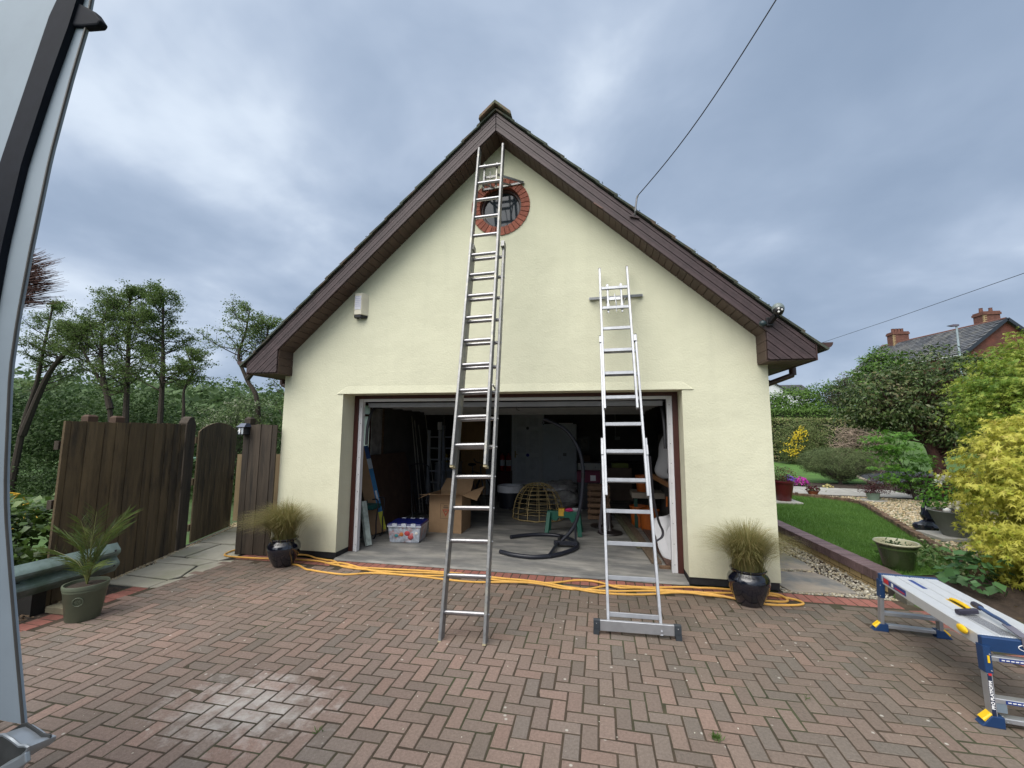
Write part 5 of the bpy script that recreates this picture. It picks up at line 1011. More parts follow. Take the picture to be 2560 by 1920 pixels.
T.part('tub', taper(MB(), .235, .19, .262, .215, 0, .255, M), mat('cloudy_plastic', (0.34, 0.37, 0.42), .3, var=.45, scale=16, c2=(0.42, 0.13, 0.10), c2amt=.35, c2scale=9, coat=.3), bevel=.012)
T.part('rim', taper(MB(), .272, .225, .272, .225, .240, .262, M), mat('cloudy_rim', (0.45, 0.48, 0.54), .3), bevel=.004)
ld = T.part('lid', taper(MB(), .276, .229, .262, .216, .263, .292, M), mat('lid_blue', (0.006, 0.010, 0.10), .35), bevel=.006)
for x in (-.15, 0, .15):
    for y in (-.228, .228): T.part('clip', taper(MB(), .04, .012, .036, .012, .245, .298, M @ Matrix.Translation((x, y, 0))), MATS['cloudy_rim'], parent=ld)
for p, r_, cc in (((-.13, -.196, .11), .035, (0.05, 0.22, 0.25)), ((-.05, -.196, .13), .04, (0.45, 0.14, 0.03)), ((.04, -.197, .15), .05, (0.40, 0.05, 0.06)), ((.10, -.198, .09), .045, (0.36, 0.07, 0.07)), ((.19, -.199, .15), .03, (0.65, 0.62, 0.56)), ((.12, -.196, .14), .03, (.5, .2, .2))):
    q = M @ Vector(p); T.part('item', MB().sphere(tuple(q), r_, 10, 6, (1.1, .35, .9)), mat('item%d' % int(cc[0] * 1000), cc, .5), smooth=True)
# big open carton
T = Thing('open_carton', 'large open cardboard box with red triangle print and splayed flaps', 'box', (-1.3, 2.0, fz)); x0, x1, y0, y1, h = -1.62, -1.03, 1.66, 2.20, .665
for nm, bb in (('front_side', (x0, x1, y0, y0 + .006)), ('rear_side', (x0, x1, y1 - .006, y1))): T.part(nm, MB().box(*bb, fz, h), card)
for nm, bb in (('side', (x0, x0 + .006, y0 + .006, y1 - .006)), ('side', (x1 - .006, x1, y0 + .006, y1 - .006))): T.part(nm, MB().box(*bb, fz, h), card)
T.part('base', MB().box(x0 + .006, x1 - .006, y0 + .006, y1 - .006, fz, fz + .006), cardd)
def flap(P): 
    P = [Vector(p) for p in P]; nn = (P[1] - P[0]).cross(P[2] - P[0]).normalized() * .004; return MB().add(P + [p + nn for p in P], [(3, 2, 1, 0), (4, 5, 6, 7), (0, 1, 5, 4), (1, 2, 6, 5), (2, 3, 7, 6), (3, 0, 4, 7)])
T.part('flap', flap([(x0, y0, h), (x1, y0, h), (x1 + .0, y0 - .22, h + .055), (x0 - .10, y0 - .22, h + .02)]), card)
T.part('flap', flap([(x0, y1, h), (x1, y1, h), (x1, y1 + .18, h + .20), (x0 + .05, y1 + .18, h + .20)]), card)
T.part('flap', flap([(x1, y0, h), (x1, y1, h), (x1 + .26, y1 - .02, h + .10), (x1 + .26, y0 + .02, h - .08)]), card)
T.part('flap', flap([(x0, y0, h), (x0, y1, h), (x0 - .24, y1 - .05, h - .07), (x0 - .24, y0 + .05, h - .10)]), card)
rp = mat('carton_red', (0.30, 0.055, 0.03), .8); bp_ = mat('carton_print', (0.13, 0.085, 0.055), .8); cx, cz = -1.30, .385; b = MB()
for (a0, a1, b0, b1) in ((-.115, .085, .125, .131), (-.115, .085, -.125, -.119), (-.115, -.109, -.119, .125), (.079, .085, -.119, .125)): b.box(cx + a0, cx + a1, y0 - .002, y0 - .0005, cz + b0, cz + b1)
T.part('printed_frame', b, bp_); b = MB().prism([(cx - .080, cz + .03), (cx + .05, cz + .03), (cx - .015, cz - .09)], y0 - .002, y0 - .0006); tr = T.part('printed_triangle', b, rp)
T.part('triangle_panel', MB().prism([(cx - .052, cz + .014), (cx + .022, cz + .014), (cx - .015, cz - .052)], y0 - .0034, y0 - .0022), card, parent=tr); T.part('print', MB().box(cx - .035, cx + .005, y0 - .0046, y0 - .0035, cz - .008, cz + .004).box(cx - .06, cx + .03, y0 - .002, y0 - .0006, cz + .05, cz + .075).box(cx - .05, cx + .02, y0 - .002, y0 - .0006, cz + .085, cz + .100), bp_, parent=tr)
# sheet material and poles along the left wall
T = Thing('board_sheet', 'dark brown sheet of board leaning on the left garage wall', 'board', (-2.75, 2.5, fz)); T.part('sheet', MB().beam((-2.60, 2.6, .03), (-2.93, 2.6, 1.30), 1.55, .018, up=(1, 0, .2)), mat('dark_ply', (0.085, 0.050, 0.034), .8, var=.25))
T = Thing('plaster_board', 'grey stained plaster board standing beside the side window', 'board', (-2.95, 2.25, 1.2)); T.part('sheet', MB().box(-2.99, -2.965, 2.0, 2.42, 1.30, 2.20), mat('stained_plaster', (0.24, 0.23, 0.23), .9, var=.4, scale=6)); T.part('batten', MB().box(-2.965, -2.94, 2.38, 2.42, 1.28, 2.20), wood)
random.seed(31)
for i, (x, y, tx, tz, r_, cc) in enumerate([(-2.45, 3.2, -2.85, 2.1, .010, .30), (-2.40, 3.25, -2.80, 2.0, .010, .26), (-2.30, 3.3, -2.72, 1.9, .012, .20), (-2.25, 3.6, -2.70, 2.2, .008, .32), (-2.10, 3.9, -2.35, 2.25, .012, .12), (-1.98, 4.0, -2.1, 2.2, .010, .10)]):
    single('pole', ['thin pale pole leaning in the dark left of the garage, nearest the board', 'thin pale pole just right of the first one in the dark', 'shorter grey pole leaning lowest on the left wall', 'slim bright pole leaning steeply by the left wall', 'dark pole standing left of the upright ladders', 'dark thin pole close to the upright ladders'][i], 'pole', MB().tube([(x, y, fz), (tx, y + .3, tz)], r_, 7), mat('pole%d' % i, (cc, cc * .95, cc * .85), .5), (x, y, fz), smooth=True, group='poles leaning in the left of the garage')
T = Thing('folded_chair', 'black folded metal garden chair leaning behind the storage box', 'chair', (-2.15, 2.6, fz))
for sx in (-.2, .22): T.part('frame', MB().tube(smooth_path([(-2.16 + sx, 2.62, fz), (-2.28 + sx, 2.8, .5), (-2.42 + sx, 3.0, 1.02)], 4), .012, 8), steelb, smooth=True)
for k in range(7): T.part('slat', MB().beam((-2.33 + k * .05, 2.66, .12), (-2.60 + k * .05, 3.0, .92), .012, .006), steelb)
T.part('frame', MB().tube(smooth_path([(-2.62, 3.0, 1.02), (-2.5, 2.99, 1.07), (-2.3, 2.99, 1.07), (-2.20, 3.0, 1.02)], 4), .012, 8), steelb, smooth=True)
# stored ladders upright
for i, (x, y, m_) in enumerate([(-2.62, 4.3, mat('dull_alu', (0.42, 0.43, 0.46), .5, metal=.2)), (-2.32, 4.5, mat('dull_alu2', (0.30, 0.33, 0.40), .5, metal=.2))]):
    T = Thing('stored_ladder', ['grey ladder standing upright at the left rear of the garage, with white caps', 'bluish step ladder standing just right of the upright grey ladder'][i], 'ladder', (x, y, fz), 'ladders stored in the garage')
    for s in (-.14, .14): T.part('stile', MB().box(x + s - .028, x + s + .028, y, y + .07, fz, 1.78 + .12 * i), m_)
    for k in range(6): T.part('rung', MB().box(x - .112, x + .112, y + .01, y + .04, .25 + k * .27, .28 + k * .27), m_)
    if i == 0: T.part('cap', MB().box(x + .09, x + .17, y - .01, y + .08, 1.79, 1.98), whitem)
# bicycle, mostly dark shapes
T = Thing('bicycle', 'dark bicycle standing behind the big open carton', 'bicycle', (-1.75, 4.1, fz)); x, y = -1.85, 3.9
for k, (wx, wy) in enumerate(((-1.30, 4.1), (-1.95, 4.75))):
    w = T.part('wheel', MB().tube([(wx + .34 * math.cos(a) * .70, wy - .34 * math.cos(a) * .70, fz + .34 + .34 * math.sin(a)) for a in np.linspace(0, 2 * PI, 28)[:-1]], .02, 6, closed=True), steelb); b = MB()
    for a in np.linspace(0, PI, 9)[:-1]: b.tube([(wx + .33 * math.cos(a) * .7, wy - .33 * math.cos(a) * .7, fz + .34 + .33 * math.sin(a)), (wx - .33 * math.cos(a) * .7, wy + .33 * math.cos(a) * .7, fz + .34 - .33 * math.sin(a))], .0015, 3)
    T.part('spokes', b, alu, parent=w)
T.part('frame', MB().tube([(-1.30, 4.1, .36), (-1.40, 4.2, .80), (-1.42, 4.22, .95)], .015, 7).tube([(-1.40, 4.2, .78), (-1.70, 4.5, .80)], .014, 7).tube([(-1.40, 4.2, .74), (-1.62, 4.42, .33)], .016, 7).tube([(-1.62, 4.42, .33), (-1.70, 4.5, .92)], .014, 7).tube([(-1.62, 4.42, .33), (-1.95, 4.75, .36)], .01, 7).tube([(-1.70, 4.5, .78), (-1.95, 4.75, .36)], .008, 7), mat('bike_frame', (0.03, 0.035, 0.05), .3), smooth=True)
T.part('saddle', MB().sphere((-1.72, 4.52, .96), .11, 12, 6, (1.0, .7, .35)), blackm, smooth=True); T.part('handlebar', MB().tube(smooth_path([(-1.10, 4.05, 1.10), (-1.22, 4.1, 1.05), (-1.42, 4.22, 1.02), (-1.60, 4.36, 1.05), (-1.66, 4.5, 1.10)], 4), .012, 7), steelb, smooth=True)
# shelf clutter behind the bike
T = Thing('chest_freezer', 'low white chest freezer behind the bicycle', 'freezer', (-2.1, 5.9, fz)); T.part('body', MB().cbox(-2.98, -2.42, 5.3, 5.9, fz, .88, .015), mat('dim_white', (0.30, 0.31, 0.33), .5)); T.part('lid', MB().cbox(-2.985, -2.41, 5.29, 5.91, .882, .935, .015), MATS['dim_white'])
for i, (x, m_, l_) in enumerate([(-2.74, mat('tub_yellow', (0.55, 0.43, 0.04), .5), 'yellow and white tub standing on the freezer'), (-2.56, mat('tub_ochre', (0.30, 0.19, 0.04), .5), 'ochre tub to the right of the yellow tub on the freezer')]):
    T = Thing('tub', l_, 'tub', (x, 5.42, .936), 'tubs on the freezer'); T.part('body', MB().lathe([(.06, 0), (.075, .01), (.08, .20), (.07, .22), (.0, .225)], 16, (x, 5.42, .936)), m_, smooth=True); T.part('label', MB().lathe([(.0805, .05), (.0825, .13)], 16, (x, 5.42, .936), cap=False), whitem)
T = Thing('brown_cabinet', 'tall brown wooden door standing behind the tall ladder', 'door', (-2.05, 6.0, fz)); T.part('leaf', MB().box(-2.50, -1.76, 6.0, 6.045, .03, 2.02), wdoor, bevel=.004); T.part('handle', MB().tube([(-1.86, 5.99, 1.0), (-1.86, 5.965, 1.0), (-1.86, 5.965, .90), (-1.86, 5.99, .90)], .008, 6), mat('brass', (0.45, 0.30, 0.08), .3, metal=.8))
T.part('edge', MB().box(-1.758, -1.62, 5.99, 6.05, .03, 2.02), mat('pale_edge', (0.34, 0.35, 0.36), .5))
for i, x in enumerate((-1.62, -1.42)):
    T = Thing('fire_extinguisher', ['red fire extinguisher on the left at the foot of the back wall', 'red fire extinguisher with white label beside the white door'][i], 'extinguisher', (x, 7.4, .55), 'fire extinguishers at the back wall')
    T.part('cylinder', MB().lathe([(.07, 0), (.08, .02), (.08, .42), (.06, .48), (.02, .50), (.02, .54), (0, .545)], 16, (x, 7.4, .55)), mat('extinguisher_red', (0.28, 0.012, 0.012), .35), smooth=True); T.part('valve', MB().box(x - .05, x + .03, 7.37, 7.43, 1.095, 1.14), blackm); T.part('label', MB().lathe([(.0815, .16), (.0815, .34)], 16, (x, 7.4, .55), cap=False), whitem)
T = Thing('extinguisher_shelf', 'dark red cupboard under the fire extinguishers', 'cupboard', (-1.52, 7.45, fz)); T.part('carcass', MB().cbox(-1.74, -1.34, 7.25, 7.70, fz, .548, .004), mat('dark_red', (0.07, 0.012, 0.012), .6)); T.part('door', MB().box(-1.73, -1.35, 7.235, 7.249, .05, .53), MATS['dark_red'])
# rear doors and wardrobe
T = Thing('panelled_door', 'white six panel door in the rear wall of the garage', 'door', (-.86, 7.6, fz)); T.part('leaf', MB().box(-1.31, -.41, 7.62, 7.66, .14, 2.31), paint)
for zz0, zz1 in ((1.90, 2.18), (1.10, 1.78), (.28, .98)):
    for xx0, xx1 in ((-1.20, -.92), (-.80, -.52)):
        T.part('panel', MB().add([(xx0, 7.612, zz0), (xx1, 7.612, zz0), (xx1, 7.612, zz1), (xx0, 7.612, zz1), (xx0 + .03, 7.618, zz0 + .03), (xx1 - .03, 7.618, zz0 + .03), (xx1 - .03, 7.618, zz1 - .03), (xx0 + .03, 7.618, zz1 - .03)], [(0, 1, 5, 4), (1, 2, 6, 5), (2, 3, 7, 6), (3, 0, 4, 7), (4, 5, 6, 7)]), mat('door_panel', (0.64, 0.66, 0.68), .5))
T.part('frame', MB().box(-1.37, -1.312, 7.60, 7.70, .12, 2.36).box(-.408, -.35, 7.60, 7.70, .12, 2.36).box(-1.312, -.408, 7.60, 7.70, 2.312, 2.36), paint); T.part('handle', MB().tube([(-1.25, 7.61, 1.05), (-1.25, 7.57, 1.05), (-1.17, 7.57, 1.05)], .010, 8).box(-1.27, -1.23, 7.605, 7.612, .95, 1.15), mat('brass2', (0.4, 0.33, 0.16), .3, metal=.7), smooth=False)
T.part('sticker', MB().tube([(-.86, 7.6115, 1.03), (-.86, 7.6095, 1.03)], .05, 20), mat('round_blue', (0.02, 0.04, 0.35), .5)); T.part('knocker', MB().tube([(-.86, 7.612, 1.86), (-.86, 7.60, 1.86)], .045, 16), mat('dim_knob', (0.1, 0.1, 0.1), .5)); T.part('step', MB().box(-1.4, -.3, 7.3, 7.60, fz, .135), blackm)
T = Thing('wardrobe', 'pale grey two door wardrobe to the right of the white rear door', 'wardrobe', (.15, 7.3, fz)); T.part('carcass', MB().box(-.34, .655, 7.28, 7.70, .03, 1.985), greyc); T.part('door', MB().box(-.335, .155, 7.262, 7.279, .06, 1.96), greyc, bevel=.003); T.part('door', MB().box(.16, .65, 7.262, 7.279, .06, 1.96), greyc, bevel=.003)
T.part('notice', MB().box(.26, .36, 7.258, 7.2615, 1.04, 1.13), mat('notice_grey', (0.2, 0.2, 0.2), .6)); T.part('handle', MB().box(.13, .145, 7.245, 7.261, .9, 1.05).box(.17, .185, 7.245, 7.261, .9, 1.05), alu); single('roller_blind', 'white strip lying along the top of the wardrobe', 'strip', MB().box(.08, .56, 7.27, 7.33, 1.987, 2.02), whitem, (.3, 7.3, 1.987))
for i, (x0, x1, z0, z1) in enumerate([(.71, 1.03, 1.20, 1.60), (1.62, 1.95, 1.12, 1.27)]):
    T = Thing('framed_picture', ['dark picture in a black frame hanging right of the wardrobe', 'small framed print seen between the rungs of the bright ladder'][i], 'picture', ((x0 + x1) / 2, 7.7, z0), 'framed pictures on the rear wall'); T.part('frame', MB().box(x0, x1, 7.68, 7.715, z0, z1), blackm); T.part('print', MB().box(x0 + .07, x1 - .07, 7.672, 7.679, z0 + .06, z1 - .06), mat('picture_print', (0.16, 0.15, 0.13), .6, var=.6, scale=9, c2=(.02, .02, .02), c2amt=.6, c2scale=6))
T = Thing('socket_box', 'grey socket box with conduit on the rear wall behind the bright ladder', 'socket', (1.85, 7.68, 1.6)); T.part('box', MB().cbox(1.78, 1.93, 7.66, 7.715, 1.52, 1.62, .004), mat('socket_grey', (.3, .3, .3), .5)); T.part('conduit', MB().tube([(1.80, 7.69, 1.62), (1.80, 7.69, 2.40)], .012, 8), MATS['socket_grey'])
T = Thing('drawer_unit', 'white kitchen drawer unit under a dark worktop at the rear right', 'drawers', (1.1, 7.2, fz)); T.part('carcass', MB().box(.70, 1.42, 7.10, 7.68, .03, .86), mat('dim_white2', (0.70, 0.70, 0.67), .5)); T.part('worktop', MB().box(.67, 3.0, 7.06, 7.70, .862, .90), mat('worktop', (0.03, 0.022, 0.018), .5))
for z0, z1 in ((.66, .84), (.08, .64)):
    for x0, x1 in ((.71, 1.055), (1.065, 1.41)): T.part('drawer' if z0 > .5 else 'door', MB().box(x0, x1, 7.083, 7.099, z0, z1), MATS['dim_white2'], bevel=.003)
for x in (.9, 1.2): T.part('knob', MB().sphere((x, 7.07, .75), .014, 8, 6), alu)
single('wicker_box', 'small brown box on the worktop under the picture', 'box', MB().cbox(.76, 1.05, 7.2, 7.45, .902, 1.08, .006), mat('brown_box', (0.12, 0.07, 0.04), .7), (.9, 7.3, .902))
T = Thing('chest_of_drawers', 'low brown chest of drawers with a green box on top, behind the bright ladder', 'drawers', (1.75, 6.0, fz)); T.part('carcass', MB().box(1.42, 2.12, 5.9, 6.4, .03, .84), mat('brown_chest', (0.16, 0.11, 0.08), .6)); 
for k in range(3): T.part('drawer', MB().box(1.44, 2.10, 5.882, 5.899, .08 + k * .25, .31 + k * .25), MATS['brown_chest'], bevel=.003)
single('green_box', 'flat yellow-green box on top of the brown chest', 'box', MB().cbox(1.62, 2.04, 5.95, 6.25, .842, .96, .004), mat('lime_box', (0.20, 0.24, 0.05), .6), (1.8, 6, .842))
# planter barrel, willow frame, bags
T = Thing('planter_tub', 'black tub with broad white rim beside the willow frame', 'planter', (-.72, 4.3, fz)); T.part('body', MB().lathe([(.22, 0), (.25, .01), (.27, .36), (.27, .37)], 30, (-.72, 4.3, fz)), steelb, smooth=True); T.part('rim', MB().lathe([(.285, .36), (.300, .36), (.302, .50), (.29, .505), (.275, .50), (.27, .36)], 30, (-.72, 4.3, fz), cap=False), mat('rim_white', (0.62, 0.63, 0.66), .5), smooth=True)
T = Thing('willow_frame', 'half dome basket frame woven from yellow cane standing on the garage floor', 'basket', (.07, 3.2, fz)); cane = mat('cane', (0.36, 0.27, 0.12), .6, piece=.2); c = (.07, 3.25, .0); rx, ry, rz_ = .52, .44, .68
for j in range(14):
    a = -PI * .02 + 2 * PI * j / 14; P = [(c[0] + rx * math.cos(a) * math.cos(t_) ** .8, c[1] + ry * math.sin(a) * math.cos(t_) ** .8, fz + .02 + rz_ * math.sin(t_)) for t_ in np.linspace(0, PI / 2 - .16, 9)]
    T.part('upright', MB().tube(P, .008, 6), cane, smooth=True)
for k, t_ in enumerate(np.linspace(0, PI / 2 - .16, 10)):
    P = [(c[0] + rx * math.cos(a) * math.cos(t_) ** .8, c[1] + ry * math.sin(a) * math.cos(t_) ** .8, fz + .02 + rz_ * math.sin(t_) + random.gauss(0, .004)) for a in np.linspace(0, 2 * PI, 30)[:-1]]
    T.part('hoop', MB().tube(P, .0055 if k else .012, 6, closed=True), cane, smooth=True)
def blob(c, r, seed, n=22, amp=.18, fl=1):
    random.seed(seed); b = MB().sphere((0, 0, 0), 1, n, n // 2); ph = [random.random() * 6 for _ in range(9)]; out = []
    for v in b.v:
        v = Vector(v); f = 1 + amp * (math.sin(3 * v.x + ph[0]) * math.sin(4 * v.y + ph[1]) + .7 * math.sin(7 * v.z + ph[2] + 2 * v.x) + .5 * math.sin(9 * v.x + ph[3]) * math.sin(8 * v.z + ph[4]) + .3 * math.sin(17 * v.y + 13 * v.x + ph[5]))
        out.append((c[0] + v.x * r[0] * f, c[1] + v.y * r[1] * f, max(c[2] + v.z * r[2] * f, fl and fz)))
    b.v = out; return b
bagm = mat('clear_bag', (0.34, 0.33, 0.32), .25, var=.35, scale=7, bump=.9, bscale=22, coat=.5)
single('plastic_sack', 'lumpy clear plastic sack lying behind the willow frame', 'sack', blob((.50, 4.9, .17), (.40, .34, .19), 3), bagm, (.5, 4.9, fz), smooth=True, group='plastic sacks'); single('plastic_sack', 'upper plastic sack piled against the foot of the wardrobe', 'sack', blob((.38, 5.15, .42), (.42, .30, .17), 5, fl=0), bagm, (.38, 5.15, .42), smooth=True, group='plastic sacks')
# trestle with things on it
T = Thing('trestle', 'green plastic saw horse behind the hanging chair stand', 'trestle', (.68, 2.05, fz)); gm = mat('trestle_green', (0.010, 0.085, 0.055), .5, var=.1)
T.part('beam', MB().prism([(.40, .405), (.98, .405), (.95, .28), (.82, .22), (.78, .30), (.60, .30), (.56, .24), (.43, .28)], 1.99, 2.10), gm, bevel=.006)
for sx, xx in ((-1, .44), (1, .93)):
    for yy, y2 in ((1.99, 1.87), (2.10, 2.26)): T.part('leg', MB().beam((xx, yy, .38), (xx + sx * .035, y2, fz), .07, .05, c=.006), gm)
single('yellow_tool', 'yellow and white tool lying on the green trestle', 'tool', MB().cbox(.60, .70, 1.98, 2.08, .407, .45, .008).cbox(.60, .69, 1.975, 1.985, .33, .406, .002), mat('tool_yellow', (0.50, 0.30, 0.03), .5), (.65, 2.03, .407)); single('pink_gloves', 'pink gloves draped on the green trestle', 'gloves', blob((.78, 2.02, .428), (.065, .06, .03), 8, 14, fl=0), mat('glove_pink', (0.45, 0.03, 0.12), .7), (.78, 2.02, .407), smooth=True); single('grey_rag', 'pale rag at the right end of the green trestle', 'rag', blob((.90, 2.05, .43), (.10, .06, .03), 9, 14, fl=0), mat('rag', (0.25, 0.27, 0.28), .8), (.9, 2.05, .407), smooth=True)
# hanging chair stand
T = Thing('hanging_chair_stand', 'black curved hanging chair stand with open hoop base on the garage floor', 'stand', (.5, 1.2, fz)); R0 = .030
P = smooth_path([(-.115, .66, fz + R0), (.10, .54, fz + R0), (.40, .50, fz + R0), (.68, .66, fz + R0), (.90, .98, fz + R0), (.955, 1.22, fz + R0), (.90, 1.48, fz + R0), (.68, 1.74, fz + R0), (.38, 1.80, fz + R0), (.10, 1.70, fz + R0), (-.135, 1.50, fz + R0)], 5)
T.part('base_hoop', MB().tube(P, R0, 14), steelb, smooth=True)
P = smooth_path([(.445, 1.2, 1.962), (.56, 1.2, 1.92), (.80, 1.2, 1.785), (.985, 1.2, 1.509), (1.05, 1.2, 1.224), (1.045, 1.2, .973), (1.005, 1.2, .642), (.90, 1.2, .326), (.72, 1.2, .115)], 6)
T.part('mast', MB().tube(P, .027, 14), steelb, smooth=True); T.part('collar', MB().tube([P[26], P[28]], .031, 14), blackm)
T.part('cross_bar', MB().beam((.60, 1.2, .085), (.955, 1.2, .085), .05, .06, c=.004), steelb); T.part('strut', MB().tube([(.93, 1.2, .09), (.925, 1.2, .42)], .016, 8), steelb); T.part('brace', MB().beam((.66, 1.19, .08), (.60, .56, .06), .04, .035).beam((.66, 1.21, .08), (.66, 1.74, .06), .04, .035), steelb)
T.part('hook', MB().tube([(.445, 1.2, 1.955), (.43, 1.2, 1.90), (.45, 1.2, 1.87)], .008, 7), steelb)
# pallets, crate, parasol bases
T = Thing('pallet_stack', 'stack of weathered wooden crates behind the foot of the bright ladder', 'crates', (1.25, 3.5, fz))
for k in range(6):
    T.part('slat', MB().box(1.06, 1.50, 3.3, 3.32, .04 + k * .115, .11 + k * .115), wood); T.part('slat', MB().box(1.06, 1.08, 3.32, 3.72, .04 + k * .115, .11 + k * .115), wood); T.part('slat', MB().box(1.06, 1.50, 3.70, 3.72, .04 + k * .115, .11 + k * .115), wood)
T.part('post', MB().box(1.082, 1.12, 3.322, 3.36, fz, .72).box(1.44, 1.478, 3.322, 3.36, fz, .72), wood)
T = Thing('pink_crate', 'magenta plastic crate on top of the dark shelf beside the chair stand', 'crate', (1.02, 4.6, .55)); T.part('tray', MB().box(.80, 1.32, 4.45, 4.47, .62, .86).box(.80, .82, 4.47, 4.85, .62, .86).box(1.30, 1.32, 4.47, 4.85, .62, .86).box(.80, 1.32, 4.85, 4.87, .62, .86).box(.82, 1.30, 4.47, 4.85, .62, .64), mat('magenta', (0.12, 0.010, 0.04), .6)); T.part('label', MB().box(1.10, 1.22, 4.444, 4.449, .66, .78), whitem)
T = Thing('dark_box', 'black box supporting the magenta crate', 'box', (1.05, 4.65, fz)); T.part('body', MB().cbox(.82, 1.30, 4.46, 4.86, fz, .618, .01), steelb); T.part('lid', MB().box(.81, 1.31, 4.45, 4.87, .59, .61), steelb)
for i, (x, y, l_) in enumerate([(1.46, 2.25, 'round cast iron parasol base nearest the foot of the bright ladder'), (1.33, 2.75, 'round cast iron parasol base behind the other one')]):
    T = Thing('parasol_base', l_, 'parasol base', (x, y, fz), 'cast iron parasol bases'); T.part('plate', MB().lathe([(.20, 0), (.215, .012), (.205, .03), (.15, .045), (.06, .055), (.04, .10), (.026, .12), (.026, .42 - .1 * i), (.018, .42 - .1 * i), (0, .421 - .1 * i)], 32, (x, y, fz)), mat('cast_iron', (0.022, 0.018, 0.018), .35, var=.3), smooth=True); T.part('screw', MB().tube([(x + .026, y, fz + .30 - .1 * i), (x + .06, y, fz + .30 - .1 * i)], .008, 6), blackm)
# timber lengths, buckets, shelf, sheets on the right
for i, (a, c_, w, h, l_, cc) in enumerate([((2.02, .62, .05), (1.72, 4.2, .05), .13, .035, 'broad brown timber board lying on the floor at the right', (0.13, 0.095, 0.065)), ((1.86, 1.35, .06), (1.56, 4.4, .06), .07, .06, 'greenish square timber length left of the broad board', (0.13, 0.125, 0.075)), ((2.22, .52, .05), (2.05, 3.9, .05), .17, .03, 'reddish wide plank nearest the right door jamb', (0.10, 0.055, 0.04))]):
    single('timber_length', l_, 'timber', MB().beam(a, c_, w, h, c=.003), mat('timber%d' % i, cc, .85, var=.3, scale=5, stretch=(6, 1, 6)), a, group='timber lengths on the garage floor')
single('wood_block', 'small dark block at the end of the planks by the right jamb', 'block', MB().cbox(2.03, 2.17, .445, .49, fz, .06, .003), wood, (2.1, .46, fz))
orm = mat('orange_plastic', (0.36, 0.09, 0.015), .45)
for i, (x, y, z, s, l_) in enumerate([(2.16, 2.62, fz, 1.0, 'orange bucket on the floor under the low shelf'), (2.02, 2.95, fz, 1.0, 'darker orange bucket half hidden behind the front one'), (2.10, 2.95, .66, .8, 'orange bucket standing on the pale shelf')]):
    T = Thing('orange_bucket', l_, 'bucket', (x, y, z), 'orange buckets'); T.part('body', MB().lathe([(.13 * s, 0), (.14 * s, .01), (.17 * s, .34 * s), (.18 * s, .345 * s), (.18 * s, .37 * s), (.165 * s, .37 * s), (.14 * s, .03)], 26, (x, y, z)), orm, smooth=True); T.part('handle', MB().tube([(x - .17 * s, y, z + .35 * s), (x, y - .17 * s, z + .26 * s), (x + .17 * s, y, z + .35 * s)], .004, 6), steelb)
T = Thing('low_shelf', 'pale topped low bench holding an orange bucket', 'bench', (2.25, 3.0, fz)); T.part('top', MB().box(1.88, 2.6, 2.75, 3.3, .56, .655), mat('pale_bench', (0.28, 0.24, 0.19), .8)); 
for x in (1.92, 2.5): T.part('leg', MB().box(x, x + .06, 2.8, 2.86, fz, .559), mat('bench_green', (.01, .05, .035), .6))
single('green_turf', 'roll of artificial green turf standing against the right jamb', 'turf', MB().tube([(2.34, .80, fz), (2.36, .86, .62)], .10, 20), mat('turf', (0.022, 0.075, 0.012), .95, var=.4, scale=60, bump=1, bscale=120), (2.34, .8, fz))
sheet = mat('white_sheet', (0.60, 0.60, 0.62), .85, var=.06, scale=5, bump=.5, bscale=14)
def drape(name, label, P, thick, seed, m=sheet):
    """grid of points draped with folds"""
    nu, nv = len(P), len(P[0]); random.seed(seed); S_ = 5; rows = []
    for r in P: rows.append(smooth_path(r, S_))
    cols = [smooth_path([rw[k] for rw in rows], S_) for k in range(len(rows[0]))]; b = MB(); n1_, n2_ = len(cols), len(cols[0])
    for i, c in enumerate(cols):
        for j, p in enumerate(c): f = .018 * math.sin(i * 1.1 + .35 * j) + .010 * math.sin(i * .37 + j * .9); b.v.append((p.x + f, p.y - f, p.z))
    for i in range(n1_ - 1):
        for j in range(n2_ - 1): b.f.append((i * n2_ + j, i * n2_ + j + 1, (i + 1) * n2_ + j + 1, (i + 1) * n2_ + j))
    o = single(name, label, 'sheet', b, m, tuple(P[-1][0]), smooth=True); md = o.modifiers.new('t', 'SOLIDIFY'); md.thickness = thick; return o
drape('dust_sheet', 'white dust sheet hanging over goods behind the right jamb', [[(2.50, 1.9, 1.86), (2.44, 2.1, 1.80), (2.70, 2.4, 1.84)], [(2.42, 1.85, 1.55), (2.30, 2.2, 1.50), (2.62, 2.6, 1.60)], [(2.40, 1.9, 1.20), (2.22, 2.15, 1.14), (2.56, 2.5, 1.20)], [(2.44, 1.95, 1.02), (2.30, 2.2, .98), (2.60, 2.6, 1.02)]], .006, 4)
single('stacked_goods', 'dark shrouded stack under the hanging dust sheet', 'stack', MB().cbox(2.45, 2.95, 2.05, 3.4, fz, 1.75, .05), mat('shroud', (0.06, 0.055, 0.05), .9, var=.3), (2.7, 2.7, fz))
T = Thing('wooden_arm', 'orange-brown timber rail sticking out below the hanging dust sheet', 'timber', (2.3, 1.9, .95)); T.part('rail', MB().beam((2.18, 2.3, 1.02), (2.60, 1.3, .82), .05, .07), mat('orange_wood', (0.25, 0.12, 0.05), .7)); T.part('peg', MB().tube([(2.34, 1.72, .75), (2.33, 1.70, .60)], .015, 7), orm)
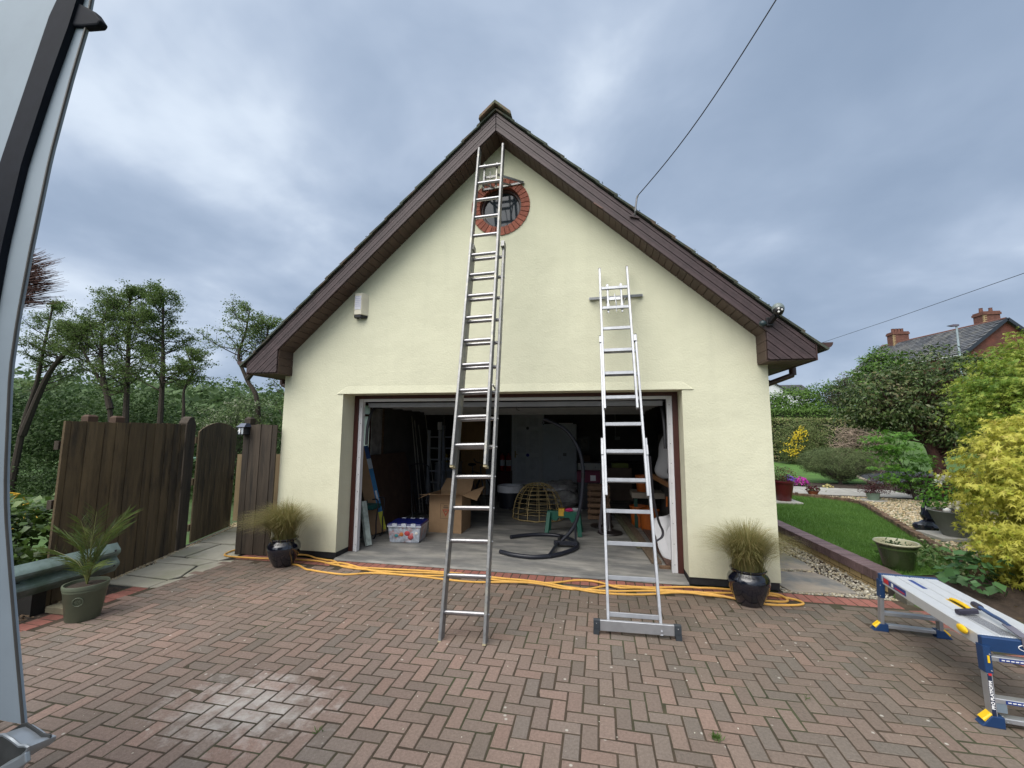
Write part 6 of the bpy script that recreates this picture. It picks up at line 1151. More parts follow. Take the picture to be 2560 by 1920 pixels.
drape('crumpled_sheet', 'crumpled white cloth slumped on the floor against the right jamb', [[(2.06, 1.25, .50), (2.12, 1.05, .56), (2.34, 1.15, .60)], [(2.00, 1.05, .44), (2.16, .98, .48), (2.33, 1.0, .50)], [(2.08, .92, .26), (2.18, .88, .30), (2.26, .80, .34)], [(2.14, .80, .06), (2.22, .72, .05), (2.28, .66, .04)]], .008, 6)
random.seed(14)
# =================================================================== right hand garden
def flat(name, poly, z, m, kind='structure'):
    b = MB().add([(x, y, z) for x, y in poly], [tuple(range(len(poly)))]); return structure(name, b, m, kind=kind)
lz = .172
edgeP = [(5.50, .55), (5.747, 1.353), (6.084, 2.433), (6.38, 3.35), (6.593, 4.083), (6.88, 5.0), (7.02, 5.55), (6.95, 5.95), (6.70, 6.30), (6.25, 6.65), (5.7, 6.85), (5.0, 7.0), (4.45, 7.05)]
flat('lawn', [(4.56, .25)] + edgeP + [(4.36, 4.6)], lz, grassm)
def inpoly(x, y, P):
    c = False; n = len(P); j = n - 1
    for i in range(n):
        if (P[i][1] > y) != (P[j][1] > y) and x < (P[j][0] - P[i][0]) * (y - P[i][1]) / (P[j][1] - P[i][1]) + P[i][0]: c = not c
        j = i
    return c
LP = [(4.56, .25)] + edgeP + [(4.36, 4.6)]; P = []
while len(P) < 60000:
    x, y = random.uniform(4.3, 7.1), .25 + 6.9 * random.random() ** 1.25
    if inpoly(x, y, LP): P.append((x, y, lz))
P = np.array(P, np.float32); A = RNG.normal(size=P.shape) * .45 + np.array([0, 0, 1.0])
bladem = leafmat('grass_blades', [(0.055, 0.125, 0.020), (0.095, 0.195, 0.032), (0.13, 0.23, 0.05)], .6, .35, 1.6, .45)
o = link('grass', leaf_mesh('grass', P, np.cross(A, RNG.normal(size=P.shape)), .030 + .030 * RNG.random(len(P)), .10, 'blade', .1, A), bladem); o['kind'] = 'stuff'
# brick on end edging between lawn and gravel
eb = structure('lawn_edging', MB().tube([(x, y, .13) for x, y in edgeP], .02, 6), soilm); eme = MB().cbox(-.034, .034, -.05, .05, -.06, .075, .005).mesh('edging_brick'); eme.materials.append(mat('edging_brick', (0.115, 0.075, 0.048), .9, var=.3, scale=12, piece=.3, bump=.6))
for i in range(len(edgeP) - 1):
    a, c_ = Vector(edgeP[i]), Vector(edgeP[i + 1]); L_ = (c_ - a).length; k = 0
    while k * .072 < L_: p = a + (c_ - a) * (k * .072 / L_); link('edging_brick', eme, None, eb, (p.x, p.y, .175 + random.uniform(-.012, .014)), (random.gauss(0, .05), random.gauss(0, .05), math.atan2(c_.y - a.y, c_.x - a.x) + random.gauss(0, .06))); k += 1
# gravel bed
gb = [(5.55, .55), (6.9, .3), (8.2, 2.5), (10.5, 6.3), (8.6, 6.75), (8.28, 6.9), (6.33, 6.98), (5.2, 7.3), (4.5, 7.4), (4.5, 7.12), (5.7, 6.93), (6.3, 6.72), (6.78, 6.36), (7.04, 5.98), (7.1, 5.5), (6.95, 4.95), (6.66, 4.05), (6.45, 3.3), (6.15, 2.4)]
flat('gravel_bed', gb, .150, mat('gravel_ground', (0.26, 0.20, 0.12), .95, var=.5, scale=40, bump=1, bscale=60))
def _g():
    while True:
        x, y = random.uniform(5.4, 9.2), .4 + 6.8 * random.random()
        if inpoly(x, y, gb): return (x, y, .157 + random.random() * .01)
gravel('gravel', 9000, _g, .019, goldgrav)
# cross path of pale slabs, soil bed, second lawn, tarmac drive
pth = flat('cross_path', [(4.4, 7.42), (5.2, 7.32), (6.33, 7.0), (8.28, 6.92), (9.4, 6.85), (9.6, 8.25), (8.6, 8.42), (7.1, 8.86), (4.4, 9.6)], .156, soilm)
pale = mat('pale_slab', (0.33, 0.32, 0.29), .85, var=.12, scale=5, piece=.08, bump=.3)
for r in range(3):
    x = 4.5
    while x < 9.2:
        w = .6; t_ = (x - 4.4) / 5; y0 = 7.42 - .5 * t_ + r * (.6 - .09 * t_); q = link('paving_slab', MB().cbox(-w / 2 + .006, w / 2 - .006, -(.27 - .03 * t_), .27 - .03 * t_, -.03, .010, .005).mesh('paving_slab'), pale, pth, (x + w / 2, y0 + .30, .160), (0, 0, -.15)); x += w
flat('soil_bed', [(4.4, 9.65), (7.1, 8.92), (8.6, 8.46), (10.2, 8.6), (10.3, 9.7), (8.3, 9.95), (6.5, 10.4), (4.4, 10.6)], .168, soilm)
flat('far_lawn', [(4.4, 10.6), (6.5, 10.42), (8.3, 9.97), (9.72, 10.15), (10.2, 11.6), (11.1, 13.8), (13.0, 17.5), (13.5, 19.5), (5.0, 21)], .175, mat('far_lawn_green', (0.075, 0.160, 0.028), .9, var=.25, scale=2, bump=.6, bscale=90))
kerb = structure('drive_kerb', MB().tube([(9.76, 10.1, .19), (10.22, 11.6, .19), (11.15, 13.9, .19), (12.5, 16.5, .19)], .05, 8), mat('kerb_pale', (0.40, 0.35, 0.25), .8))
flat('tarmac_drive', [(9.85, 10.0), (10.3, 11.5), (11.25, 13.8), (12.6, 16.4), (15, 16), (14, 12), (13, 9.5)], .18, mat('tarmac', (0.075, 0.078, 0.085), .9, var=.15, scale=20, bump=.4, bscale=80))

barkm = mat('bark', (0.045, 0.035, 0.028), .95, var=.35, scale=7, bump=.7, bscale=30, stretch=(4, 4, 1)); redbark = mat('red_bark', (0.060, 0.026, 0.020), .9, var=.35, scale=9, bump=.8, bscale=30, stretch=(4, 4, 1))
# golden maple beside the platform
acer = leafmat('golden_maple', [(0.14, 0.22, 0.028), (0.38, 0.41, 0.052), (0.58, 0.55, 0.10), (0.52, 0.51, 0.09), (0.64, 0.45, 0.19)], .5, .42, 1.8, .4)
plant('golden_maple', 'rounded yellow-green maple bush with pinkish tips at the right beside the platform', 'shrub', (6.3, .3, .0), [(6.3, .3, 0), (6.28, .32, .5), (6.35, .3, 1.0)], .05,
      [(6.15, .42, 1.08, .70, .75, .88), (6.35, -.10, .80, .75, .80, .74), (5.95, .15, .60, .58, .50, .54), (6.9, .7, 1.35, .85, .8, .85), (6.0, -.45, .40, .52, .42, .38), (6.6, -.6, .7, .7, .6, .6)], 1150, 36, .065, .056, acer, barkm, 'palm', flat=.40, surf=.84, limb=.08, lr=.010, droop=.55, upbias=.55, out=1.1)
# tall green maple plumes behind it
plume = leafmat('green_maple', [(0.060, 0.13, 0.018), (0.17, 0.27, 0.035), (0.32, 0.38, 0.06), (0.38, 0.38, 0.09)], .5, .42, 1.4, .45)
plant('green_maple', 'tall feathery lime green maple behind the golden bush at the right edge', 'tree', (9.3, 4.2, .1), [(9.3, 4.2, .1), (9.25, 4.2, 1.2), (9.4, 4.1, 2.2)], .08,
      [(9.3, 4.2, 2.35, 1.1, 1.0, 1.0), (8.75, 4.1, 2.2, .65, .6, .55), (9.9, 4.3, 2.9, 1.0, 1.0, .9), (9.2, 4.0, 1.5, 1.0, .8, .7)], 900, 26, .12, .075, plume, barkm, 'palm', flat=.35, surf=.7, limb=.25, lr=.02, droop=.45, upbias=.8)
# big dark spreading tree
dark = leafmat('dark_evergreen', [(0.024, 0.046, 0.010), (0.052, 0.090, 0.022), (0.100, 0.135, 0.045), (0.20, 0.155, 0.085)], .36, .22, .9, .35)
plant('dark_tree', 'broad dark leaved tree with leaning red-brown trunk in front of the brick house', 'tree', (12.0, 10.7, .15),
      [[(12.05, 10.75, .15), (11.9, 10.7, .8), (11.75, 10.7, 1.3), (11.4, 10.8, 2.0), (11.0, 10.8, 2.6)], [(12.1, 10.8, .15), (12.05, 10.8, 1.0), (12.4, 10.9, 2.0), (12.6, 11.0, 3.0)], [(12.0, 10.7, .7), (11.7, 10.6, 1.4), (11.9, 10.7, 2.4)]], .16,
      [(10.9, 10.9, 2.95, 1.35, 1.2, .95), (12.3, 11.0, 3.35, 1.35, 1.3, 1.15), (13.4, 11.2, 3.45, 1.0, 1.1, .95), (10.1, 10.9, 2.55, .75, .8, .55), (11.6, 10.7, 2.25, 1.6, .9, .55), (12.7, 10.5, 1.75, 1.2, .7, .5), (13.2, 10.8, 2.6, .9, .8, .7)], 1000, 20, .14, .125, dark, redbark, 'diamond', .45, flat=.45, surf=.72, limb=.25, lr=.035, upbias=.7, droop=.3)
# bright green small maple over the gravel
gmm = leafmat('fresh_maple', [(0.045, 0.12, 0.018), (0.10, 0.24, 0.028), (0.17, 0.33, 0.045)], .5, .4, 2, .4)
plant('small_maple', 'fresh green small leaved maple over the gravel in front of the dark tree', 'tree', (8.45, 6.6, .15), [(8.7, 6.6, .15), (8.6, 6.6, .7), (8.35, 6.6, 1.3)], .03,
      [(8.35, 6.6, 1.55, .50, .45, .38), (8.65, 6.6, 1.15, .45, .4, .35), (8.0, 6.5, 1.35, .30, .3, .25), (8.25, 6.5, .80, .40, .35, .28), (8.6, 6.5, .6, .35, .3, .25)], 120, 14, .09, .085, gmm, barkm, 'palm', flat=.22, surf=.45, limb=.5, lr=.008, upbias=1.4, droop=.25)
redm = leafmat('dark_red_leaf', [(0.025, 0.006, 0.010), (0.06, 0.012, 0.018), (0.09, 0.03, 0.03)], .5, .3)
plant('red_maple', 'dark purple leaved low maple under the green one', 'shrub', (9.2, 7.0, .15), [(9.2, 7.0, .15), (9.2, 7.0, .4)], .02, [(9.1, 7.0, .45, .55, .4, .30), (9.9, 7.1, .5, .7, .5, .35)], 120, 24, .09, .06, redm, barkm, 'palm', flat=.4, limb=.2, lr=.008)
# clipped dome bush
domem = leafmat('santolina', [(0.050, 0.072, 0.026), (0.090, 0.125, 0.045), (0.15, 0.18, 0.075)], .8, .15, 2, .4)
plant('clipped_bush', 'grey-green flat topped clipped bush flaring from a narrow base', 'bush', (8.75, 9.9, .17), [(8.75, 9.9, .17), (8.75, 9.9, .5)], .06,
      [(8.75, 10.0, .86, .98, .85, .42), (8.0, 10.0, .82, .34, .5, .30), (9.4, 10.0, .82, .42, .5, .32), (8.75, 9.9, .50, .42, .38, .24), (8.75, 10.0, 1.0, .85, .7, .27)], 2300, 28, .04, .032, domem, mat('grey_twig', (0.07, 0.055, 0.05), .9), 'diamond', .25, flat=.8, surf=.9, limb=.08, lr=.012, upbias=.9, out=1.2)
# yellow flowered shrub
brm = leafmat('broom_leaf', [(0.045, 0.080, 0.020), (0.105, 0.145, 0.040), (0.16, 0.15, 0.07)], .7, .2, 1.5, .4)
YS = plant('flowering_shrub', 'rounded dark shrub covered on its left side with yellow flowers', 'shrub', (11.3, 18.5, .1), [(11.3, 18.5, .1), (11.3, 18.5, .8)], .06, [(11.35, 18.8, 1.25, 1.05, .9, 1.05), (11.6, 18.7, .7, 1.1, .9, .6), (12.0, 18.8, 1.7, .7, .7, .65)], 500, 30, .10, .075, brm, barkm, 'diamond', .4, flat=.8, surf=.85, limb=.05, out=1.2)
C = np.array([(10.35 + .9 * t_ + random.gauss(0, .10), 17.85 + .3 * abs(t_ - .5) + random.gauss(0, .06), .85 + 1.15 * t_ + random.gauss(0, .12)) for t_ in RNG.random(40)] + [(10.6 + random.random() * .5, 17.9, .55 + random.random() * .6) for _ in range(16)] + [(10.9 + random.random() * .35, 17.75, 1.35 + random.random() * .5) for _ in range(12)])
P, Nn, A = cloud(C, np.tile([[-.3, -1, .2]], (len(C), 1)), 6, .09, .7, .3, 1); P -= np.array((11.3, 18.5, .1)); YF = link('flowers', leaf_mesh('flowers', P.astype(np.float32), Nn, .045 + .04 * RNG.random(len(P)), .8), leafmat('yellow_flower', [(0.50, 0.36, 0.015), (0.66, 0.52, 0.03)], .6, .3), YS.o)
YF['kind'] = 'stuff'
# woody tangle between the clipped bush and the dark tree
random.seed(9); b = MB()
for _ in range(520):
    o_ = Vector((random.uniform(10.75, 12.6), 13.6 + random.random(), .15 + 1.75 * random.random())); e_ = o_ + Vector((random.gauss(0, .35), random.gauss(0, .15), random.gauss(-.02, .22))); b.tube([o_, o_.lerp(e_, .5) + Vector((0, 0, .06)), e_], [.008, .006, .003], 3, caps=False)
TH = Thing('cut_hedge', 'bare brown cut back conifer hedge face behind the clipped bush', 'hedge', (11.3, 14, .1)); TH.part('twigs', b, mat('bare_twig', (0.30, 0.23, 0.18), .9, piece=.5)); C, D = clumps([(11.95, 14.7, 1.1, .95, .6, 1.15)], 200, .6); P, Nn, A = cloud(C, D, 30, .12, .7); P -= np.array((11.3, 14, .1)); link('foliage', leaf_mesh('foliage', P.astype(np.float32), Nn, .07 + .05 * RNG.random(len(P)), .4), leafmat('brown_conifer', [(0.11, 0.085, 0.065), (0.18, 0.135, 0.10), (0.06, 0.07, 0.03)], .9, .1), TH.o)
def boxhedge(name, label, c, s, n, m, size, topm=None, ang=0, cat='hedge'):
    T = Thing(name, label, cat, (c[0], c[1], c[2])); P = RNG.uniform(-1, 1, (n, 3)); f = RNG.integers(0, 3, n); sg = np.where(RNG.random(n) < .5, -1, 1)
    ax_ = np.where(f == 0, 1, np.where(f == 1, 2, 0)); Nn = np.zeros((n, 3))
    for a in range(3):
        i = ax_ == a; s_ = sg[i] if a != 2 else 1; s_ = np.where(RNG.random(i.sum()) < .75, -1, 1) if a == 1 else s_; P[i, a] = s_ * (1 - .12 * RNG.random(i.sum()) ** 2); Nn[i, a] = s_
    P = P * np.array([s[0], s[1], s[2] / 2]) + RNG.normal(size=P.shape) * .04 + np.array([0, 0, s[2] / 2]); ca, sa = math.cos(ang), math.sin(ang); Rm = np.array([[ca, sa, 0], [-sa, ca, 0], [0, 0, 1]]); P = P @ Rm; Nn = Nn @ Rm
    link('foliage', leaf_mesh('foliage', P.astype(np.float32), Nn + .6 * RNG.normal(size=P.shape), size * (.6 + .8 * RNG.random(n)), .55), m, T.o)
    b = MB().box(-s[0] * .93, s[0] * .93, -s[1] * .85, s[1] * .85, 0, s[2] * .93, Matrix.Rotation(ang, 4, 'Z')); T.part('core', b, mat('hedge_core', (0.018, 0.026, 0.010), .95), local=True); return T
hg = leafmat('hedge_green', [(0.050, 0.095, 0.020), (0.095, 0.175, 0.032), (0.13, 0.21, 0.045)], .7, .25, .7, .45)
boxhedge('tall_hedge', 'clipped green hedge with flat top behind the garden to the right of the garage', (13.0, 24.2, .3), (3.0, .8, 2.85), 16000, hg, .12)
boxhedge('brown_hedge', 'low conifer hedge with brown clipped top behind the yellow flowered shrub', (12.4, 20.9, .2), (2.7, .5, 2.3), 14000, leafmat('tan_hedge', [(0.10, 0.145, 0.04), (0.15, 0.20, 0.06), (0.36, 0.28, 0.16)], .8, .2, .6, .3), .10)
bushg = leafmat('wild_green', [(0.045, 0.10, 0.018), (0.095, 0.185, 0.030), (0.15, 0.25, 0.05)], .6, .3, .5, .5)
plant('wild_hedge', 'loose bright green hedgerow rising behind the clipped hedge', 'hedge', (15.5, 28, 1), [(15.5, 28, 1), (15.5, 28, 3)], .1, [(13.6, 28, 3.2, 1.6, 1.2, 1.15), (15.3, 28.2, 3.6, 1.6, 1.2, 1.25), (17.0, 28, 3.6, 1.5, 1.3, 1.6), (18.6, 28, 4.0, 1.4, 1.3, 1.3), (12.2, 28, 3.0, 1.4, 1, 1.1)], 700, 26, .22, .16, bushg, barkm, 'diamond', .5, flat=.7, surf=.8, limb=.05)
plant('hawthorn', 'twiggy bare topped bush above the hedgerow', 'bush', (18.0, 27, 2), [(18.0, 27, 2), (17.9, 27, 4), (17.8, 27, 5.4)], .10, [(18.0, 27, 5.0, 1.0, .8, .75), (17.4, 27, 4.3, 1.0, .8, .8)], 130, 10, .18, .12, leafmat('mauve_leaf', [(0.04, 0.05, 0.03), (0.09, 0.07, 0.06)], .7, .2), barkm, 'diamond', .4, limb=.9, lr=.03)
plant('chestnut_sapling', 'bright green young tree left of the far chimney', 'tree', (23.5, 33, 3), [(23.5, 33, 3), (23.4, 33, 6), (23.3, 33, 8)], .12, [(23.6, 33, 6.9, 1.7, 1.4, 1.6), (22.4, 33, 5.9, 1.6, 1.3, 1.2), (24.5, 33, 6.4, 1.2, 1.2, 1.3)], 330, 20, .22, .30, bushg, barkm, 'diamond', .35, flat=.4, limb=.5, lr=.04, upbias=1.2)

# pots and ornaments
T = Thing('glazed_planter', 'large dark green glazed pot with cream rim on the lawn behind the platform', 'pot', (4.72, .50, lz)); c = (4.72, .50, .135)
gg = mat('dark_green_glaze', (0.020, 0.032, 0.010), .25, var=.2, coat=.5)
T.part('body', MB().lathe([(.125, 0), (.130, .01), (.150, .10), (.165, .20), (.182, .29), (.197, .335)], 40, c), gg, smooth=True); T.part('rim', MB().lathe([(.197, .335), (.213, .343), (.216, .353), (.208, .362), (.192, .358), (.185, .34), (.165, .24)], 40, c, cap=False), mat('cream_glaze', (0.34, 0.33, 0.22), .3, coat=.4), smooth=True); T.part('band', MB().lathe([(.1825, .285), (.187, .295), (.1865, .303)], 40, c, cap=False), mat('green_band', (0.045, 0.075, 0.022), .3), smooth=True)
T.part('compost', MB().lathe([(.17, .27), (.001, .28)], 24, c, cap=False), soilm); me = leaf_mesh('seedlings', np.array([(c[0] + random.gauss(0, .07), c[1] + random.gauss(0, .07), c[2] + .28 + random.random() * .07) for _ in range(160)], np.float32) - np.array((4.72, .5, lz), np.float32), RNG.normal(size=(160, 3)), .03 + .03 * RNG.random(160), .4); link('seedlings', me, leafmat('seedling', [(0.03, 0.07, 0.02), (0.07, 0.10, 0.05)], .6, .3), T.o)
def pot(name, label, cat, c, prof, m, n=28, **k):
    T = Thing(name, label, cat, c, **k); T.part('body', MB().lathe(prof, n, c), m, smooth=True); r = prof[-1][0]; T.part('compost', MB().lathe([(r * .99, prof[-1][1]), (.001, prof[-1][1] + .01)], n, c, cap=False), soilm); return T
pot('red_pot', 'dark red tapered pot on a slab beside the garage wall', 'pot', (5.46, 5.55, .215), [(.145, 0), (.15, .01), (.215, .40), (.235, .405), (.238, .44), (.22, .445), (.205, .40)], mat('oxblood', (0.085, 0.008, 0.012), .35, coat=.3))
single('pot_slab', 'thin grey slab under the dark red pot', 'slab', MB().cbox(5.1, 5.74, 5.25, 5.85, .172, .213, .006), pale, (5.4, 5.5, .172))
plant('red_pot_shrub', 'small twiggy shrub with reddish buds in the dark red pot', 'shrub', (5.46, 5.55, .63), [(5.46, 5.55, .62), (5.46, 5.55, .78)], .012, [(5.44, 5.55, .82, .26, .22, .16)], 60, 16, .05, .035, leafmat('budded', [(0.035, 0.055, 0.02), (0.07, 0.09, 0.03), (0.20, 0.05, 0.03)], .6, .25), barkm, 'diamond', .5, limb=.8, lr=.004)
def flowers(name, label, c, r, cols, n=240, size=.05):
    T = Thing(name, label, 'flowers', c); d = RNG.normal(size=(n, 3)); d[:, 2] = np.abs(d[:, 2]); d /= np.linalg.norm(d, axis=1, keepdims=True); P = d * np.array(r) * (.8 + .25 * RNG.random((n, 1)))
    link('petals', leaf_mesh('petals', P.astype(np.float32), d + .5 * RNG.normal(size=d.shape), size * (.7 + .6 * RNG.random(n)), .9), leafmat(name + '_petal', cols, .6, .3), T.o)
    m2 = n // 2; link('leaves', leaf_mesh('leaves', (RNG.normal(size=(m2, 3)) * np.array([r[0] * .5, r[1] * .5, .02]) + np.array([0, 0, .03])).astype(np.float32), RNG.normal(size=(m2, 3)) + np.array([0, 0, 1]), .06 * np.ones(m2), .5), brm, T.o)
flowers('magenta_azalea', 'rounded magenta azalea flowers at the edge of the cross path', (7.30, 9.05, .20), (.19, .16, .24), [(0.40, 0.02, 0.30), (0.62, 0.08, 0.46)]); flowers('violet_azalea', 'violet blue flowers just left of the magenta azalea', (7.02, 9.15, .22), (.20, .15, .24), [(0.12, 0.04, 0.42), (0.25, 0.10, 0.55)]); flowers('primula', 'tiny pale yellow flowers right of the magenta azalea', (7.85, 8.75, .18), (.12, .1, .08), [(0.65, 0.55, 0.25)], 50)
T = pot('terracotta_bowl', 'low terracotta bowl of dark red pansies on the gravel', 'pot', (6.72, 7.05, .17), [(.09, 0), (.13, .09), (.14, .10), (.125, .10)], mat('terracotta', (0.24, 0.07, 0.03), .8)); flowers('pansies', 'dark red pansies in the low terracotta bowl', (6.72, 7.05, .28), (.17, .12, .10), [(0.05, 0.008, 0.010), (0.10, 0.015, 0.02)], 90)
pot('sage_planter', 'small sage green pot on a saucer at the end of the gravel', 'pot', (7.72, 6.40, .175), [(.10, 0), (.105, .01), (.14, .17), (.145, .175), (.13, .17)], mat('sage_glaze', (0.17, 0.24, 0.19), .4)); single('saucer', 'grey slab under the small sage green pot', 'slab', MB().lathe([(.26, 0), (.26, .02), (0, .021)], 24, (7.72, 6.4, .155)), pale, (7.72, 6.4, .155))
plant('purple_maple', 'dark purple feathery maple growing in the small sage green pot', 'shrub', (7.72, 6.40, .35), [(7.72, 6.4, .34), (7.78, 6.4, .5)], .01, [(7.88, 6.4, .52, .30, .22, .17), (7.60, 6.4, .42, .18, .15, .1)], 70, 20, .06, .045, redm, barkm, 'diamond', .25, limb=.5, lr=.004)
T = pot('grey_bowl_planter', 'wide grey tapered bowl planter on a slab by the golden maple', 'pot', (6.62, 2.42, .215), [(.145, 0), (.15, .01), (.29, .36), (.30, .37), (.285, .375), (.27, .35)], mat('grey_planter', (0.15, 0.16, 0.145), .8, var=.1)); single('planter_slab', 'grey slab under the wide grey planter', 'slab', MB().cbox(6.3, 6.95, 2.2, 2.75, .165, .213, .006), pale, (6.6, 2.4, .165)); single('white_pebble', 'smooth white stone lying in the wide grey planter', 'stone', MB().sphere((6.48, 2.33, .60), .05, 12, 8, (1, .7, .8)), mat('white_stone', (0.6, 0.6, 0.57), .6), (6.48, 2.33, .58), smooth=True)
plant('planter_shrub', 'leafy green shrub with pale flowers spilling from the grey planter', 'shrub', (6.75, 2.6, .58), [(6.75, 2.6, .56), (6.8, 2.6, .9)], .012, [(6.80, 2.75, .88, .26, .25, .22), (7.0, 2.5, .85, .25, .25, .28), (6.62, 2.8, .70, .16, .16, .14)], 80, 16, .06, .055, gmm, barkm, 'diamond', .5, limb=.6, lr=.006)
flowers('white_hydrangea', 'pale cream flower heads at the left edge of the golden maple', (6.45, 2.15, 1.02), (.16, .12, .13), [(0.45, 0.48, 0.38), (0.55, 0.52, 0.50)], 120); flowers('cream_flowers', 'cream flower cluster low on the golden maple side', (6.50, 2.05, .70), (.14, .10, .10), [(0.50, 0.50, 0.36), (0.60, 0.55, 0.45)], 100)
T = Thing('gnome_ornament', 'small dark glazed crouching garden ornament beside the grey planter', 'ornament', (6.62, 3.0, .17)); orn = mat('dark_glaze', (0.012, 0.014, 0.025), .15, var=.5, scale=30, coat=.8)
T.part('base', blob((6.62, 3.0, .23), (.20, .13, .10), 2, 20, .12, 0), orn, smooth=True); T.part('figure', blob((6.66, 3.0, .42), (.10, .09, .17), 7, 20, .12, 0), orn, smooth=True); T.part('head', MB().sphere((6.645, 2.99, .60), .05, 12, 8), orn, smooth=True); T.part('hat', MB().tube([(6.645, 2.99, .62), (6.62, 3.0, .74)], [.05, .004], 10), orn, smooth=True)
plant('primrose_clump', 'pale yellow primroses under the golden maple behind the platform', 'flowers', (5.35, .75, .12), [(5.35, .75, .12), (5.35, .75, .2)], .01, [(5.25, .95, .26, .40, .25, .10), (5.5, .6, .24, .35, .3, .12)], 60, 16, .07, .055, leafmat('primrose', [(0.05, 0.12, 0.03), (0.10, 0.17, 0.05), (0.55, 0.55, 0.30)], .6, .3), barkm, limb=0)
plant('broad_leaf_clump', 'broad fresh green leaves between the platform and the golden maple', 'plant', (5.15, .10, .05), [(5.15, .1, .05), (5.15, .1, .2)], .01, [(5.2, .15, .30, .30, .25, .14)], 26, 4, .07, .095, leafmat('broad_leaf', [(0.045, 0.11, 0.035), (0.08, 0.17, 0.06)], .5, .3), barkm, 'diamond', .9, limb=0, upbias=1.6, droop=.1)
plant('bush_roots', 'tangle of dead stems and litter under the golden maple', 'litter', (4.9, -1.0, 0), [(4.95, -1.1, 0), (4.8, -1.2, .1)], .012, [(4.75, -.95, .06, .35, .45, .06), (5.0, -1.6, .08, .40, .6, .08)], 60, 10, .09, .04, leafmat('litter', [(0.06, 0.04, 0.02), (0.12, 0.09, 0.05)], .9, .1), barkm, 'diamond', .3, limb=.8, lr=.006)
b = MB(); gx_ = [4.56, 4.8, 5.3, 6, 7, 9]; gy_ = [-3.4, -2.5, -1.5, -1.0, -.8, -.6, -.45, -.3, -.15, 0, .2, .42]
b.v = [(x + max(0, (-y - .3)) * .14 if x == 4.56 else x, y, float(gh(4.9, y)) * .98 + .055 * (1 if y < -.6 else .1) + .008) for y in gy_ for x in gx_]; b.f = [(r * 6 + k, r * 6 + k + 1, r * 6 + k + 7, r * 6 + k + 6) for r in range(len(gy_) - 1) for k in range(5)]
structure('shrub_bed', b, soilm, smooth=True)

# =================================================================== houses beyond the garden
slate = mat('slate', (0.085, 0.090, 0.100), .6, var=.2, scale=1.5, piece=.3, c2=(0.15, 0.15, 0.145), c2amt=.5, c2scale=1.2); hbrick = mat('house_brick', (0.16, 0.055, 0.040), .85, var=.2, scale=3, c2=(0.11, 0.045, 0.035), c2amt=.5, c2scale=.8, bump=.5, bscale=20); bargem = mat('blue_black_barge', (0.025, 0.032, 0.045), .5)
Hs = Thing('brick_house', 'red brick house with grey slate roof and two banded chimneys beyond the trees', 'house', (31, 34, 3))
# gable end faces the camera; ridge runs back and to the left
gA = Vector((29.47, 30.0, 9.80)); gL = Vector((26.95, 30.0, 7.58)); gR = Vector((32.0, 30.0, 7.30)); rB = Vector((27.4, 39.5, 9.80)); back = rB - gA; dbk = Vector((back.x, back.y, 0)); 
b = MB().add([gL, gR, gA, gL - Vector((0, 0, 5)), gR - Vector((0, 0, 5))], [(3, 4, 1, 2, 0)]); k = len(b.v); b.add([gL + dbk, gR + dbk, gL + dbk - Vector((0, 0, 5)), gR + dbk - Vector((0, 0, 5)), gL, gR, gL - Vector((0, 0, 5)), gR - Vector((0, 0, 5)), gA + dbk], [(4, 6, 2, 0), (5, 1, 3, 7), (0, 2, 3, 1, 8)]); Hs.part('wall', b, hbrick)
# slates laid in courses on the visible slope
nr, nc_ = 16, 22; e0, e1 = gL - (gA - gL).normalized() * .25, gA; rows = MB()
pn = (gA - gL).cross(dbk).normalized(); pn = pn if pn.z > 0 else -pn; sl = Hs.part('roof', MB().add([e0 - dbk * .02, e1 - dbk * .02, e1 + dbk, e0 + dbk], [(0, 1, 2, 3)]), slate); M_ = []
me_s = None
for r in range(nr):
    a = e0.lerp(e1, r / nr); c_ = e0.lerp(e1, (r + 1.15) / nr)
    for q in range(nc_):
        o_ = dbk * ((q + .5 * (r % 2) - .3) / nc_); w = dbk * (.97 / nc_); h_ = pn * (.05 + random.uniform(0, .015)); h2 = pn * .012
        rows.add([a + o_ + h_, a + o_ + w + h_, c_ + o_ + w + h2, c_ + o_ + h2, a + o_, a + o_ + w], [(0, 1, 2, 3), (0, 4, 5, 1)])
q = Hs.part('slate', rows, slate, parent=sl); q['kind'] = 'stuff'
Hs.part('roof', MB().add([gR + (gR - gA).normalized() * .25 - dbk * .02, gA - dbk * .02, gA + dbk, gR + (gR - gA).normalized() * .25 + dbk], [(0, 1, 2, 3)]), slate)
Hs.part('ridge', MB().tube([gA - dbk * .02 + Vector((0, 0, .03)), gA + dbk + Vector((0, 0, .03))], .07, 6), mat('ridge_red', (0.15, 0.07, 0.055), .8))
for p in (gL, gR): Hs.part('bargeboard', MB().beam(gA - dbk * .03 + Vector((0, 0, -.02)), p + (p - gA).normalized() * .3 - dbk * .03, .05, .20), bargem)
Hs.part('gutter', MB().beam(e0 - pn * .1, e0 + dbk - pn * .1, .12, .10), whitem)
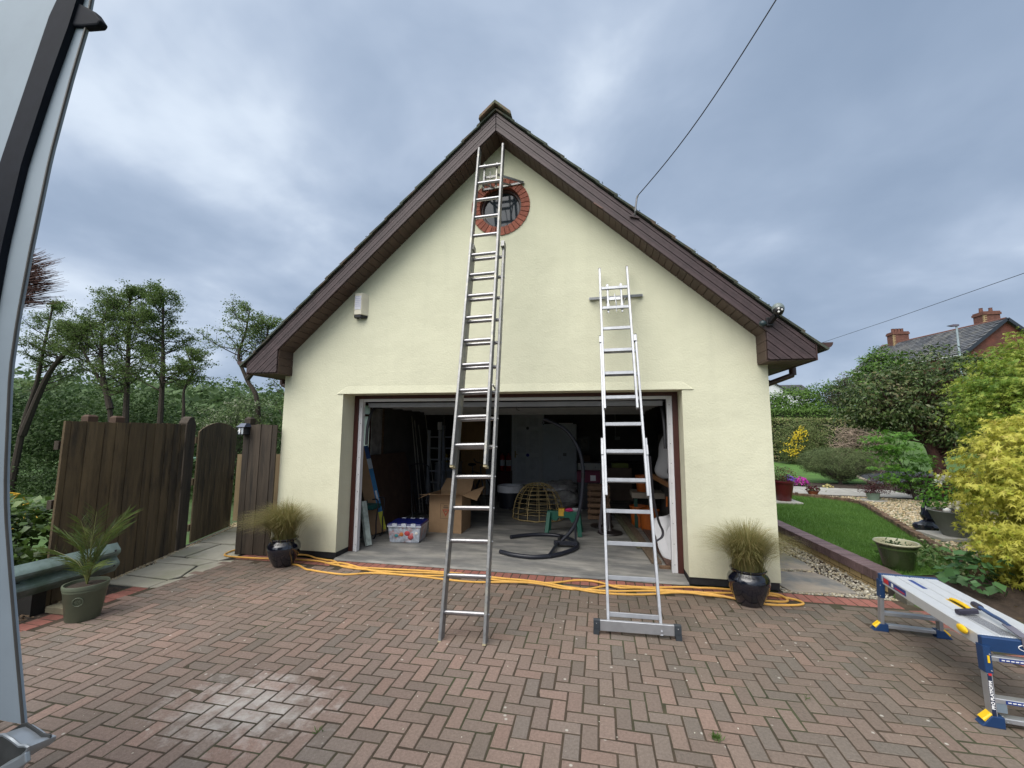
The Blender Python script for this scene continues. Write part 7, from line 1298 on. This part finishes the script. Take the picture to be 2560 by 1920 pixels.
def chimney(c, w, d, z0, z1, pots):
    m1 = mat('chimney_brick', (0.14, 0.062, 0.046), .85, var=.25, scale=6, bump=.4); m2 = mat('chimney_buff', (0.34, 0.25, 0.13), .85, var=.15, scale=6)
    ch = Hs.part('chimney', MB().box(c[0] - w, c[0] + w, c[1] - d, c[1] + d, z0, z1).box(c[0] - w - .06, c[0] + w + .06, c[1] - d - .06, c[1] + d + .06, z1, z1 + .16).box(c[0] - w - .02, c[0] + w + .02, c[1] - d - .02, c[1] + d + .02, z1 + .16, z1 + .26), m1)
    b = MB(); z = z0 + .1; k = 0
    while z < z1 - .05: 
        b.box(c[0] - w - .012, c[0] - w + .12, c[1] - d - .012, c[1] - d + .12, z, z + .07); b.box(c[0] - w - .010, c[0] - w + .18, c[1] - d - .010, c[1] - d + .05, z + .0, z + .07); z += .15
        if z < z1 - .05: b.box(c[0] - w + .02, c[0] - w + .30, c[1] - d - .010, c[1] - d + .0, z - .075, z - .008) if False else None
    b.box(c[0] - w - .008, c[0] - w + .05, c[1] - d - .008, c[1] - d + .05, z0, z1); Hs.part('buff_quoin', b, m2, parent=ch)
    for q in range(pots): Hs.part('chimney_pot', MB().lathe([(.12, 0), (.10, .30), (.12, .34), (.10, .34)], 10, (c[0] - w * .6 + q * w * 1.2 / max(pots - 1, 1), c[1], z1 + .26)), m1, parent=ch)
chimney((29.75, 31.6), .50, .45, 8.9, 10.45, 2); chimney((28.0, 38.2), .60, .42, 8.8, 10.55, 4)
Wh = Thing('white_house', 'white rendered house with dark grey roof just right of the garage corner', 'house', (26, 60, 4)); roofd = mat('dark_roof', (0.05, 0.048, 0.052), .7, var=.15)
Wh.part('wall', MB().prism([(22.4, 2), (27.8, 2), (27.8, 7.35), (25.1, 9.0), (22.4, 7.35)], 60, 70), mat('white_render', (0.62, 0.63, 0.66), .8)); Wh.part('roof', MB().prism([(25.1, 9.12), (28.2, 7.2), (28.2, 7.05), (25.1, 8.95)], 59.7, 70).prism([(25.1, 9.12), (22.0, 7.2), (22.0, 7.05), (25.1, 8.95)], 59.7, 70), roofd); Wh.part('wing', MB().box(27.82, 31.5, 63, 69, 2, 7.6), MATS['white_render']); Wh.part('wing_roof', MB().prism([(62.6, 7.5), (66, 9.0), (69.4, 7.5)], 26.0, 31.8, 'x'), roofd); Wh.part('chimney', MB().box(25.6, 26.5, 64, 64.7, 8.2, 9.9), mat('far_chimney', (.28, .17, .14), .9))
T = Thing('street_lamp', 'slim grey street lamp in front of the slate roof', 'street lamp', (25.2, 28, 2)); T.part('post', MB().tube([(25.22, 28, 2), (25.24, 28, 9.02)], [.09, .055], 10), mat('lamp_grey', (0.30, 0.36, 0.40), .5), smooth=True); T.part('head', MB().prism([(25.33, 8.98), (25.33, 9.10), (25.0, 9.11), (24.72, 9.04), (25.0, 8.97)], 27.9, 28.1), mat('lamp_head', (0.12, 0.10, 0.13), .5))

# =================================================================== left: hedge, park, trees
lh = leafmat('laurel', [(0.022, 0.048, 0.010), (0.055, 0.100, 0.022), (0.10, 0.17, 0.035), (0.14, 0.20, 0.05)], .35, .3, 2.4, .4)
plant('leafy_hedge', 'broad leaved green hedge behind the crash barrier at the far left', 'hedge', (-5.3, -2.2, -.05), [(-5.3, -2.2, 0), (-5.3, -2.2, .5)], .03, [(-4.85, -1.95, .52, .42, .50, .42), (-5.5, -2.1, .55, .7, .6, .44), (-6.4, -2.3, .5, .8, .7, .45), (-4.75, -2.5, .30, .35, .5, .30), (-5.6, -3.0, .45, .8, .6, .4)], 480, 20, .075, .082, lh, barkm, 'diamond', .75, flat=.7, surf=.8, limb=.1, lr=.008, upbias=.8)
flat('left_bed', [(-3.92, -8), (-9, -8), (-9, -1.0), (-4.46, -1.0), (-4.46, -1.44), (-3.92, -1.44)], -.012, mat('leaf_litter', (0.035, 0.026, 0.020), .95, var=.5, scale=25, c2=(0.14, 0.10, 0.07), c2amt=.25, c2scale=22, bump=1, bscale=50))
P = np.array([(random.uniform(-4.6, -3.95), random.uniform(-3.4, -1.7), random.uniform(-.005, .02)) for _ in range(500)], np.float32); o = link('leaf_litter', leaf_mesh('leaf_litter', P, RNG.normal(size=P.shape) + np.array([0, 0, 1.5]), .03 + .03 * RNG.random(500), .5), leafmat('dead_leaf', [(0.05, 0.03, 0.02), (0.16, 0.11, 0.07), (0.09, 0.06, 0.04)], .9, .1)); o['kind'] = 'stuff'
cf = Thing('climbing_frame', 'yellow and blue dome climbing frame on the park grass at the far left', 'climbing frame', (-17.0, 7.2, -1.8)); ylw = mat('frame_yellow', (0.60, 0.36, 0.03), .5); blu = mat('frame_blue', (0.03, 0.06, 0.12), .6)
fc = Vector((-22.2, 7.0, -2.15)); fr = 1.6; vs = {}
for r, (el, n, ph) in enumerate(((0.02, 10, 0), (.50, 10, .5), (.98, 5, 0), (PI / 2, 1, 0))):
    for k in range(n): a = 2 * PI * (k + ph) / n; vs[(r, k)] = fc + Vector((math.cos(a) * math.cos(el), math.sin(a) * math.cos(el), math.sin(el) * .95)) * fr
for r, k, r2, k2 in [(0, k, 1, k) for k in range(10)] + [(0, k, 1, (k - 1) % 10) for k in range(10)] + [(1, k, 1, (k + 1) % 10) for k in range(10)] + [(1, k, 2, (k // 2) % 5) for k in range(10)] + [(2, k, 2, (k + 1) % 5) for k in range(5)] + [(2, k, 3, 0) for k in range(5)]:
    cf.part('tube', MB().tube([vs[(r, k)], vs[(r2, k2)]], .032, 6), ylw)
cf.part('net', MB().add([vs[(1, 8)], vs[(1, 9)], vs[(2, 4)], vs[(1, 0)]], [(0, 1, 2), (1, 3, 2)]), blu)
T = Thing('swing_frame', 'pale green slanting post of the park swings beside the fence', 'swing', (-16.2, 8, -1.9)); T.part('leg', MB().tube([(-19.4, 9.6, -2.2), (-18.95, 9.9, .35)], .07, 8).tube([(-18.3, 9.0, -2.2), (-18.95, 9.9, .35)], .07, 8), mat('pale_green_paint', (0.22, 0.36, 0.28), .5)); T.part('cross_beam', MB().tube([(-18.95, 9.9, .35), (-18.0, 13.0, .35)], .06, 8), MATS['pale_green_paint'])
tl = leafmat('alder', [(0.060, 0.105, 0.028), (0.115, 0.175, 0.048), (0.18, 0.24, 0.085)], .6, .38, .4, .4)
K = lambda x, z: (1.288 + (x - 1.288) * .5195, 14.0, 1.77 + (z - 1.77) * .5195)
def V3(x, z, dy=0): p = K(x, z); return (p[0], p[1] + dy, p[2])
def EL(x, z, rx, rz, ry=None): p = K(x, z); return (p[0], p[1], p[2], rx, ry or rx * .9, rz)
gt = 'tall open trees beyond the fence'
open_tree('alder_tree', 'leaning double stemmed tree nearest the van at the far left', V3(-65.5, -6), [[V3(-65.5, -6), V3(-64.8, 2), V3(-63.6, 7), V3(-63.2, 11), V3(-62.6, 16.6)], [V3(-64.8, 1), V3(-62.0, 8), V3(-58.8, 11.5), V3(-58.0, 13.0)]], .20, 26, 2.0, 41, tl, barkm, t0=.42, group=gt)
open_tree('alder_tree', 'tree with dark curved trunk leaning left, second from the van', V3(-50.8, -6), [[V3(-50.8, -6), V3(-51.8, 2), V3(-53.2, 6), V3(-56.5, 10), V3(-58.2, 13.2)], [V3(-52.2, 4), V3(-54.0, 8.5), V3(-54.6, 12.5), V3(-54.2, 15.9)]], .17, 26, 1.9, 42, tl, barkm, t0=.45, group=gt)
open_tree('alder_tree', 'tallest tree of the row with straight trunk and dense crown', V3(-49.4, -6), [V3(-49.4, -6), V3(-49.9, 3), V3(-50.4, 9), V3(-50.8, 13.5), V3(-51.2, 17.5)], .20, 58, 2.1, 43, tl, barkm, t0=.36, group=gt, per=9)
open_tree('alder_tree', 'tall tree at the right of the row with slender upright trunk', V3(-44.9, -6), [V3(-44.9, -6), V3(-45.2, 3), V3(-45.5, 8.5), V3(-46.0, 12.5), V3(-46.4, 16.6)], .18, 46, 1.9, 44, tl, barkm, t0=.36, group=gt)
open_tree('young_alder', 'small thin tree standing alone right of the tall row', V3(-42.2, -6), [V3(-42.2, -6), V3(-42.2, 3), V3(-42.4, 6), V3(-41.4, 8), V3(-42.6, 10.2)], .10, 20, 1.1, 45, tl, barkm, t0=.5, per=7, leaf=.09, spread=.13, group=gt)
open_tree('bare_tree', 'sparse tree with snaking trunk behind the left end of the eaves', V3(-32.5, -6), [[V3(-32.5, -6), V3(-33.0, 4), V3(-34.6, 7), V3(-35.8, 9.5), V3(-35.2, 12), V3(-34.9, 14.3)], [V3(-34.6, 7), V3(-33.0, 9), V3(-32.4, 12.5)]], .15, 17, 1.9, 46, tl, barkm, t0=.5, per=6, leaf=.10, spread=.15, sparse=.85, group=gt)
open_tree('alder_tree', 'tree filling the gap between the bare tree and the garage wall', V3(-29.5, -6), [V3(-29.5, -6), V3(-29.6, 3), V3(-29.4, 8.5)], .13, 26, 1.7, 47, tl, barkm, t0=.35, group=gt)
RNG = np.random.default_rng(48); random.seed(48)
plant('hawthorn_tree', 'hawthorn with creamy blossom beyond the gate', 'tree', V3(-36.5, -5), [V3(-36.5, -6), V3(-36.4, 2)], .12, [EL(-36.4, 2.6, 1.5, .9), EL(-34.4, 3.8, 1.3, .9), EL(-38.9, 1.9, 1.2, .8)], 150, 30, .22, .12, leafmat('may_blossom', [(0.07, 0.12, 0.035), (0.11, 0.16, 0.06), (0.45, 0.43, 0.37)], .7, .3, 1.2, .5), barkm, 'diamond', .6, flat=.42, surf=.25, limb=.5, lr=.03)
# middle and far woodland
RNG = np.random.default_rng(77); random.seed(77)
def wood(name, ells, k, per, sp, size, cols):
    C, D = clumps(ells, k, .8); P, Nn, A = cloud(C, D, per, sp, .7, .7); return link(name, leaf_mesh(name, P.astype(np.float32), Nn, size * (.6 + .8 * RNG.random(len(P))), .6), leafmat(name + '_leaf', cols, .7, .3, .12, .5))
e_ = []
for i in range(46): x = -46 + i * .82; e_.append((x, 19 + random.uniform(-2, 3), .2 + random.uniform(-.6, .8) + 1.6 * max(0, (-24 - x) / 20), 2.4, 2.0, 2.3 + random.uniform(-.3, .9)))
o = wood('understorey', e_, 1900, 26, .42, .24, [(0.018, 0.040, 0.012), (0.042, 0.080, 0.021), (0.072, 0.120, 0.032)]); o['kind'] = 'stuff'
e_ = [(-44 + i * 1.1 + random.uniform(-.5, .5), 15.5 + random.uniform(-1, 1), -1.6 + random.uniform(-.3, .3), 1.3, 1.0, 1.1 + random.uniform(-.3, .5)) for i in range(26)]
o = wood('nettle_bank', e_, 700, 24, .28, .16, [(0.020, 0.045, 0.012), (0.045, 0.085, 0.020), (0.07, 0.12, 0.03)]); o['kind'] = 'stuff'
e_ = []
for i in range(240):
    x = -210 + random.random() * 205; y = 55 + random.random() * 190; r = 5 + random.random() * 5; e_.append((x, y, float(gh(x, y)) + r * .5, r, r, r * .85))
o = wood('hillside_wood', e_, 5200, 12, 1.7, 1.5, [(0.060, 0.105, 0.040), (0.085, 0.140, 0.050), (0.12, 0.18, 0.075)]); o['kind'] = 'stuff'
